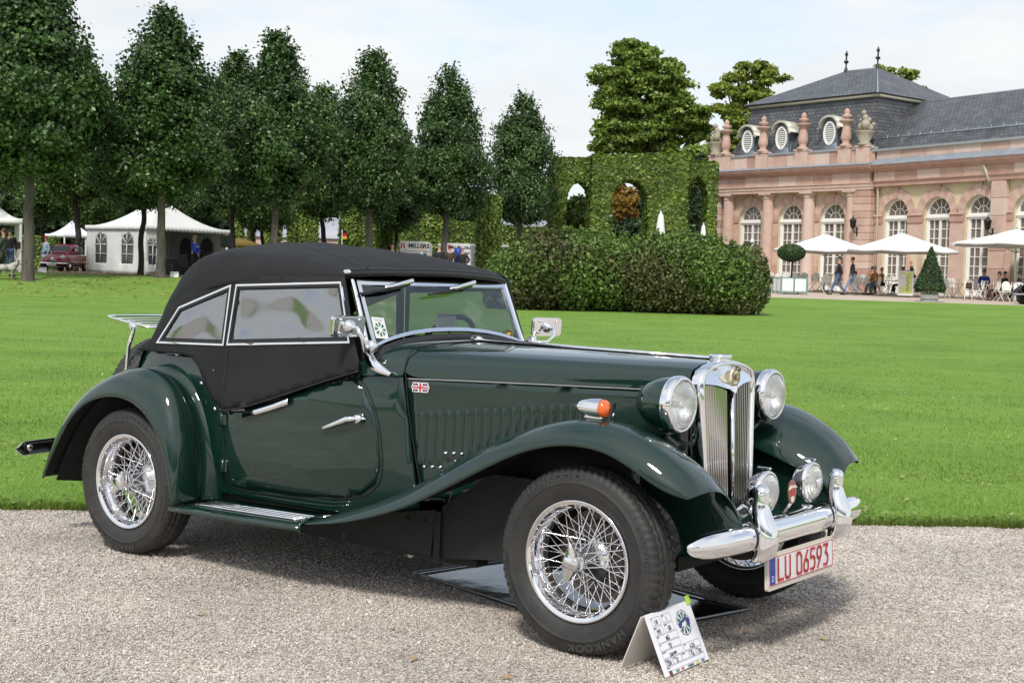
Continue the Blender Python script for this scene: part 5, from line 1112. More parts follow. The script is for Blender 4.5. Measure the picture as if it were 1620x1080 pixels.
for i in range(60):
    px = 800+400*i/59; c = at(px, 490, 46.5); z0_ = float(gz(c.x, c.y)); x = c.x-4.2; y = c.y-46; mb.tube([(x, y, z0_-.2), (x+random.uniform(-.2, .2), y+random.uniform(-.3, .3), z0_+1.0)], [.03, .01], 5)
mb.build('stems', barkd, root)
# clipped hedge pillars and low hedges beyond the limes
plight = leafmat('pillar_leaf', (.11, .19, .025), (.26, .37, .06), (.38, .46, .12), .45, .32)
for i, (x0, x1, top, bot, d, lb) in enumerate(((371, 384, 322, 400, 99, 'thin clipped hedge pillar behind the loudspeaker'), (392, 402, 324, 400, 101, 'thin clipped hedge pillar left of the pair of thin trunks'), (416, 443, 322, 400, 96, 'clipped hedge pillar behind the third front trunk'),
    (455, 471, 322, 400, 97, 'clipped hedge pillar, left one of three standing close together'), (473, 486, 324, 400, 100, 'clipped hedge pillar, middle one of three standing close together'), (489, 501, 326, 400, 98, 'clipped hedge pillar, right one of three standing close together'),
    (537, 569, 322, 410, 93, 'clipped hedge pillar behind the top of the soft top'), (595, 619, 322, 410, 90, 'clipped hedge pillar left of the white trailer'), (669, 709, 316, 425, 85, 'clipped hedge pillar between the two white trailers'), (753, 789, 312, 432, 76, 'nearest clipped hedge pillar beside the big shrub'))):
    p = at((x0+x1)/2, bot, d); wd = (x1-x0)*d/2185; zt_ = at((x0+x1)/2, top, d).z; mb = MB(); zb = .3; nb = 5; rows = []
    for q in range(nb+1):
        z = zb+(zt_-zb)*q/nb; s_ = 1+random.uniform(-.07, .07); rows.append([(p.x+wd/2*s_*math.cos(a), p.y+wd/2*s_*math.sin(a), z) for a in [2*PI*k_/8 for k_ in range(8)]])
    mb.loft(rows, closed=True); mb.f.append(tuple(nb*8+k_ for k_ in range(8))); mb.mi.append(0); mb.sm.append(False)
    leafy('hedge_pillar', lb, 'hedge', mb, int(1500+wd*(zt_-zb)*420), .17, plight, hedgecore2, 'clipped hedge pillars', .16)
for i, (x0, x1, t0, t1, d, lb) in enumerate(((566, 672, 345, 352, 104, 'low clipped hedge behind the hedge pillars, right of the grey roof'), (705, 760, 352, 354, 96, 'low clipped hedge above the second white trailer'), (786, 880, 358, 360, 90, 'low clipped hedge behind the big shrub, at its left end'), (20, 92, 374, 374, 92, 'low green hedge behind the red car and the leftmost trunks'))):
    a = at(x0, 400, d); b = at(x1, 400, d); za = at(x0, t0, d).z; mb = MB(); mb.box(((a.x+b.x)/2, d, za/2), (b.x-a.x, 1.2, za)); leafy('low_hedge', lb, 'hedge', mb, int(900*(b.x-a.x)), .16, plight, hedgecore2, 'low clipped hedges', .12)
# ================================================================ PALACE
def stone(name, c, c2): return mat(name, c, .85, 0, .3, 1.7, .6, 7, col2=c2, bdist=.02)
pink = stone('pink_sandstone', (.44, .275, .215), (.56, .395, .325)); pink2 = stone('rose_sandstone', (.51, .345, .28), (.61, .46, .385)); pink3 = stone('red_sandstone', (.38, .22, .17), (.50, .32, .26))
pale = stone('pale_sandstone', (.56, .42, .35), (.63, .50, .43)); cream = mat('cream_stucco', (.66, .57, .38), .9, 0, .12, 1.5, .2, 20, bdist=.01)
lead = mat('lead_sheet', (.34, .38, .43), .5, .3, .25, 2, .3, 6, bdist=.02); zinc = mat('zinc', (.5, .53, .56), .5, .4); wwhite = mat('window_white', (.80, .80, .78), .5)
panem = mat('window_pane', (.13, .105, .085), .06, 0, .6, .8, .1, 3, col2=(.25, .21, .17), bdist=.02); stonev = mat('carved_stone', (.45, .40, .31), .9, 0, .4, 3)
def slate_mat():
    m = bpy.data.materials.new('slate'); m.use_nodes = True; n = m.node_tree.nodes; k = m.node_tree.links.new; b = n['Principled BSDF']; b.inputs['Roughness'].default_value = .42
    co = n.new('ShaderNodeTexCoord'); br = n.new('ShaderNodeTexBrick'); br.inputs['Color1'].default_value = (.066, .069, .075, 1); br.inputs['Color2'].default_value = (.115, .119, .126, 1); br.inputs['Mortar'].default_value = (.03, .033, .04, 1)
    br.inputs['Scale'].default_value = 1; br.inputs['Mortar Size'].default_value = .018; br.inputs['Brick Width'].default_value = .30; br.inputs['Row Height'].default_value = .22; br.inputs['Bias'].default_value = 0; k(co.outputs['UV'], br.inputs['Vector'])
    nz = n.new('ShaderNodeTexNoise'); nz.inputs['Scale'].default_value = .8; nz.inputs['Detail'].default_value = 4; k(co.outputs['Object'], nz.inputs['Vector']); mr = n.new('ShaderNodeMapRange'); mr.inputs[1].default_value = .3; mr.inputs[2].default_value = .7; mr.inputs[3].default_value = .8; mr.inputs[4].default_value = 1.35; k(nz.outputs[0], mr.inputs[0])
    sc = n.new('ShaderNodeVectorMath'); sc.operation = 'SCALE'; k(br.outputs[0], sc.inputs[0]); k(mr.outputs[0], sc.inputs['Scale']); k(sc.outputs[0], b.inputs['Base Color'])
    bu = n.new('ShaderNodeBump'); bu.inputs['Strength'].default_value = .8; bu.inputs['Distance'].default_value = .03; bu.invert = True; k(br.outputs['Fac'], bu.inputs['Height']); k(bu.outputs[0], b.inputs['Normal']); return m
slate = slate_mat()
pal = thing('palace', 'pink sandstone garden palace with slate mansard roof and tall arched white windows', 'palace', (0, 0, 0))
MP, up, zatp, LPv = wall_frame(1130, 1372, 90.7, 81.0)
MW, uw, zatw, LWg = wall_frame(1374, 1680, 81.0, 69.2)
zb = 1.02
def roofq(name, polys, parent, m=slate, thick=.06):
    v = []; f = []; uvs = []
    for q in polys:
        q = [Vector(p) for p in q]; b = len(v); v += q; f.append(tuple(range(b, b+len(q)))); e1 = (q[1]-q[0]).normalized(); nn = e1.cross(q[2]-q[0]).normalized(); e2 = nn.cross(e1)
        uvs += [((p-q[0]).dot(e1), (p-q[0]).dot(e2)) for p in q]
    me = bpy.data.meshes.new(name); me.from_pydata([tuple(p) for p in v], [], f); me.materials.append(m); ul = me.uv_layers.new(name='uv')
    for lp_ in me.loops: ul.data[lp_.index].uv = uvs[lp_.vertex_index]
    o = link(name, me, parent); s_ = o.modifiers.new('s', 'SOLIDIFY'); s_.thickness = thick; s_.offset = 0; return o
# --- window prototype, width W (glass+frame) spring height ZS, arch radius W/2, base 0
win_cache = {}
def window(M_, uc, W, z0_, zs, wall_z):
    o = bpy.data.objects.new('window', None); COL.objects.link(o); o.parent = pal; o.matrix_world = M_ @ Matrix.Translation((uc, z0_, wall_z)); o.empty_display_size = .2
    H = zs-z0_; R_ = W/2; key = (round(W, 2), round(H, 2))
    if key not in win_cache:
        I4 = Matrix.Identity(4); mb = MB(); fw_ = .13
        out = [(-R_, 0), (R_, 0), (R_, H)]+[(R_*math.cos(PI*i/16), H+R_*math.sin(PI*i/16)) for i in range(1, 16)]+[(-R_, H)]
        ri = R_-fw_; hin = [(-ri, .10), (ri, .10), (ri, H-.28), (-ri, H-.28)]; fan = [(ri, H+.06)]+[(ri*math.cos(a), H+.02+ri*math.sin(a)) for a in [.05+(PI-.1)*i/14 for i in range(15)]]+[(-ri, H+.06)]
        fan = [(ri*math.cos(a), H+.05+(ri)*math.sin(a)) for a in [PI*i/14 for i in range(15)]]
        plate(mb, out, [hin, fan], I4, 0, .12); mb.box((0, H-.12, .15), (W+.04, .10, .10)); fr_ = mb.build('frame', wwhite, o)
        mb = MB(); mb.box((0, (H-.28+.1)/2, .05), (.15, H-.38, .09))
        for s_ in (-1, 1): mb.box((s_*(ri+.07)/2, (H-.28+.1)/2, .035), (.045, H-.38, .05)); mb.box((s_*(ri-.035), (H-.18)/2, .035), (.07, H-.38, .05))
        nr_ = 8
        for j in range(1, nr_): mb.box((0, .1+(H-.38)*j/nr_, .033), (2*ri, .045, .045))
        mb.box((0, .22, .04), (2*ri, .24, .06))
        for i in range(1, 6): a = PI*i/6; mb.tube([(ri*.42*math.cos(a), H+.05+ri*.42*math.sin(a), .04), (ri*math.cos(a), H+.05+ri*math.sin(a), .04)], .03, 4)
        mb.tube([(ri*.45*math.cos(PI*i/12), H+.05+ri*.45*math.sin(PI*i/12), .04) for i in range(13)], .03, 4); mb.tube([(0, H+.05, .04), (0, H+.05+ri*.45, .04)], .022, 4)
        mu = mb.build('glazing_bar', wwhite, o)
        pn = []
        mb = MB(); v2 = [(-ri, .1), (ri, .1), (ri, H-.28), (-ri, H-.28)]; mb.add([(x, y, 0.01) for x, y in v2], [(0, 1, 2, 3)]); mb.add([(x, y, .012) for x, y in fan], [tuple(range(len(fan)))]); p_ = mb.build('pane', panem, o)
        mb = MB()
        for s_ in (-1, 1): mb.loft([[(s_*(ri*(.95-.06*j)), y, -.06+.03*(j % 2)) for j in range(7)] for y in (.2, H-.3)])
        win_cache[key] = (fr_.data, mu.data, p_.data)
    else:
        for nm, d in zip(('frame', 'glazing_bar', 'pane'), win_cache[key]): link(nm, d, o)
    return o
def arch_hole(uc, R_, z0_, zs, n=16): return [(uc-R_, z0_), (uc+R_, z0_), (uc+R_, zs)]+[(uc+R_*math.cos(PI*i/n), zs+R_*math.sin(PI*i/n)) for i in range(1, n)]+[(uc-R_, zs)]
def band(name, M_, u0, u1, za, zb_, depth, m, z0_=0): mb_ = MB(); mb_.box(((u0+u1)/2, (za+zb_)/2, z0_+depth/2), (u1-u0, zb_-za, depth), M=M_); return mb_.build(name, m, pal)
def moulding(name, M_, u0, u1, prof, m, ret=True):
    """prof [(out, z)] swept along the wall with plain ends"""
    mb_ = MB(); mb_.loft([[(u, z, d) for d, z in prof] for u in (u0, u1)], M=M_); 
    for u in (u0, u1): mb_.add([tuple(M_ @ Vector((u, z, d))) for d, z in prof], [tuple(range(len(prof)))])
    for i in range(len(mb_.sm)): mb_.sm[i] = False
    return mb_.build(name, m, pal)
# pavilion heights (taken at its right end, plane of the columns)
zC = 8.05; zA0 = 6.95; zSpr = 4.55
za = zatp(1330, 301); zcor = zatp(1330, 274); zled = zatp(1330, 262); zatt = zatp(1330, 237); zs_ = zatp(1303, 345)-.02
cu_ = [up(x)+.12 for x in (1138, 1200, 1264, 1332)]
wallz = -.55; Wd = 1.95; Rw = Wd/2
bays = [(cu_[i]+cu_[i+1])/2 for i in range(3)]
mb = MB(); plate(mb, [(-.2, zb-1), (LPv, zb-1), (LPv, za), (-.2, za)], [arch_hole(b, Rw, zb-.02, zs_) for b in bays], MP @ Matrix.Translation((0, 0, wallz-.55)), 0, .55); mb.build('stucco_wall', cream, pal)
for b in bays:
    window(MP, b, Wd-.02, zb, zs_, wallz-.30)
    mb = MB(); n = 13; Ro = Rw+.52
    for i in range(n):                                   # voussoirs, keystone taller
        a0, a1 = PI*i/n, PI*(i+1)/n; ro = Ro+(.18 if i == n//2 else 0); d = .09+(.05 if i == n//2 else 0)+.006*(i % 2)
        q = [(b+Rw*math.cos(a0), zs_+Rw*math.sin(a0)), (b+ro*math.cos(a0), zs_+ro*math.sin(a0)), (b+ro*math.cos(a1), zs_+ro*math.sin(a1)), (b+Rw*math.cos(a1), zs_+Rw*math.sin(a1))]
        mb.use(i % 2); plate(mb, q, [], MP @ Matrix.Translation((0, 0, wallz)), -.5 if 0 else .0, d)
    mb.build('arch_surround', [pink, pink2], pal)
    for s_ in (-1, 1):
        band('impost', MP, b+s_*(Rw+.27)-.27, b+s_*(Rw+.27)+.27, zs_-.16, zs_+.06, .16, pink3, wallz)
        mb = MB(); zz0 = zq0 = zb-.3
        for j in range(5): z1 = zq0+(zs_-.18-zb+.3)*(j+1)/5; mb.use(j % 2); mb.box((b+s_*(Rw+.24), (zz0+z1)/2, wallz+.05), (.46, z1-zz0-.012, .10+.004*(j % 2)), M=MP); zz0 = z1
        mb.build('jamb', [pink2, pink], pal)
for c in cu_[:4]:                                          # engaged columns
    mb = MB(); M_ = MP @ Matrix.Translation((c, 0, -.30)) @ Matrix.Rotation(-PI/2, 4, 'X')
    mb.lathe([(.50, zb-.5), (.50, zb+.28), (.44, zb+.30), (.46, zb+.40), (.40, zb+.46), (.385, zb+.5), (.39, zb+1.9), (.355, za-.42), (.355, za-.36), (.40, za-.34), (.40, za-.30), (.36, za-.28), (.36, za-.18), (.46, za-.11), (.46, za-.10)], 20, M_)
    mb.box((c, za-.05, -.30), (.96, .10, .92), M=MP); mb.build('column', [pink2, pale][0] if c != cu_[2] else pale, pal)
# corner pier with ashlar courses
u0, u1 = up(1341), LPv+.02; nC = 15; bd = None
for j in range(nC):
    z0_ = zb-.3+(za-zb+.3)*j/nC; z1 = zb-.3+(za-zb+.3)*(j+1)/nC; mb = MB(); mb.box(((u0+u1)/2, (z0_+z1)/2, -.35), (u1-u0-.02*(j % 2), z1-z0_-.025, .9), M=MP, bev=.02); mb.build('stone_block', (pink, pink2, pink3, pink2, pale)[(j*7+j//3) % 5], pal)
mb = MB(); mb.box(((u0+u1)/2, (zb+za)/2-.1, -.36), (u1-u0-.05, za-zb, .86), M=MP); mb.build('pier_core', pink3, pal)
for j in range(nC):
    z0_ = zb-.3+(za-zb+.3)*j/nC; z1 = zb-.3+(za-zb+.3)*(j+1)/nC; mb = MB(); mb.box((-.16, (z0_+z1)/2, -.42), (.62, z1-z0_-.025, .5), M=MP, bev=.02); mb.build('stone_block', (pink2, pink, pale, pink3)[(j*5+1) % 4], pal)
# entablature and cornice
U0, U1 = -.45, LPv+.06
moulding('architrave', MP, U0+.1, U1, [(-.6, za), (.14, za), (.14, za+.16), (.18, za+.17), (.18, za+.33), (.24, za+.37), (.24, za+.42), (-.6, za+.42)], pink2)
fz = za+.42; mb = MB(); nfr = 9
mb.box(((U0+U1)/2, (fz+zcor)/2, -.26), (U1-U0-.3, zcor-fz, .70), M=MP); mb.build('frieze_core', pink, pal)
for j in range(nfr):
    a, b = U0+.15+(U1-U0-.3)*j/nfr, U0+.15+(U1-U0-.3)*(j+1)/nfr; mb = MB(); mb.box(((a+b)/2, (fz+zcor)/2, .06), (b-a-.015, zcor-fz-.02, .12), M=MP); mb.build('frieze_block', (pink, pink2, pale, pink3, pink)[(j*3) % 5], pal)
moulding('cornice', MP, U0-.35, U1+.1, [(-.6, zcor), (.16, zcor), (.22, zcor+.10), (.42, zcor+.14), (.55, zcor+.26), (.60, zled-.08), (.60, zled-.02), (-.6, zled-.02)], pink3)
moulding('lead_flashing', MP, U0-.38, U1+.12, [(-.62, zled+.22), (.1, zled+.16), (.62, zled+.02), (.64, zled-.015), (-.62, zled-.015)], lead)
nat = 11
for j in range(nat):
    a, b = .1+(LPv-.1)*j/nat, .1+(LPv-.1)*(j+1)/nat; mb = MB(); mb.box(((a+b)/2, (zled+.2+zatt)/2, -.35), (b-a-.012, zatt-zled-.18, .42), M=MP); mb.build('attic_block', (pink2, pale, pink, pink2, pink3, pale)[(j*5) % 6], pal)
moulding('attic_coping', MP, .05, LPv, [(-.6, zatt), (-.06, zatt), (-.04, zatt+.10), (-.6, zatt+.14)], zinc)
def vase(u, kind):
    mb_ = MB(); mb_.box((u, (zled+.15+zatt+.1)/2, -.12), (.95, zatt-zled+.1, .42), M=MP, bev=.03); mb_.box((u, zatt+.18, -.12), (1.05, .10, .5), M=MP); mb_.build('pedestal', pink2 if kind else pale, pal)
    mb_ = MB(); M_ = MP @ Matrix.Translation((u, 0, -.12)) @ Matrix.Rotation(-PI/2, 4, 'X'); z = zatt+.23
    if kind == 1:
        mb_.lathe([(.36, z), (.38, z+.08), (.20, z+.2), (.26, z+.35), (.34, z+.5), (.30, z+.7), (.24, z+1.1), (.20, z+1.35), (.36, z+1.42), (.46, z+1.50), (.46, z+1.55), (.18, z+1.60), (.15, z+1.68), (.32, z+1.76), (.30, z+1.86), (.12, z+1.92), (.18, z+2.02), (.16, z+2.12), (.08, z+2.22), (0, z+2.28)], 14, M_); mb_.build('vase', pink, pal)
    else:
        mb_.lathe([(.38, z), (.40, z+.1), (.28, z+.18), (.5, z+.6), (.56, z+.75), (.6, z+.82), (.4, z+.85), (0, z+.86)], 16, M_)
        for (x, y, r_, rz_) in ((-.25, .35, .26, .2), (.1, .45, .32, .3), (.35, .25, .2, .15), (-.45, .2, .16, .1), (.0, .85, .2, .2), (-.12, 1.15, .17, .22), (.28, .72, .14, .2), (.5, .45, .12, .1), (-.35, .75, .1, .22)): mb_.sphere((u+x, z+.75+y, -.12+rz_-.2), (r_, r_*1.1, r_*.8), 8, MP)
        mb_.build('carved_urn', stonev, pal)
for u, k_ in ((cu_[0]-.3, 1), (cu_[1]-.5, 1), (cu_[2]-.55, 1), (cu_[3]-.55, 1), (up(1352), 2), (-.4, 2)): vase(u, k_)
# mansard
DP = 12.0; LL = LPv; P3 = lambda u, z, d: tuple(MP @ Vector((u, z, -d)))
ze = zatt+.12; zk = zatp(1345, 160)+.55; sb = 1.0
e = [(0.25, .55), (LL-.1, .55), (LL-.1, DP), (0.25, DP)]; kq = [(sb+.3, 1.6), (LL-sb-.1, 1.6), (LL-sb-.1, DP-1), (sb+.3, DP-1)]
def mans(i, j):
    rows = []
    for t, o_ in ((0, 0), (.15, .30), (.35, .56), (.6, .78), (.8, .9), (1, 1.0)):
        a = [e[i][q]+(kq[i][q]-e[i][q])*o_ for q in (0, 1)]; b = [e[j][q]+(kq[j][q]-e[j][q])*o_ for q in (0, 1)]; z = ze+(zk-ze)*t; rows.append((P3(a[0], z, a[1]), P3(b[0], z, b[1])))
    return [[rows[q][0], rows[q][1], rows[q+1][1], rows[q+1][0]] for q in range(5)]
roofq('mansard_roof', mans(0, 1)+mans(1, 2)+mans(3, 0), pal)
mb = MB()
for a, b in (((sb+.2, 1.45), (LL-sb+.05, 1.45)), ((LL-sb+.05, 1.45), (LL-sb+.05, DP-1)), ((sb+.2, 1.45), (sb+.2, DP-1))):
    pa, pb = Vector(P3(a[0], zk, a[1])), Vector(P3(b[0], zk, b[1])); mb.tube([pa, pb], .13, 6)
mb.build('roof_trim', mat('trim_stone', (.50, .48, .40), .7), pal)
zr = zatp(1350, 112)+1.25; o_ = .35
r1 = (5.2, DP/2); r2 = (LL-4.6, DP/2)
c4 = [(sb+.3-o_, 1.6-o_-.1), (LL-sb-.1+o_, 1.6-o_-.1), (LL-sb-.1+o_, DP-1+o_), (sb+.3-o_, DP-1+o_)]
A_, B_, C2, D_ = [P3(u, zk+.08, d) for u, d in c4]; R1, R2 = P3(r1[0], zr, r1[1]), P3(r2[0], zr, r2[1])
roofq('hip_roof', [[A_, B_, R2, R1], [B_, C2, R2], [D_, A_, R1]], pal)
mb = MB(); mb.tube([R1, R2], .07, 6); mb.tube([B_, R2], .05, 5); mb.tube([A_, R1], .05, 5); mb.build('ridge', lead, pal)
for R_ in (R1, R2):
    mb = MB(); mb.lathe([(.14, 0), (.10, .2), (.05, .3), (.05, .5), (.16, .6), (.16, .66), (.06, .75), (.05, 1.0), (.12, 1.08), (.10, 1.15), (.02, 1.35), (0, 1.4)], 8, Matrix.Translation(R_)); mb.build('finial', black, pal)
for px, pu in ((1190, 1160), (1250, 1213), (1319, 1288)):
    u = up(pu)+.15; z1 = zatp(pu, interp(px, [(1190, 217), (1250, 211), (1319, 203)]))-.25; Md = MP @ Matrix.Translation((u, z1, -.95))
    o = bpy.data.objects.new('dormer', None); COL.objects.link(o); o.parent = pal
    mb = MB(); el = lambda a, b, n=24: [(a*math.cos(2*PI*i/n), b*math.sin(2*PI*i/n)) for i in range(n)]
    plate(mb, el(.46, .72), [el(.36, .60)], Md, .45, .56); mb.build('oval_frame', wwhite, o)
    mb = MB()
    for q in range(9): y = -.5+.125*q; hw = .36*math.sqrt(max(0, 1-(y/.60)**2)); mb.box((0, y, .47), (2*hw, .055, .05), M=Md)
    mb.build('louvre_slat', wwhite, o); mb = MB(); plate(mb, el(.37, .61), [], Md, .40, .43); mb.build('louvre_back', mat('louvre_dark', (.25, .25, .24), .7), o)
    mb = MB(); body = [(-.60, -1.0), (.60, -1.0), (.56, .35)]+[(.56*math.cos(PI*i/8), .35+.56*math.sin(PI*i/8)) for i in range(1, 8)]+[(-.56, .35)]
    plate(mb, body, [el(.44, .70)], Md, -1.3, .46); mb.loft([[(-1.15, -1.25, .35), (-.62, -1.0, .35), (-.60, -.2, .25)], [(-1.0, -1.30, .65), (-.5, -1.05, .6), (-.46, -.6, .5)], [(1.0, -1.30, .65), (.5, -1.05, .6), (.46, -.6, .5)], [(1.15, -1.25, .35), (.62, -1.0, .35), (.6, -.2, .25)]], M=Md); mb.build('dormer_body', mat('dormer_lead', (.16, .19, .23), .45, .3, .3, 3), o)
    mb = MB(); hood = [(-.86, .30), (-.66, .36)]+[(-.70*math.cos(PI*i/10), .42+.62*math.sin(PI*i/10)) for i in range(1, 10)]+[(.66, .36), (.86, .30)]
    mb.loft([[(x, y, zz_) for x, y in hood] for zz_ in (-1.2, .70)], M=Md); mb.loft([[(x, y, .70), (x, y-.10, .72)] for x, y in hood], M=Md); mb.build('dormer_hood', mat('hood_metal', (.48, .47, .40), .5, .3), o, solid=.05)
# wing
zWs = zatw(1465, 339); zWa = zatw(1465, 290); zWc = zatw(1465, 266); zWl = zatw(1465, 254); zWt = zatw(1465, 231)
wz = -.35; ww = 2.0
wb = [uw(x)-.0 for x in (1402, 1467, 1533, 1612)]; pil = [(uw(1556), uw(1579)), (uw(1642), uw(1665))]
mb = MB(); plate(mb, [(0, zb-1), (LWg, zb-1), (LWg, zWa), (0, zWa)], [arch_hole(b, ww/2, zb-.02, zWs) for b in wb], MW @ Matrix.Translation((0, 0, wz-.6)), 0, .6); mb.build('stucco_wall', cream, pal)
for b in wb:
    window(MW, b, ww-.02, zb, zWs, wz-.32); mb = MB(); n = 13
    for i in range(n):
        a0, a1 = PI*i/n, PI*(i+1)/n; ro = ww/2+.55+(.25 if i == n//2 else 0); d = .09+(.06 if i == n//2 else 0)
        q = [(b+ww/2*math.cos(a0), zWs+ww/2*math.sin(a0)), (b+ro*math.cos(a0), zWs+ro*math.sin(a0)), (b+ro*math.cos(a1), zWs+ro*math.sin(a1)), (b+ww/2*math.cos(a1), zWs+ww/2*math.sin(a1))]; mb.use(i % 2); plate(mb, q, [], MW @ Matrix.Translation((0, 0, wz)), 0, d)
    mb.build('arch_surround', [pink, pink2], pal)
ed = [0.0]+[x for b in wb for x in (b-ww/2, b+ww/2)]
for i in range(0, len(ed)-1, 2):                             # sandstone piers between windows with a cream panel
    a, b = ed[i], ed[i+1]
    if b-a < .3: continue
    a2, b2 = max(a, 0)+.0, b
    band('impost', MW, a2, b2, zWs-.42, zWs+.05, .16, pink3, wz); band('impost_top', MW, a2, b2, zWs-.02, zWs+.09, .22, pink2, wz)
    pw = .32
    if b-a > 1.1:
        cc = (a+b)/2; mb = MB(); hole = [(cc-pw, zb+1.0), (cc+pw, zb+1.0), (cc+pw, zWs-1.4), (cc-pw, zWs-1.4)]; plate(mb, [(a2, zb-.6), (b2, zb-.6), (b2, zWs-.42), (a2, zWs-.42)], [hole] if not any(p[0]-.3 < cc < p[1]+.3 for p in pil) else [], MW @ Matrix.Translation((0, 0, wz)), 0, .10); mb.build('sandstone_pier', pink2, pal)
    else: band('sandstone_pier', MW, a2, b2, zb-.6, zWs-.42, .10, pink2, wz)
for a, b in pil:
    for j in range(7):
        z0_ = zb-.4+(zWa-zb+.4)*j/7; z1 = zb-.4+(zWa-zb+.4)*(j+1)/7; mb = MB(); mb.box(((a+b)/2, (z0_+z1)/2, wz+.17), (b-a, z1-z0_-.02, .34), M=MW, bev=.02); mb.build('stone_block', (pink3, pink, pink2, pink3, pink2, pale, pink2)[j], pal)
moulding('architrave', MW, 0.05, LWg, [(-.9, zWa), (.02, zWa), (.02, zWa+.2), (.10, zWa+.28), (.10, zWa+.34), (-.9, zWa+.34)], pink3)
nw = 8
mb = MB(); mb.box((LWg/2+.05, (zWa+.34+zWc)/2, -.45), (LWg, zWc-zWa-.34, .9), M=MW); mb.build('frieze_core', pink3, pal)
for j in range(nw):
    a, b = .05+LWg*j/nw, .05+LWg*(j+1)/nw; mb = MB(); mb.box(((a+b)/2, (zWa+.34+zWc)/2, -.02), (b-a-.015, zWc-zWa-.36, .08), M=MW); mb.build('frieze_block', (pink2, pink, pale, pink3)[(j*3) % 4], pal)
moulding('cornice', MW, .1, LWg, [(-.9, zWc), (.06, zWc), (.2, zWc+.12), (.34, zWc+.2), (.42, zWl-.03), (-.9, zWl-.03)], pink3)
moulding('lead_flashing', MW, .1, LWg, [(-.9, zWl+.42), (-.1, zWl+.36), (.44, zWl), (.45, zWl-.035), (-.9, zWl-.035)], lead)
for j in range(7):
    a, b = .05+LWg*j/7, .05+LWg*(j+1)/7; mb = MB(); mb.box(((a+b)/2, (zWl+.3+zWt)/2, -.35), (b-a-.015, zWt-zWl-.3, .42), M=MW); mb.build('attic_block', (pink2, pale, pink, pale, pink2, pink)[(j*5) % 6], pal)
moulding('gutter', MW, -.2, LWg, [(-.5, zWt), (.0, zWt), (.03, zWt+.12), (-.5, zWt+.14)], zinc)
Q = lambda u, z, d: tuple(MW @ Vector((u, z, -d))); zrw = 12.75
roofq('wing_roof', [[Q(-.6, zWt+.12, .3), Q(LWg+3, zWt+.12, .3), Q(LWg+3, zWt+.8, .9), Q(-.9, zWt+.8, .9)], [Q(-.9, zWt+.8, .9), Q(LWg+3, zWt+.8, .9), Q(LWg+3, zrw, 5.4), Q(-3.4, zrw, 5.4)], [Q(-3.4, zrw, 5.4), Q(LWg+3, zrw, 5.4), Q(LWg+3, zWt, 10.5), Q(-3, zWt, 10.5)]], pal)
mb = MB(); mb.tube([Q(-3.4, zrw, 5.4), Q(LWg+3, zrw, 5.4)], .07, 6); mb.tube([Q(-.8, zWt+.85, .88), Q(LWg+3, zWt+.85, .88)], .05, 5)
for j in range(16): mb.tube([Q(.2+j*.85, zWt+.75, .75), Q(.2+j*.85, zWt+1.0, .8)], .03, 4)
mb.build('ridge', lead, pal)
mb = MB(); mb.tube([tuple(MW @ Vector(p)) for p in ((.25, zWc, .10), (.25, zWc-.4, -.12), (.25, zWs, -.22), (.25, zb, -.22))], .085, 8); mb.build('downpipe', mat('pipe_cream', (.46, .40, .28), .6), pal)
mb = MB(); u = uw(1548); mb.tube([tuple(MW @ Vector(p)) for p in ((u-.1, zWc, .12), (u+.05, zWc-.45, .05), (u+.25, zWa-.1, .03))], .09, 8); mb.build('downpipe', MATS['pipe_cream'], pal)
def wall_lamp(M_, u, z, d):
    mb_ = MB(); mb_.tube([tuple(M_ @ Vector(p)) for p in ((u, z-.1, d), (u+.1, z-.3, d+.12), (u, z-.1, d+.35), (u, z+.02, d+.4))], .03, 6); mb_.lathe([(.05, 0), (.16, .08), (.20, .42), (.24, .46), (.10, .6), (.03, .68), (.03, .78), (0, .8)], 6, M_ @ Matrix.Translation((u, z, d+.4)) @ Matrix.Rotation(-PI/2, 4, 'X')); mb_.box((u, z-.15, d), (.1, .5, .05), M=M_); return mb_.build('wall_lamp', black, pal)
wall_lamp(MP, up(1350), zatp(1350, 362), .1); wall_lamp(MW, uw(1562), zatw(1562, 364), wz+.35); wall_lamp(MP, -.3, zatp(1129, 366), -.1)
# backs so nothing floats open
mb = MB(); mb.box((LPv/2, (zb+zatt)/2, -DP/2-.6), (LPv, zatt-zb+.6, DP-1.2), M=MP); mb.box((LWg/2+1.0, (zb+zWt)/2, -5.7), (LWg+1, zWt-zb+.4, 9.4), M=MW); mb.build('rear_wall', cream, pal)
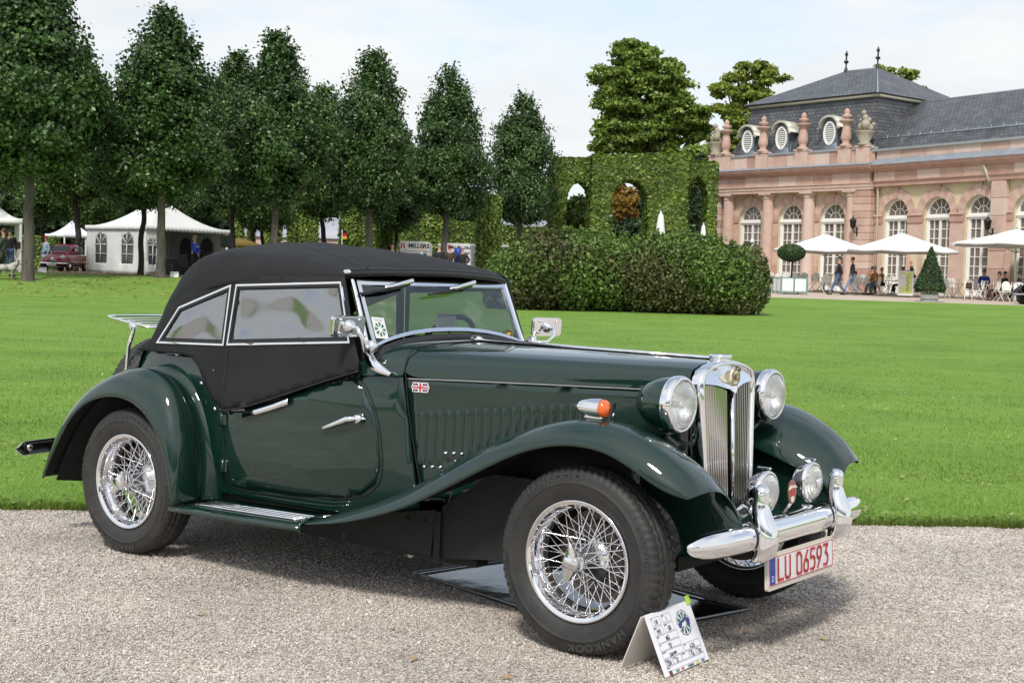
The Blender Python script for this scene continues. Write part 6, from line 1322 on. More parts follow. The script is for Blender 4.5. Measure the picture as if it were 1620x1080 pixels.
# ================================================================ PEOPLE
SKIN = mat('skin', (.52, .30, .21), .55); SKIN2 = mat('skin_tan', (.42, .24, .16), .55)
cl = lambda nm, c, r_=.8: mat(nm, c, r_, 0, .25, 6)
def skinned(name, verts, edges, radii, m, parent, root=0, sub=1):
    me = bpy.data.meshes.new(name); me.from_pydata([tuple(v) for v in verts], edges, []); me.materials.append(m); o = link(name, me, parent)
    s_ = o.modifiers.new('k', 'SKIN'); s_.use_smooth_shade = True
    for i, r_ in enumerate(radii):
        d = me.skin_vertices[0].data[i]; d.radius = r_ if isinstance(r_, tuple) else (r_, r_); d.use_root = (i == root)
    q = o.modifiers.new('d', 'SUBSURF'); q.levels = q.render_levels = sub; return o
def person(label, loc, face, pose='stand', H=1.75, top=None, trousers=None, skin=None, hair=None, group=None, arms='down', female=False, lean=0, hat=None, hairlong=False, stripe=None, bag=None, seat=.46):
    """face: heading angle (0 = towards +Y, away from camera; pi = towards the camera)"""
    skin = skin or SKIN; k = H/1.75; o = thing('person', label, 'person', loc, face, group); o.scale = (k,)*3
    hipz = .92 if pose != 'sit' else seat+.08; sh = hipz+.50; hd = sh+.24; ly = lean
    # body frame: +Y forward, X right
    if pose == 'sit': kn = [(s_*.11, .42, seat+.04) for s_ in (-1, 1)]; ft = [(s_*.12, .44+.06*s_, .08) for s_ in (-1, 1)]
    elif pose == 'walk': kn = [(-.09, .22, .50), (.09, -.02, .48)]; ft = [(-.09, .36, .08), (.09, -.36, .12)]
    else: kn = [(-.10, .03, .50), (.10, .0, .50)]; ft = [(-.11, 0, .08), (.12, .03, .08)]
    hip = [(s_*.09, 0, hipz) for s_ in (-1, 1)]; sho = [(s_*(.17 if female else .19), ly*.9, sh) for s_ in (-1, 1)]; 
    if arms == 'down': el = [(s_*.25, ly*.5-.03, sh-.28) for s_ in (-1, 1)]; ha = [(s_*.26, ly*.5+.06, sh-.52) for s_ in (-1, 1)]
    elif arms == 'swing': el = [(-.25, -.12, sh-.26), (.25, .08, sh-.27)]; ha = [(-.24, -.16, sh-.50), (.24, .24, sh-.44)]
    elif arms == 'lap': el = [(s_*.25, ly*.5+.06, sh-.26) for s_ in (-1, 1)]; ha = [(s_*.12, .30, sh-.33) for s_ in (-1, 1)]
    elif arms == 'front': el = [(s_*.24, .10, sh-.26) for s_ in (-1, 1)]; ha = [(s_*.10, .34, sh-.18) for s_ in (-1, 1)]
    elif arms == 'back': el = [(s_*.27, -.10, sh-.26) for s_ in (-1, 1)]; ha = [(s_*.06, -.17, sh-.42) for s_ in (-1, 1)]
    elif arms == 'hips': el = [(s_*.36, -.04, sh-.24) for s_ in (-1, 1)]; ha = [(s_*.20, .06, sh-.40) for s_ in (-1, 1)]
    lerp = lambda a, b, t: tuple(a[i]+(b[i]-a[i])*t for i in range(3))
    V = [(0, 0, hipz), (0, ly*.5, hipz+.22), (0, ly*.9, sh-.02), (0, ly, sh+.09), (0, ly+.015, hd), (0, ly+.01, hd+.10)]; E = [(0, 1), (1, 2), (2, 3), (3, 4), (4, 5)]; R_ = [(.12, .09), (.12, .09), (.13, .085), .048, (.074, .088), (.062, .075)]
    for i in (0, 1):
        b = len(V); V += [hip[i], kn[i], ft[i], (ft[i][0], ft[i][1]+.14, ft[i][2]-.04)]; E += [(0, b), (b, b+1), (b+1, b+2), (b+2, b+3)]; R_ += [.075, .052, .038, (.035, .025)]
        b = len(V); V += [sho[i], el[i], ha[i], lerp(el[i], ha[i], 1.28)]; E += [(2, b), (b, b+1), (b+1, b+2), (b+2, b+3)]; R_ += [.048, .038, .027, (.034, .016)]
    skinned('body', V, E, R_, skin, o)
    # shirt or jacket
    V = [(0, 0, hipz-.03), (0, ly*.5, hipz+.22), (0, ly*.9, sh+.0), (0, ly*.95, sh+.05)]; E = [(0, 1), (1, 2), (2, 3)]; wj = .92 if female else 1.0; R_ = [(.175*wj, .125), (.165*wj, .125), (.165*wj, .115), (.075, .07)]
    for i in (0, 1): b = len(V); V += [sho[i], el[i], lerp(el[i], ha[i], .92)]; E += [(2, b), (b, b+1), (b+1, b+2)]; R_ += [.075, .06, .045]
    tj = skinned('jacket', V, E, R_, top, o)
    V = [(0, 0, hipz+.02)]; E = []; R_ = [(.155, .115)]
    for i in (0, 1): b = len(V); V += [hip[i], kn[i], lerp(kn[i], ft[i], .95)]; E += [(0, b), (b, b+1), (b+1, b+2)]; R_ += [.098, .072, .062]
    skinned('trousers', V, E, R_, trousers, o)
    m_ = MB()
    for i in (0, 1): f_ = ft[i]; m_.box((f_[0], f_[1]+.06, f_[2]-.04), (.095, .27, .08), bev=.03)
    m_.build('shoe', black, o)
    # face: nose, eyes, mouth, ears, joined to the head surface
    c = Vector((0, ly+.015, hd+.045)); m_ = MB(); m_.sphere((0, c.y+.098, c.z-.012), (.013, .022, .022), 6)
    for s_ in (-1, 1): m_.sphere((s_*.082, c.y-.01, c.z-.01), (.012, .022, .032), 6)
    m_.build('face', skin, o); m_ = MB()
    for s_ in (-1, 1): m_.sphere((s_*.030, c.y+.088, c.z+.012), (.012, .008, .006), 6)
    m_.box((0, c.y+.088, c.z-.050), (.045, .008, .007)); m_.build('eyes_and_mouth', mat('face_dark', (.10, .03, .03), .5), o)
    if hair is not None:
        m_ = MB(); v0 = len(m_.v); m_.sphere((0, c.y-.018, c.z+.032), (.090, .100, .092), 14)
        if hairlong: m_.sphere((0, c.y-.055, c.z-.03), (.088, .062, .10), 12)
        m_.build('hair', hair, o)
    if hat is not None: m_ = MB(); m_.sphere((0, c.y, c.z+.06), (.098, .11, .07), 14); m_.box((0, c.y+.12, c.z+.05), (.13, .10, .012)); m_.build('cap', hat, o)
    m_ = MB()                                             # fingers
    for i in (0, 1):
        e_, h_ = Vector(el[i]), Vector(ha[i]); d = (h_-e_).normalized(); s_ = Vector((0, 1, 0)) if abs(d.y) < .7 else Vector((1, 0, 0)); s_ = (s_-d*s_.dot(d)).normalized(); t = h_+d*.09
        for q in range(4): a = t+s_*(.024*(q-1.5)/1.5*.95); l_ = (.052, .062, .066, .05)[q]; m_.tube([a-d*.02, a+d*l_*.5, a+d*l_+s_.cross(d)*.012], [.0085, .008, .006], 5)
        a = h_+d*.05+s_*.03; m_.tube([a-s_*.01, a+d*.025+s_*.018, a+d*.05+s_*.024], [.010, .009, .006], 5)
    m_.build('fingers', skin, o)
    if stripe: m_ = MB(); m_.tube([(-.20, ly-.02, sh+.0), (-.205, ly*.6-.03, sh-.22), (-.18, .02, hipz+.08)], .035, 6); m_.box((0, ly-.12, sh-.1), (.30, .025, .03)); m_.build('jacket_stripe', stripe, o)
    if bag: m_ = MB(); m_.box((.20, -.10, hipz+.14), (.10, .26, .20), bev=.03); m_.tube([(.20, -.12, hipz+.24), (.12, -.10, sh+.05), (-.10, -.02, sh+.06)], .012, 5); m_.build('shoulder_bag', bag, o)
    return o
denim = cl('denim', (.10, .15, .25)); dark = cl('dark_cloth', (.018, .018, .022)); navy = cl('navy_cloth', (.02, .025, .05)); greyc = cl('grey_cloth', (.10, .11, .11)); orange = cl('ochre_cloth', (.42, .20, .04)); beige = cl('beige_cloth', (.55, .46, .34)); bluec = cl('blue_cloth', (.02, .05, .35)); skyc = cl('light_blue_cloth', (.25, .36, .50)); whitec = cl('white_cloth', (.75, .75, .75)); brownc = cl('brown_cloth', (.07, .04, .03)); redc = cl('red_cloth', (.35, .02, .03))
h_dark = mat('hair_dark', (.02, .014, .01), .5); h_red = mat('hair_auburn', (.12, .03, .015), .5); h_grey = mat('hair_grey', (.35, .34, .32), .6); h_fair = mat('hair_fair', (.32, .22, .10), .55); h_brown = mat('hair_brown', (.08, .045, .025), .5)
def gp(px, py, d, dz=0): p = at(px, py, d); return (p.x, p.y, float(gz(p.x, p.y))+dz+.012)
# ================================================================ TERRACE
G2 = 'white garden chairs of the palace terrace'
chw = mat('chair_white', (.82, .80, .74), .5)
ch0 = thing('garden_chair', None, 'chair')
mb = MB(); mb.box((0, 0, .45), (.42, .42, .03), bev=.01); mb.build('seat', chw, ch0)
mb = MB(); bk = arc(0, .74, .22, 0, PI, 10); plate(mb, [(-.21, .52), (.21, .52)]+bk, [], Matrix(((1, 0, 0, 0), (0, 0, -1, -.20), (0, 1, 0, 0), (0, 0, 0, 1))) @ Matrix.Rotation(rad(-8), 4, 'X'), -.012, .012); mb.build('backrest', chw, ch0)
for s_ in (-1, 1):
    m_ = MB(); m_.tube([(s_*.20, -.24, .9), (s_*.20, -.16, .45), (s_*.20, .24, .0)], .016, 6); m_.build('leg', chw, ch0)
    m_ = MB(); m_.tube([(s_*.17, .20, .44), (s_*.17, -.05, .2), (s_*.17, -.26, 0)], .016, 6); m_.build('leg', chw, ch0)
used = [0]
def chair(px, d, rz, label):
    l_ = gp(px, 450, d); 
    c = ch0 if not used[0] else copy_tree(ch0); used[0] = 1; c.location = l_; c.rotation_euler = (0, 0, rz); c['group'] = G2; c['label'] = label; c['category'] = 'chair'; return c
tb0 = thing('garden_table', None, 'table'); m_ = MB(); m_.lathe([(0, .745), (.47, .745), (.48, .735), (.48, .72), (.46, .715), (0, .715)], 20, None, False); m_.build('table_top', chw, tb0)
for q in range(3): a = 2*PI*q/3+.3; m_ = MB(); m_.tube([(.32*math.cos(a), .32*math.sin(a), 0), (0, 0, .38), (-.22*math.cos(a), -.22*math.sin(a), .72)], .017, 6); m_.build('leg', chw, tb0)
ut = [0]
def table(px, d, label): c = tb0 if not ut[0] else copy_tree(tb0); ut[0] = 1; c.location = gp(px, 450, d); c['group'] = 'round white tables of the palace terrace'; c['label'] = label; c['category'] = 'table'; return c
for px, d, lb in ((1222, 72.5, 'white round table at the left end of the terrace'), (1262, 74, 'white round table behind the boxed ball topiary'), (1300, 72, 'white round table behind the walking couple, to their left'), (1357, 71.5, 'white round table behind the walking couple, to their right'), (1406, 70, 'white round table left of the menu board'), (1452, 70.5, 'white round table hidden behind the cone topiary'), (1517, 68, 'white table between the cone topiary and the blue shirted guest'), (1562, 67, 'white table in front of the guest in the blue shirt'), (1607, 65, 'white table at the right picture edge')):
    table(px, d, lb)
CHAIRS = [(1209, 71.5, 1.6, 'first white garden chair from the left end of the terrace'), (1218, 74, 3.4, 'white chair behind the leftmost terrace table'), (1232, 71.2, -1.2, 'white chair between the leftmost table and the ball topiary'), (1243, 74.2, 2.8, 'white chair under the ball topiary, far side'), (1256, 71.8, .3, 'white chair seen through the stem of the ball topiary'),
 (1272, 73.6, 3.0, 'white chair just right of the ball topiary, far row'), (1285, 70.6, 1.4, 'white chair right of the ball topiary planter'), (1291, 73.8, 3.3, 'white chair behind the table left of the walking couple'), (1306, 70.2, .2, 'white folding chair in front of the table left of the walking couple'), (1316, 72.6, -1.4, 'white chair right behind the man of the walking couple'), (1349, 69.8, .1, 'white chair right of the walking woman'), (1364, 73.2, 3.1, 'white chair behind the table right of the walking couple'), (1374, 69.6, -.9, 'white chair the man in jeans sits on'), (1394, 68.6, -1.5, 'white chair left of the menu board, near row'),
 (1399, 72.0, 3.0, 'white chair in the far row left of the parasol pole'), (1412, 72.4, 3.3, 'white chair in the far row right of the parasol pole'), (1447, 68.0, .4, 'white chair between the menu board and the cone topiary'), (1494, 67.6, .6, 'white chair directly right of the cone topiary'), (1501, 70.2, 2.9, 'white chair in the far row right of the cone topiary'), (1508, 70.8, 3.4, 'second far chair right of the cone topiary'), (1532, 66.6, -.2, 'white chair with a brown bag hung on its back'), (1541, 69.9, 3.1, 'white chair in the far row left of the guest in blue'),
 (1552, 66.0, .9, 'white chair in front of the table of the guest in blue'), (1556, 69.5, 3.0, 'white chair the guest in the blue shirt sits on'), (1582, 65.4, -1.4, 'white chair the woman in beige sits on'), (1590, 64.6, .2, 'white chair with back to the viewer near the right edge'), (1612, 63.6, -.4, 'rightmost white chair at the picture edge')]
for px, d, rz, lb in CHAIRS: chair(px, d, rz, lb)
m_ = MB(); l_ = gp(1533, 450, 66.3); m_.box((l_[0], l_[1], l_[2]+.66), (.30, .12, .30), bev=.05); m_.tube([(l_[0]-.1, l_[1], l_[2]+.8), (l_[0], l_[1], l_[2]+.95), (l_[0]+.1, l_[1], l_[2]+.8)], .012, 5); tag(m_.build('handbag', brownc), 'brown bag hanging from the back of a white chair', 'bag')
# glasses and menu stands on tables
for i, (px, d) in enumerate(((1357, 71.5), (1406, 70), (1562, 67), (1517, 68), (1607, 65))):
    for q in range(2 if i != 1 else 3): l_ = gp(px+(q-.8)*4, 450, d); m_ = MB(); m_.lathe([(.03, 0), (.028, .01), (.006, .02), (.006, .08), (.035, .11), (.038, .17), (.03, .19)], 8, Matrix.Translation((l_[0], l_[1]+.05*q, l_[2]+.745))); tag(m_.build('glass', MATS['clear_glass']), ('left', 'middle', 'right')[q if i == 1 else q*2]+' glass on the white table '+('right of the walking couple', 'just left of the menu board', 'before the guest in the blue shirt', 'between cone topiary and blue shirted guest', 'at the right picture edge')[i], 'glass', 'glasses on the terrace tables')
# people of the terrace
person('man in black jacket and jeans walking left on the terrace', gp(1326, 466, 67), rad(75), 'walk', 1.80, dark, denim, SKIN, h_dark, arms='swing')
person('auburn haired woman in dark jacket walking behind the man, bag at her side', gp(1347, 466, 67.6), rad(78), 'walk', 1.78, cl('charcoal_cloth', (.035, .035, .045)), skyc, SKIN, h_red, arms='down', female=True, bag=redc)
person('seated grey haired man in jeans and ochre vest leaning on a table', gp(1385, 460, 69.2), rad(110), 'sit', 1.75, orange, denim, SKIN, h_grey, arms='lap', lean=.08)
person('seated fair woman in ochre beside the man in jeans', gp(1394, 460, 70.5), rad(100), 'sit', 1.68, orange, dark, SKIN, h_fair, arms='lap', female=True)
person('seated dark haired guest farther back, left of the man in jeans', gp(1379, 458, 73.5), rad(-60), 'sit', 1.7, orange, dark, SKIN2, h_dark, arms='lap')
person('brown haired guest seated behind the menu board', gp(1427, 460, 70.5), rad(80), 'sit', 1.75, greyc, dark, SKIN, h_brown, arms='lap')
person('bald waiter in navy jacket standing and bending beside the menu board', gp(1443, 463, 70.8), rad(75), 'stand', 1.78, navy, dark, SKIN, None, arms='front', lean=.10)
person('guest in blue shirt facing the lawn, seated behind a table', gp(1556, 460, 69.2), rad(172), 'sit', 1.78, bluec, dark, SKIN2, h_brown, arms='lap')
person('woman in beige coat seated with her back turned right of the blue shirted guest', gp(1580, 460, 65.8), rad(80), 'sit', 1.70, beige, brownc, SKIN, h_brown, arms='lap', female=True, hairlong=True)
person('dark clothed guest seated beyond the woman in beige', gp(1589, 460, 68), rad(100), 'sit', 1.7, dark, dark, SKIN, h_dark, arms='lap')
person('guest in dark brown at the right edge under the parasol', gp(1612, 460, 67), rad(60), 'sit', 1.75, brownc, dark, SKIN, h_brown, arms='lap')
# parasols
canv = mat('canvas_white', (.80, .80, .79), .75, 0, .06, 3); pole_m = mat('pole_grey', (.55, .55, .54), .4, .3)
def parasol(label, px, d, top, eave, r_, sides=8):
    b = gp(px, 460, d); zt = at(px, top, d).z-b[2]; ze_ = at(px, eave, d).z-b[2]; o = thing('parasol', label, 'parasol', b, .2, 'open white parasols over the terrace')
    rows = []
    for t, dz in ((.03, 0), (.35, .05), (.7, .06), (1, 0)):
        r2 = [];
        for q in range(sides*2):
            a = PI*q/sides; k_ = 1 if q % 2 == 0 else math.cos(PI/sides)*.985; sg = -.05*(q % 2)*t; r2.append((r_*t*k_*math.cos(a), r_*t*k_*math.sin(a), zt+(ze_-zt)*t-dz+sg))
        rows.append(r2)
    rows.append([(p[0], p[1], p[2]-.10) for p in rows[-1]])
    m_ = MB(); m_.loft(rows, closed=True); c = m_.build('canopy', canv, o, solid=.01)
    for i_ in range(0): pass
    m_ = MB(); m_.tube([(0, 0, 0), (0, 0, zt+.08)], .045, 10); m_.sphere((0, 0, zt+.08), .07, 8); m_.build('pole', pole_m, o)
    m_ = MB(); m_.box((0, 0, .06), (.8, .8, .12), bev=.02); m_.build('base', mat('concrete', (.35, .34, .32), .9), o)
    for q in range(sides):
        a = 2*PI*q/sides; m_ = MB(); m_.tube([(0, 0, zt-.05), (r_*.97*math.cos(a), r_*.97*math.sin(a), ze_-.06)], .018, 5); m_.tube([(.04*math.cos(a), .04*math.sin(a), zt-1.15), (r_*.48*math.cos(a), r_*.48*math.sin(a), (zt+ze_)/2-.10)], .016, 5); m_.build('rib', pole_m, o)
    return o
parasol('open white parasol left, above the walking couple', 1303, 71, 370, 396, 2.78)
parasol('open white parasol in the middle, above the menu board', 1423, 67.5, 368, 396, 2.80)
parasol('large open white parasol nearest the right edge', 1604, 66.5, 362, 386, 3.15)
parasol('open white parasol cut by the right picture edge, behind the near one', 1660, 69, 368, 388, 2.9)
def closed_parasol(label, px, d, top, bot, w_):
    b = gp(px, 460, d); zt = at(px, top, d).z-b[2]; zo = at(px, bot, d).z-b[2]; o = thing('closed_parasol', label, 'parasol', b, 0, 'folded white parasols behind the shrub'); wr = w_*d/2185/2
    m_ = MB(); rows = []
    for t, k_ in ((0, .12), (.12, .45), (.4, .62), (.75, .85), (1, 1)): rows.append([(wr*k_*(1+.18*(q % 2))*math.cos(2*PI*q/16), wr*k_*(1+.18*(q % 2))*math.sin(2*PI*q/16), zt+(zo-zt)*t) for q in range(16)])
    m_.loft(rows, closed=True); m_.build('canopy', canv, o); m_ = MB(); m_.tube([(0, 0, 0), (0, 0, zt+.1)], .04, 8); m_.build('pole', pole_m, o)
closed_parasol('folded white parasol standing before the arcade hedge pillar, taller one', 1041, 72, 336, 384, 17)
closed_parasol('folded white parasol before the right hedge arch', 1109, 76, 355, 384, 11)
closed_parasol('folded white parasol in front of the leftmost palace window', 1187, 80, 376, 398, 9)
# topiaries
topl = leafmat('topiary_leaf', (.012, .035, .008), (.035, .080, .014), (.07, .13, .03), .45, .15)
d = 66; b = gp(1249, 466, d); o = thing('ball_topiary', 'clipped round topiary on a thin stem in a white box planter', 'plant', b)
c = at(1252, 400, d)-Vector(b); n = 5200; a = rng.normal(size=(n, 3)); a /= np.linalg.norm(a, axis=1, keepdims=True); fz_ = np.where(a[:, 2:] < -.3, .7, 1)
m_ = MB(); m_.sphere((c.x, c.y, c.z), (.58, .58, .34), 14); m_.build('crown_core', hedgecore, o); link('crown', leaf_mesh('crown', np.array([c.x, c.y, c.z])+a*np.array([.66, .66, .42])*rng.uniform(.86, 1.02, (n, 1)), .075, topl, a, .55), o)
m_ = MB(); m_.tube([(.05, 0, .3), (.07, 0, c.z-.3)], .045, 8); m_.build('trunk', barkd, o)
pb = thing('box_planter', 'white box planter with pale green frame under the ball topiary', 'planter', b, .12); hw = .62; H_ = at(1249, 437, d).z-b[2]
grn = mat('planter_green', (.16, .30, .27), .5)
for q in range(4):
    a = PI/2*q
    for s_ in (-.5, .5): m_ = MB(); m_.box((s_*hw, -hw, .12+(H_-.2)/2), (hw-.08, .03, H_-.24), M=Matrix.Rotation(a, 4, 'Z')); m_.build('panel', white, pb)
    m_ = MB(); m_.box((hw, -hw, H_/2), (.07, .07, H_), M=Matrix.Rotation(a, 4, 'Z')); m_.box((0, -hw, H_/2), (.05, .05, H_-.1), M=Matrix.Rotation(a, 4, 'Z')); m_.box((0, -hw, H_-.08), (hw*2, .05, .05), M=Matrix.Rotation(a, 4, 'Z')); m_.box((0, -hw, .10), (hw*2, .05, .05), M=Matrix.Rotation(a, 4, 'Z')); m_.build('post', grn, pb)
m_ = MB(); m_.box((0, 0, H_-.12), (hw*1.95, hw*1.95, .04)); m_.build('soil', brownc, pb)
d = 61; b = gp(1470, 478, d); zt = at(1473, 391, d).z-b[2]; zc = at(1473, 462, d).z-b[2]
o = thing('cone_topiary', 'dark green cone shaped yew topiary in the round white pot', 'plant', (b[0], b[1], b[2])); n = 8500; t = rng.random(n)**.6; a = rng.uniform(0, 2*PI, n); R_ = .70*t*(1-.12*(t > .93)); P = np.stack([R_*np.cos(a), R_*np.sin(a), zt+(zc-zt)*t], 1)+rng.normal(0, .03, (n, 3)); nr = np.stack([np.cos(a), np.sin(a), np.full(n, .5)], 1)
m_ = MB(); m_.lathe([(0, zc+.02), (.60, zc+.05), (.02, zt-.1)], 14); m_.build('crown_core', hedgecore, o); link('crown', leaf_mesh('crown', P, .075, topl, nr, .5), o)
pt = thing('round_pot', 'round white pot with green rings holding the cone topiary', 'pot', b); m_ = MB(); m_.lathe([(0, 0), (.34, 0), (.36, .05), (.37, .5), (.38, zc-.02), (.34, zc), (.33, zc-.06), (0, zc-.06)], 24); m_.build('vessel', white, pt)
for z in (.07, zc-.12): m_ = MB(); m_.lathe([(.365, z), (.385, z), (.385, z+.05), (.365, z+.05)], 24); m_.build('ring', grn, pt)
# menu board (A-frame)
b = gp(1432, 466, 66.6); o = thing('menu_board', 'white framed menu board with yellowish poster leaning on the terrace', 'sign', b, rad(-14)); h = at(1432, 428, 66.6).z-b[2]; Mq = Matrix.Rotation(rad(-10), 4, 'X')
m_ = MB(); plate(m_, [(-.36, .08), (.36, .08), (.36, h), (-.36, h)], [[(-.29, .17), (.29, .17), (.29, h-.06), (-.29, h-.06)]], Matrix.Rotation(PI/2, 4, 'X') @ Matrix.Rotation(rad(-10), 4, 'X'), 0, .03); m_.build('frame', white, o)
m_ = MB(); Mz = Matrix.Rotation(PI/2, 4, 'X') @ Matrix.Rotation(rad(-10), 4, 'X'); plate(m_, [(-.30, .16), (.30, .16), (.30, h-.05), (-.30, h-.05)], [], Mz, .005, .012); m_.use(1); plate(m_, [(-.26, .5), (0, .5), (0, h-.15), (-.26, h-.15)], [], Mz, .012, .015); m_.use(2)
for q in range(9): m_.box((.12-.02*(q % 3), h-.25-q*.09, .016), (.10+.04*(q % 2), .025, .003), M=Mz)
m_.build('poster', [mat('poster_yellow', (.62, .64, .22), .6), whitec, dark], o); m_ = MB(); m_.tube([(-.34, .0, h*.98), (-.34, .55, 0)], .018, 6); m_.tube([(.34, 0, h*.98), (.34, .55, 0)], .018, 6); m_.build('prop', white, o)
# dark car nose at the right picture edge
# ================================================================ MARQUEES
tentw = mat('marquee_canvas', (.74, .76, .75), .6, 0, .10, 1.2, .5, 2.2, bdist=.06); tentin = mat('marquee_inside', (.45, .43, .36), .7)
pvc = mat('clear_pvc', (.035, .04, .045), .25, 0, .6, 1.5, col2=(.12, .12, .11))
def marquee(label, px, d, dirs, S_, eave, peak, walls, group='white marquees under the limes', m=tentw, wins=()):
    """corner nearest the camera at px,d; dirs = two unit vectors of the visible sides (left, right)"""
    b = at(px, 430, d); b.z = float(gz(b.x, b.y)); o = thing('marquee', label, 'tent', (b.x, b.y, b.z), 0, group)
    a_, c_ = Vector((*dirs[0], 0)), Vector((*dirs[1], 0)); P = [Vector((0, 0, 0)), c_*S_, (a_+c_)*S_, a_*S_]; ctr = (a_+c_)*S_/2
    rows = []; nn = 10
    for t in (0, .15, .35, .6, .8, .92, 1):
        z = eave+(peak-eave)*(1-(1-t)**.0 if 0 else t**1.75 if t < 1 else 1); rr_ = []
        for i in range(4):
            for q in range(nn):
                p = P[i].lerp(P[(i+1) % 4], q/nn); e = ctr+(p-ctr)*(1-t)*1.02; edge = 4*(q/nn)*(1-q/nn); rr_.append((e.x, e.y, z-.18*edge*t*(1-t)*2))
        rows.append(rr_)
    m_ = MB(); m_.loft(rows, closed=True); m_.build('canopy', m, o, sub=1)
    val = []; ns = 22
    m_ = MB()
    for i in range(4):                                   # scalloped valance
        p0, p1 = P[i], P[(i+1) % 4]; u = (p1-p0).normalized(); nrm = Vector((u.y, -u.x, 0)); top = []; bot = []
        for q in range(ns*4+1): t = q/(ns*4); p = ctr+((p0.lerp(p1, t))-ctr)*1.025; top.append((p.x, p.y, eave+.02)); bot.append((p.x, p.y, eave-.16-.07*abs(math.sin(PI*t*ns))))
        m_.loft([top, bot])
    m_.build('valance', m, o, solid=.012)
    for i in range(4): m_ = MB(); p = ctr+(P[i]-ctr)*.985; m_.box((p.x, p.y, eave/2), (.09, .09, eave)); m_.build('post', white, o)
    for (i, t0, t1, ws) in walls:
        p0, p1 = P[i], P[(i+1) % 4]; u = (p1-p0).normalized(); n_ = Vector((u.y, -u.x, 0)); L_ = S_; Mw_ = Matrix(((u.x, 0, n_.x, p0.x), (u.y, 0, n_.y, p0.y), (0, 1, 0, 0), (0, 0, 0, 1)))
        holes = [arch_hole(w0*L_, ww_*L_/2, eave*.22, eave*.62, 10) for w0, ww_ in ws]
        v_, f_ = patch2d([(t0*L_, .02), (t1*L_, .02), (t1*L_, eave), (t0*L_, eave)], holes, .22)
        mesh('side_wall', [tuple(Mw_ @ Vector((x, y, .035*math.sin(x*5.5+y)*(1-y/eave)))) for x, y in v_], f_, [m], o, True, 0, .012)
        for w0, ww_ in ws:
            R_ = ww_*L_/2; m_ = MB(); m_.add([tuple(Mw_ @ Vector((x, y, -.03))) for x, y in arch_hole(w0*L_, R_+.02, eave*.215, eave*.62, 10)], [tuple(range(13-1+1))[:len(arch_hole(0, 1, 0, 1, 10))]]); m_.build('window_pane', pvc, o)
            m_ = MB(); c = w0*L_; zs2 = eave*.62; m_.tube([Mw_ @ Vector((c, eave*.22, .02)), Mw_ @ Vector((c, zs2, .02))], .022, 4); m_.tube([Mw_ @ Vector((c-R_, eave*.42, .02)), Mw_ @ Vector((c+R_, eave*.42, .02))], .014, 4); m_.tube([Mw_ @ Vector((c-R_, zs2-.02, .02)), Mw_ @ Vector((c+R_, zs2-.02, .02))], .022, 4)
            for a in (PI/4, PI/2, 3*PI/4): m_.tube([Mw_ @ Vector((c, zs2, .02)), Mw_ @ Vector((c+R_*math.cos(a), zs2+R_*math.sin(a), .02))], .018, 4)
            m_.build('window_bar', m, o)
    return o, P, ctr
A36 = rad(50)
mq, PM, cM = marquee('large white marquee with pointed roof and arched windows behind two tree trunks', 229, 65, ((-math.sin(A36), math.cos(A36)), (math.cos(A36), math.sin(A36))), 4.85, 2.32, 3.95, [(3, 0, 1, [(.25, .20), (.70, .20)]), (0, 0, .20, [(.085, .09)]), (2, 0, 1, [(.7, .16)]), (1, 0, 1, [(.35, .2), (.7, .2)])])
marquee('small white peaked tent far behind the red car', 101, 92, ((-.75, .66), (.75, .66)), 2.4, 2.35, 3.35, [(0, .6, 1, [])], m=mat('marquee_bluish', (.70, .72, .80), .6, 0, .08, 2))
marquee('white tent cut by the left picture edge with an open front', 33, 58.6, ((-.96, .28), (-.40, .92)), 3.2, 2.25, 3.4, [(0, 0, 1, []), (2, 0, 1, [])])
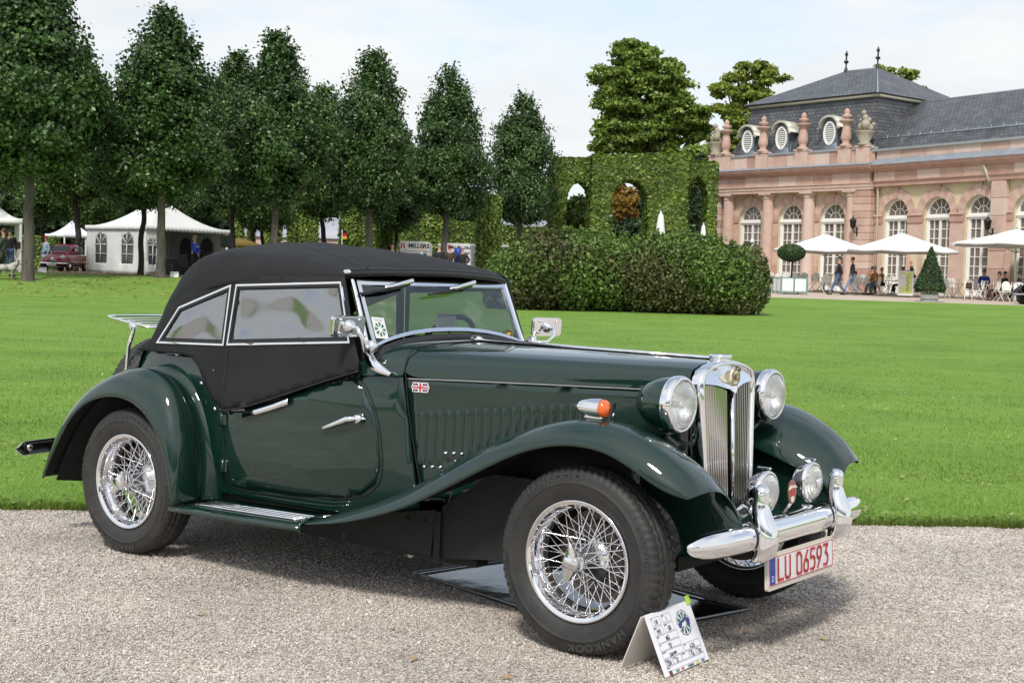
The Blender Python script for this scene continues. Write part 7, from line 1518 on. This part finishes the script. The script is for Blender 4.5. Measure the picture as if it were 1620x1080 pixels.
# ---- small red saloon
def saloon(label, px, py, d, rz_, m, group=None):
    b = at(px, py, d); o = thing('small_saloon', label, 'car', (b.x, b.y, float(gz(b.x, b.y))+.02), rz_, group)
    def sec(x, w_, z0, z1, k=.55): return [(x, w_*math.copysign(abs(math.cos(a))**k, math.cos(a)), z0+(z1-z0)*(.5+.5*math.copysign(abs(math.sin(a))**k, math.sin(a)))) for a in [2*PI*i/20 for i in range(20)]]
    m_ = MB(); m_.loft([sec(x, w_, a, b_) for x, w_, a, b_ in ((-1.60, .30, .45, .62), (-1.57, .55, .32, .78), (-1.40, .64, .26, .88), (-.9, .68, .22, .94), (0, .69, .22, .93), (.7, .69, .22, .91), (1.2, .67, .25, .86), (1.45, .62, .28, .78), (1.56, .52, .32, .68), (1.60, .25, .42, .58))], closed=True); m_.build('body', m, o, sub=1)
    m_ = MB(); m_.loft([sec(x, w_, a, b_, .6) for x, w_, a, b_ in ((-1.25, .35, .80, .95), (-1.05, .52, .80, 1.12), (-.6, .58, .80, 1.36), (0, .58, .80, 1.38), (.30, .56, .80, 1.33), (.62, .50, .80, 1.05), (.75, .40, .80, .93))], closed=True); m_.build('cabin', m, o, sub=1)
    gls = blackgloss
    Mf = Matrix.Translation((.535, 0, 1.115)) @ Matrix.Rotation(PI/2, 4, 'Z') @ Matrix.Rotation(rad(48), 4, 'X'); m_ = MB(); plate(m_, [(-.46, -.17), (.46, -.17), (.42, .16), (-.42, .16)], [], Mf, 0, .03); m_.build('windscreen', gls, o)
    for s_ in (-1, 1):
        for (x0, x1, t0, t1) in ((-.25, .42, -.25, .30), (-.80, -.31, -.66, -.31)):
            m_ = MB(); y0, y1 = s_*.605, s_*.565; v_ = [(x0, y0, .96), (x1, y0, .96), (t1, y1, 1.25), (t0, y1, 1.25)]; m_.add(v_, [(0, 1, 2, 3)]); m_.build('side_window', gls, o, solid=.02)
        for x in (-.98, 1.02):
            w_ = bpy.data.objects.new('wheel', None); COL.objects.link(w_); w_.parent = o; w_.location = (x, s_*.60, .27); m_ = MB(); Mq_ = Matrix.Rotation(-s_*PI/2, 4, 'X'); m_.lathe([(.17, -.08), (.26, -.075), (.275, -.04), (.275, .04), (.26, .075), (.17, .08)], 24, Mq_); m_.build('tyre', rubber, w_); m_ = MB(); m_.lathe([(.18, .06), (.15, .075), (.10, .07), (.09, .10), (0, .11)], 20, Mq_); m_.build('hubcap', chrome, w_)
            m_ = MB(); m_.lathe([(.30, 0), (.33, .015), (.33, .03), (.30, .03)], 24, Matrix.Translation((x, s_*.665, .30)) @ Mq_); m_.build('arch_lip', m, o)
        m_ = MB(); m_.lathe([(.09, -.06), (.105, 0), (.10, .02), (.085, .03)], 16, xf((1.50, s_*.47, .70), (1, 0, 0))); m_.build('headlamp_ring', chrome, o); m_ = MB(); m_.lathe([(.088, .015), (.06, .035), (0, .042)], 16, xf((1.50, s_*.47, .70), (1, 0, 0))); m_.build('headlamp', mat('lamp_white', (.75, .76, .74), .15, coat=1), o)
        m_ = MB(); m_.tube([(.45, s_*.60, 1.0), (.50, s_*.72, 1.05)], .012, 5); m_.sphere((.50, s_*.74, 1.06), (.02, .05, .04), 8); m_.build('mirror', chrome, o)
    m_ = MB(); m_.tube([(1.38, -.68, .40), (1.60, -.58, .40), (1.68, 0, .40), (1.60, .58, .40), (1.38, .68, .40)], .045, 8); m_.build('bumper', chrome, o)
    m_ = MB(); m_.box((1.69, 0, .34), (.015, .46, .10)); m_.build('number_plate', white, o)
    m_ = MB(); m_.lathe([(0, .03), (.06, .02), (.06, 0)], 12, xf((1.575, 0, .62), (1, 0, .2))); m_.box((1.585, 0, .615), (.02, .5, .025)); m_.build('front_trim', chrome, o)
    m_ = MB(); m_.box((0, .695, .50), (2.2, .012, .02)); m_.box((0, -.695, .50), (2.2, .012, .02)); m_.build('side_trim', chrome, o); return o
ang = rad(-94)
saloon('small dark red rounded saloon parked beside the marquee', 103, 430, 67.5, ang, mat('dark_red_paint', (.26, .010, .016), .3, coat=1))
saloon('black saloon mostly hidden behind the soft top of the roadster', 552, 410, 60, rad(185), blackgloss)
# black old car nose at the right picture edge
b = at(1636, 483, 61); o = thing('black_vintage_car', 'nose of a black old car entering at the right picture edge', 'car', (b.x, b.y, float(gz(b.x, b.y))+.02), rad(205))
m_ = MB(); m_.loft([[(x, w_*math.cos(a), z0_+(z1-z0_)*(.5+.5*math.sin(a))) for a in [2*PI*i/16 for i in range(16)]] for x, w_, z0_, z1 in ((-3.0, .7, .35, 1.2), (-1, .72, .35, 1.25), (.1, .6, .4, 1.02), (.55, .4, .42, .95), (.60, .2, .5, .85))], closed=True); m_.build('body', blackgloss, o, sub=1)
for s_ in (-1, 1):
    m_ = MB(); m_.loft([[(x, s_*y, z) for y in (.42, .55, .70, .80)] for x, z in ((-.6, .35), (-.45, .68), (-.1, .84), (.3, .78), (.55, .55), (.62, .38))]); m_.build('fender', blackgloss, o, sub=1, solid=.02)
    m_ = MB(); m_.lathe([(0, -.1), (.25, -.09), (.34, -.06), (.34, .06), (.25, .09), (0, .1)], 24, Matrix.Translation((.05, s_*.62, .34)) @ Matrix.Rotation(PI/2, 4, 'X')); m_.build('wheel', rubber, o)
    m_ = MB(); m_.sphere((.52, s_*.42, .86), (.12, .11, .11), 12); m_.build('headlamp', chrome, o)
m_ = MB(); m_.tube([(.5, -.8, .45), (.72, -.5, .45), (.76, 0, .45), (.72, .5, .45), (.5, .8, .45)], .035, 8); m_.build('bumper', chrome, o)
# ---- marquee contents
def boxes(name, label, cat, px, py, d, parts, rz_=0):
    b = at(px, py, d); o = thing(name, label, cat, (b.x, b.y, float(gz(b.x, b.y))+.02), rz_)
    for nm, c, dd, m in parts: m_ = MB(); m_.box(c, dd, bev=.012); m_.build(nm, m, o)
    return o
boxes('keyboard_table', 'dark cloth covered table inside the open marquee', 'table', 274, 430, 65.5, [('table_top', (0, 0, .76), (1.3, .7, .05), dark), ('cloth', (0, -.02, .38), (1.28, .66, .72), dark)], .5)
boxes('black_chair', 'black chair inside the marquee right of the dark table', 'chair', 289, 430, 64.8, [('seat', (0, 0, .45), (.45, .45, .05), black), ('backrest', (0, .2, .75), (.45, .04, .5), black), ('leg', (.2, .2, .22), (.03, .03, .44), black), ('leg', (-.2, .2, .22), (.03, .03, .44), black), ('leg', (.2, -.2, .22), (.03, .03, .44), black), ('leg', (-.2, -.2, .22), (.03, .03, .44), black)], .4)
boxes('amplifier', 'low black amplifier on the marquee floor', 'amplifier', 262, 430, 63.5, [('cabinet', (0, 0, .28), (.6, .4, .52), black), ('grille', (0, -.205, .26), (.5, .01, .4), mat('speaker_cloth', (.04, .04, .04), .9))])
for px, lb in ((333, 'microphone stand at the right side of the marquee'), (322, 'low microphone stand beside the man in blue')):
    b = at(px, 430, 65); o = thing('microphone_stand', lb, 'stand', (b.x, b.y, float(gz(b.x, b.y))+.02)); m_ = MB(); m_.tube([(0, 0, 0), (0, 0, 1.1)], .014, 6); m_.lathe([(.16, 0), (.15, .02), (0, .03)], 12); m_.build('stand', black, o); m_ = MB(); m_.tube([(.1, 0, 1.05), (-.35, 0, 1.2)], .012, 6); m_.sphere((-.38, 0, 1.2), .04, 8); m_.build('boom', black, o)
b = at(355, 430, 60.5); o = thing('loudspeaker', 'black box loudspeaker on a tripod at the right corner of the marquee', 'speaker', (b.x, b.y, float(gz(b.x, b.y))+.02)); zt = at(355, 373, 60.5).z-o.location.z
m_ = MB(); m_.box((0, 0, zt-.25), (.36, .34, .50), bev=.03); m_.build('cabinet', black, o); m_ = MB(); m_.box((0, -.172, zt-.25), (.30, .01, .44)); m_.build('grille', MATS['speaker_cloth'], o); m_ = MB(); m_.tube([(0, 0, .3), (0, 0, zt-.5)], .02, 6)
for q in range(3): m_.tube([(0, 0, .6), (.4*math.cos(q*2.1), .4*math.sin(q*2.1), 0)], .014, 5)
m_.build('tripod', black, o)
yel = mat('parasol_yellow', (.62, .42, .10), .7)
b = at(378, 420, 76); o = thing('yellow_parasol', 'yellow parasol behind the marquee and loudspeaker', 'parasol', (b.x, b.y, .75)); zt = at(378, 377, 76).z-.75; ze_ = at(378, 386, 76).z-.75
m_ = MB(); m_.loft([[(r_*math.cos(PI*q/6), r_*math.sin(PI*q/6), z) for q in range(12)] for r_, z in ((.02, zt), (.6, (zt+ze_)/2+.03), (1.15, ze_), (1.16, ze_-.15))], closed=True); m_.build('canopy', yel, o, solid=.01); m_ = MB(); m_.tube([(0, 0, 0), (0, 0, zt)], .03, 6); m_.build('pole', pole_m, o)
for px, py, d, lb in ((67, 431, 57.6, 'small white information board on the path in front of the red car'), (276, 434, 57.3, 'small white information board at the foot of the tree before the marquee')):
    b = at(px, py, d); o = thing('info_board', lb, 'sign', (b.x, b.y, float(gz(b.x, b.y))+.0), .1)
    for s_ in (-1, 1): m_ = MB(); m_.box((0, 0, .13), (.34, .012, .28), M=Matrix.Translation((0, s_*.07, 0)) @ Matrix.Rotation(s_*.4, 4, 'X')); m_.build('panel', white, o)
# white easel table by the left tent
b = at(26, 430, 58); o = thing('display_table', 'small white cross legged table beside the leftmost trunk', 'table', (b.x, b.y, float(gz(b.x, b.y)))); m_ = MB(); m_.box((0, 0, .95), (.42, .4, .03)); m_.build('table_top', white, o)
for s_ in (-1, 1): m_ = MB(); m_.tube([(s_*.18, 0, .94), (-s_*.2, 0, 0)], .015, 5); m_.build('leg', white, o)
m_ = MB(); m_.box((0, .05, 1.12), (.25, .2, .32), bev=.04); tag(o, None); o2 = m_.build('coffee_machine', brownc); o2.location = (b.x, b.y, float(gz(b.x, b.y))); tag(o2, 'dark machine standing on the cross legged white table', 'machine')
# people on the left
person('man in grey green coat walking at the left picture edge', gp(5, 430, 54.5), rad(95), 'walk', 1.86, mat('loden_cloth', (.06, .075, .06), .9), mat('loden_trousers', (.05, .055, .05), .9), SKIN, h_brown, arms='front')
person('person in blue jeans behind the man in the grey green coat', gp(15, 430, 57), rad(200), 'stand', 1.72, dark, mat('jeans_blue', (.05, .09, .2), .8), SKIN, h_dark)
person('fair haired man in bright blue jacket with white stripe in the marquee opening', gp(307, 434, 62.3), rad(75), 'stand', 1.80, mat('royal_blue', (.015, .05, .42), .5), dark, SKIN, h_fair, arms='back', stripe=whitec)
person('person with red cap and light blue shirt behind the red car', gp(72, 430, 72), rad(140), 'stand', 1.74, skyc, denim, SKIN2, None, hat=redc)
person('bald man in white shirt passing behind the soft top', gp(620, 430, 67), rad(70), 'stand', 1.80, whitec, greyc, SKIN, None)
person('woman in light blue top with sunglasses near the first trailer', gp(666, 430, 63), rad(100), 'stand', 1.70, skyc, denim, SKIN, h_brown, female=True)
person('grey haired man in black shirt left of the leaning trunk', gp(694, 430, 63), rad(10), 'stand', 1.80, dark, dark, SKIN, h_grey)
person('person in dark brown just right of the man in black shirt', gp(711, 430, 66), rad(20), 'stand', 1.78, brownc, denim, SKIN, h_brown)
person('man in black shirt and jeans with hands on hips before the white van', gp(731, 430, 64), rad(-20), 'stand', 1.72, dark, denim, SKIN, h_grey, arms='hips')
# dog
b = at(5, 446, 53.5); zg_ = float(gz(b.x, b.y)); o = thing('dog', 'white and black dog standing at the left picture edge', 'dog', (b.x, b.y, zg_+.03), rad(0), None)
V = [(0, 0, .48), (.22, 0, .50), (.42, 0, .52), (.54, 0, .66), (.66, 0, .68), (.76, 0, .62), (-.2, 0, .50), (-.42, 0, .58)]; E = [(0, 1), (1, 2), (2, 3), (3, 4), (4, 5), (0, 6), (6, 7)]; R_ = [.12, .13, .13, .085, .08, .04, .11, .03]
for (bx, s_, kx) in ((.36, -1, 0), (.36, 1, 0), (-.18, -1, 1), (-.18, 1, 1)):
    n_ = len(V); V += [(bx, s_*.08, .36), (bx+(.05 if kx else 0), s_*.09, .24), (bx-(.06 if kx else 0), s_*.09, .14), (bx, s_*.09, .02)]; E += [(2 if not kx else 6, n_), (n_, n_+1), (n_+1, n_+2), (n_+2, n_+3)]; R_ += [.06, .04, .028, .028]
skinned('body', V, E, R_, mat('dog_fur', (.65, .62, .58), .9, 0, 0, 5, .4, 30, col2=(.05, .045, .04)), o)
m_ = MB(); m_.sphere((.60, .07, .70), (.03, .015, .07), 8); m_.sphere((.60, -.07, .70), (.03, .015, .07), 8); m_.sphere((.79, 0, .63), .02, 6); m_.build('ears_and_nose', dark, o)
# ---- trailers and van beyond
def trailer(label, x0, x1, top, d, txt, win=False):
    a, b = at(x0, top, d), at(x1, top, d); w_ = b.x-a.x; h = a.z-.75; o = thing('sales_trailer', label, 'trailer', ((a.x+b.x)/2, d, .80))
    m_ = MB(); m_.box((0, 1.1, h/2+.2), (w_, 2.2, h-.45), bev=.05); m_.build('body', white, o)
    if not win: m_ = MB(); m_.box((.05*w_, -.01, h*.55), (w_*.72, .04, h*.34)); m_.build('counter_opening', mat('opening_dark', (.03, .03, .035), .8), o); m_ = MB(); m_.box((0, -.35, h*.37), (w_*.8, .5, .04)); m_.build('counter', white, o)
    m_ = MB(); m_.box((0, -.06, h-.22), (w_*.96, .06, .46)); m_.build('sign_board', whitec, o)
    Mt_ = Matrix.Rotation(PI/2, 4, 'X'); m_ = MB(); m_.use(0); put_text(m_, txt, Matrix.Translation((w_*(.14 if not win else .10), -.095, h-.22)) @ Mt_, .29 if not win else .19, 1.0, .010); m_.use(1)
    m_.add([Vector(p)+Vector((-w_*.38, -.095, h-.22)) for p in ((-.16, 0, -.13), (-.08, 0, -.13), (-.03, 0, .13), (-.1, 0, .13))], [(0, 1, 2, 3)]); m_.add([Vector(p)+Vector((-w_*.38, -.095, h-.22)) for p in ((0, 0, -.13), (.08, 0, -.13), (.05, 0, .13), (-.01, 0, .13))], [(0, 1, 2, 3)]); m_.build('sign_lettering', [black, mat('sign_red', (.55, .02, .03), .5)], o)
    for s_ in (-1, 1): m_ = MB(); m_.lathe([(0, -.1), (.3, -.09), (.32, 0), (.3, .09), (0, .1)], 16, Matrix.Translation((s_*.4, .1, .3)) @ Matrix.Rotation(PI/2, 4, 'X')); m_.build('wheel', rubber, o)
    if win: m_ = MB(); m_.box((w_*.25, -.012, h*.5), (w_*.25, .02, h*.3)); m_.build('window', pvc, o); m_ = MB(); m_.box((-w_*.2, -.015, h*.45), (w_*.2, .02, h*.6)); m_.build('door', mat('trailer_grey', (.5, .51, .52), .5), o)
    return o
trailer('first white sales trailer with red and black sign lettering, behind the soft top', 633, 680, 383, 68, 'MILLERS'); trailer('second white trailer with small lettering behind the group in black', 704, 745, 386, 72, 'MILLERS OILS', True)
b = at(772, 430, 78); o = thing('white_van', 'white van between the second trailer and the big shrub', 'van', (b.x, b.y, .80), 0); h = at(772, 383, 78).z-.8
m_ = MB(); m_.box((0, .9, h*.55), (2.4, 1.8, h*.8), bev=.12); m_.build('body', white, o); m_ = MB(); m_.box((.25, -.012, h*.78), (1.5, .03, h*.22)); m_.build('window', blackgloss, o)
for s_ in (-1, 1): m_ = MB(); m_.lathe([(0, -.1), (.3, -.09), (.32, 0), (.3, .09), (0, .1)], 16, Matrix.Translation((s_*.75, .1, .30)) @ Matrix.Rotation(PI/2, 4, 'X')); m_.build('wheel', rubber, o)
m_ = MB(); b = at(725, 405, 71); m_.lathe([(0, 0), (.22, 0), (.24, .5), (.2, .7), (0, .72)], 14, Matrix.Translation((b.x, b.y, b.z-.3))); 
m_.tube([(b.x, b.y, .8), (b.x, b.y, b.z-.3)], .25, 10); tag(m_.build('oil_drum', mat('drum_blue', (.02, .05, .3), .5)), 'blue drum beside the second trailer', 'drum')
# flag
b = at(541, 380, 92); o = thing('flag', 'small black red gold flag on a pole above the black saloon', 'flag', (b.x, b.y, .8)); zt = at(541, 364, 92).z-.8; m_ = MB(); m_.tube([(0, 0, 0), (0, 0, zt)], .02, 6); m_.build('pole', white, o)
m_ = MB()
for i, z in enumerate((.10, .30, .50)): m_.use(i); m_.loft([[(.02+.05*q, .05*math.sin(q), zt-z+.10), (.02+.05*q+.02, .05*math.sin(q), zt-z-.10)] for q in range(7)])
m_.build('cloth', [black, MATS['sign_red'], mat('flag_gold', (.7, .45, .02), .6)], o)
# ---- low grey roofed building far behind
b0, b1 = at(375, 380, 128), at(668, 380, 128); zt = at(500, 343, 128).z; ze_ = at(500, 378, 128).z; zq = ze_
o = thing('low_pavilion_wing', 'long low building with pale grey roof beyond the hedge pillars', 'building', ((b0.x+b1.x)/2, 128, .8)); w_ = b1.x-b0.x; 
rm = mat('grey_roof', (.36, .38, .44), .5, 0, .15, 1.5, .5, 4); m_ = MB(); m_.box((0, 2.5, (ze_-.8)/2), (w_, 5, ze_-.8)); m_.build('wall', pink2, o)
m_ = MB(); m_.loft([[(-w_/2-.2, -.2, ze_-.8), (w_/2+.2, -.2, ze_-.8)], [(-w_/2-.2, 3.2, zt-.8), (w_/2+.2, 3.2, zt-.8)], [(-w_/2-.2, 5.5, ze_-.8), (w_/2+.2, 5.5, ze_-.8)]], flip=True); m_.build('roof', rm, o, solid=.1)
for x in np.linspace(-w_/2+.8, w_/2-.8, 8): m_ = MB(); m_.box((x, -.03, (ze_-.8)*.5), (.9, .06, 1.5)); m_.build('window', panem, o)
b0, b1 = at(780, 380, 120), at(884, 380, 120); zt = at(800, 345, 120).z; ze_ = at(800, 362, 120).z; w_ = b1.x-b0.x
o = thing('low_pavilion_wing', 'short stretch of pale grey roof right of the last hedge pillar', 'building', ((b0.x+b1.x)/2, 120, .8)); m_ = MB(); m_.box((0, 2.5, (ze_-.8)/2), (w_, 5, ze_-.8)); m_.build('wall', pink2, o); m_ = MB(); m_.loft([[(-w_/2, -.2, ze_-.8), (w_/2, -.2, ze_-.8)], [(-w_/2, 3.2, zt-.8), (w_/2, 3.2, zt-.8)], [(-w_/2, 5.5, ze_-.8), (w_/2, 5.5, ze_-.8)]], flip=True); m_.build('roof', rm, o, solid=.1)
# ================================================================ FOREGROUND THINGS
# drip tray
tray = thing('drip_tray', 'black rectangular drip tray on the gravel under the front of the roadster', 'tray', (.284, 5.55, .012))
c = [Vector(p)-Vector((.284, 5.55)) for p in ((-.352, 5.742), (.427, 4.80), (.92, 5.36), (.141, 6.30))]
u = (c[1]-c[0]); Lx = u.length; tray.rotation_euler = (0, 0, math.atan2(u.y, u.x)); Ly = (c[2]-c[1]).length
m_ = MB(); m_.add([(x, y, .004*math.sin(x*9+y*5)*.4) for x, y in patch2d([(-Lx/2, -Ly/2), (Lx/2, -Ly/2), (Lx/2, Ly/2), (-Lx/2, Ly/2)], (), .12)[0]], patch2d([(-Lx/2, -Ly/2), (Lx/2, -Ly/2), (Lx/2, Ly/2), (-Lx/2, Ly/2)], (), .12)[1], True)
m_.build('tray_floor', mat('tray_black', (.006, .008, .010), .10, 0, 0, 5, .12, 5, spec=.35, bdist=.02), tray)
m_ = MB(); m_.tube([(-Lx/2+.02, -Ly/2, .008), (Lx/2-.02, -Ly/2, .008), (Lx/2, -Ly/2+.02, .008), (Lx/2, Ly/2-.02, .008), (Lx/2-.02, Ly/2, .008), (-Lx/2+.02, Ly/2, .008), (-Lx/2, Ly/2-.02, .008), (-Lx/2, -Ly/2+.02, .008)], .0055, 6, closed=True); m_.build('tray_rim', mat('tray_edge', (.30, .32, .33), .25, .6), tray)
# folded entry card
A1, B1, T1, T2 = Vector((.529, 4.382, .008)), Vector((.702, 4.622, .008)), Vector((.4545, 4.428, .195)), Vector((.6275, 4.668, .197)); C1 = Vector((.386, 4.458, .008)); D1 = C1+(B1-A1)
card = thing('entry_card', 'folded white entry card with handwriting standing before the front wheel', 'sign', (0, 0, 0))
uu = (B1-A1).normalized(); vv = (T1-A1); Hc = vv.length; vv = (vv-uu*vv.dot(uu)).normalized(); ww_ = uu.cross(vv); Wc = (B1-A1).length
MC = Matrix(((uu.x, vv.x, ww_.x, A1.x), (uu.y, vv.y, ww_.y, A1.y), (uu.z, vv.z, ww_.z, A1.z), (0, 0, 0, 1)))
if ww_.y > 0: pass
cardm = mat('card_white', (.78, .79, .84), .6); cardb = mat('card_back_shaded', (.66, .63, .58), .7)  # rear panel is the same white card, its shade mixed into the colour
m_ = MB(); m_.box((Wc/2, Hc/2, -.002), (Wc, Hc, .003), M=MC); m_.build('front_panel', cardm, card)
vb = (T1-C1); vb = (vb-uu*vb.dot(uu)); Hb = vb.length; vb.normalize(); wb2 = uu.cross(vb); MB2 = Matrix(((uu.x, vb.x, wb2.x, C1.x), (uu.y, vb.y, wb2.y, C1.y), (uu.z, vb.z, wb2.z, C1.z), (0, 0, 0, 1)))
m_ = MB(); m_.box((Wc/2, Hb/2, 0), (Wc, Hb-.004, .003), M=MB2); m_.build('rear_panel', cardb, card)
ink = mat('ink_black', (.02, .02, .03), .6); inkp = mat('ink_purple', (.05, .03, .14), .6); SX, SY = Wc/740, Hc/760     # card drawn on a 740 x 760 grid, y down
MK = MC @ Matrix.Translation((0, Hc, .0003))
def cx(x, y): return Vector((x*SX, -y*SY, 0))
m_ = MB()
def rect(x0, y0, x1, y1, t=3):
    for a, b, c_, d in ((x0, y0, x1, y0+t), (x0, y1-t, x1, y1), (x0, y0, x0+t*.8, y1), (x1-t*.8, y0, x1, y1)): m_.add([MK @ (cx(a, d)+Vector((0, 0, .0002))), MK @ (cx(c_, d)+Vector((0, 0, .0002))), MK @ (cx(c_, b)+Vector((0, 0, .0002))), MK @ (cx(a, b)+Vector((0, 0, .0002)))], [(0, 1, 2, 3)])
m_.use(1)
RECTS = [(60, 60, 200, 160, 'Nr', '118'), (230, 60, 375, 160, 'Klasse', 'I'), (60, 175, 200, 275, 'Baujahr', '1951'), (230, 175, 375, 275, 'Nation', 'GB'), (60, 285, 395, 370, 'Marke', 'MG'), (60, 380, 395, 465, 'Typ', 'TD'), (60, 475, 395, 560, 'Karosserie', 'Cabriolet'), (415, 475, 690, 560, 'Motor', '4-Zyl'), (60, 570, 180, 650, 'Hubraum', '1250'), (190, 570, 330, 650, 'Leistung', '57'), (340, 570, 460, 650, 'Getriebe', ''), (470, 570, 575, 650, 'Gewicht', '9,6'), (585, 570, 690, 650, 'km/h', '130'), (60, 660, 690, 715, 'Besitzer', '')]
for x0, y0, x1, y1, a, b in RECTS:
    m_.use(1); rect(x0, y0, x1, y1); put_text(m_, a, MK @ Matrix.Translation(cx(x0+6, y0+14)+Vector((0, 0, .0005))), .0055, 1.0, .0003, 'LEFT')
    if b: m_.use(0); put_text(m_, b, MK @ Matrix.Translation(cx((x0+x1)/2-5, (y0+y1)/2+14)+Vector((0, 0, .0005))) @ Matrix.Rotation(rad(5), 4, 'Z'), .0205 if len(b) < 6 else .0165, .75, .0005)
m_.use(2); cc_ = cx(540, 240); 
for q in range(10):
    a = 2*PI*q/10+.15; r0, r1_ = .012, .036; P4 = [cc_+Vector((r_*math.cos(t), r_*math.sin(t), .0005)) for r_, t in ((r0, a-.1), (r1_, a-.21), (r1_, a), (r1_, a+.21), (r0, a+.1))]
    m_.add([MK @ p for p in P4], [(0, 1, 2, 3, 4)])
m_.use(3); P5 = [(-.040, -.010), (-.034, .004), (-.014, .008), (.0, .012), (.014, .018), (.034, .012), (.042, .0), (.034, .004), (.016, .008), (.0, .003), (-.02, -.001), (-.032, -.006)]; m_.add([MK @ (cc_+Vector((a, b, .0009))) for a, b in P5], [tuple(range(12))[::-1]])
for sx in (-.028, .028): m_.add([MK @ (cc_+Vector((sx+.010*math.cos(2*PI*q/12), -.004+.010*math.sin(2*PI*q/12), .0010))) for q in range(12)], [tuple(range(12))])
def card_arc(s_, r_, a_mid, da, size, sg=1):
    k_ = (len(s_)-1)/2
    for i, ch_ in enumerate(s_):
        if ch_ == ' ': continue
        a = a_mid-(i-k_)*da*sg; put_text(m_, ch_, MK @ Matrix.Translation(cc_+Vector((r_*math.cos(a), r_*math.sin(a), .0006))) @ Matrix.Rotation(a-PI/2*sg, 4, 'Z'), size, 1, .0003)
card_arc('Classic-Gala Schwetzingen', .042, PI/2, .125, .0085); card_arc('INTERNATIONAL CONCOURS', .041, -PI/2, .10, .0062, -1)
for (x, w2, c_) in ((95, 36, 4), (205, 60, 2), (290, 46, 5), (430, 110, 0), (545, 60, 6), (635, 60, 3)):
    m_.use(c_); 
    if c_ in (4,): m_.add([MK @ (cx(x, 738)+Vector((.010*math.cos(2*PI*q/14), .010*math.sin(2*PI*q/14), .0005))) for q in range(14)], [tuple(range(14))])
    elif c_ == 6: m_.add([MK @ (cx(a, b)+Vector((0, 0, .0005))) for a, b in ((x-w2/2, 752), (x+w2/2, 752), (x+w2/2, 724), (x-w2/2, 724))], [(0, 1, 2, 3)])
    else: rect(x-w2/2, 726, x+w2/2, 752, 5); m_.add([MK @ (cx(a, b)+Vector((0, 0, .0005))) for a, b in ((x-w2*.35, 743), (x+w2*.35, 743), (x+w2*.35, 735), (x-w2*.35, 735))], [(0, 1, 2, 3)])
m_.build('print', [ink, inkp, mat('logo_green', (.02, .14, .07), .5), mat('logo_violet', (.045, .03, .25), .5), mat('logo_brown', (.12, .03, .02), .5), MATS['sign_red'], mat('logo_yellow', (.6, .55, .1), .5)], card)
m_ = MB(); m_.box((Wc-.012, Hc+.002, .004), (.026, .028, .002), M=MC @ Matrix.Rotation(rad(0), 4, 'Z')); m_.build('sticky_note', mat('note_lime', (.45, .75, .05), .6), card)
for px, py, rz_ in ((802, 1073, .3), (655, 1043, 1.2), (318, 972, .1), (1180, 1000, .7), (1300, 1010, 2)):
    b = at(px, py, 5); k_ = (0.006-CH)/(b.z-CH); p = Vector((0, 0, CH))+(b-Vector((0, 0, CH)))*k_; m_ = MB(); s_ = .022; m_.loft([[(-s_, -.002, .002), (-s_*.8, .002, .003)], [(-s_*.3, -s_*.45, .008), (-s_*.3, s_*.45, .006)], [(s_*.3, -s_*.42, .004), (s_*.3, s_*.42, .009)], [(s_, -.001, .006), (s_, .001, .006)]]); o = m_.build('dry_leaf', dryleaf); o.location = p; o.rotation_euler = (0, 0, rz_)
    tag(o, {802: 'brown dry leaf on the gravel at the bottom edge, below the front wheel', 655: 'small dry leaf on the gravel left below the front wheel', 318: 'dry leaf lying on the gravel in front of the running board', 1180: 'dry leaf on the gravel right of the entry card', 1300: 'dry leaf on the gravel below the number plate'}[px], 'leaf')
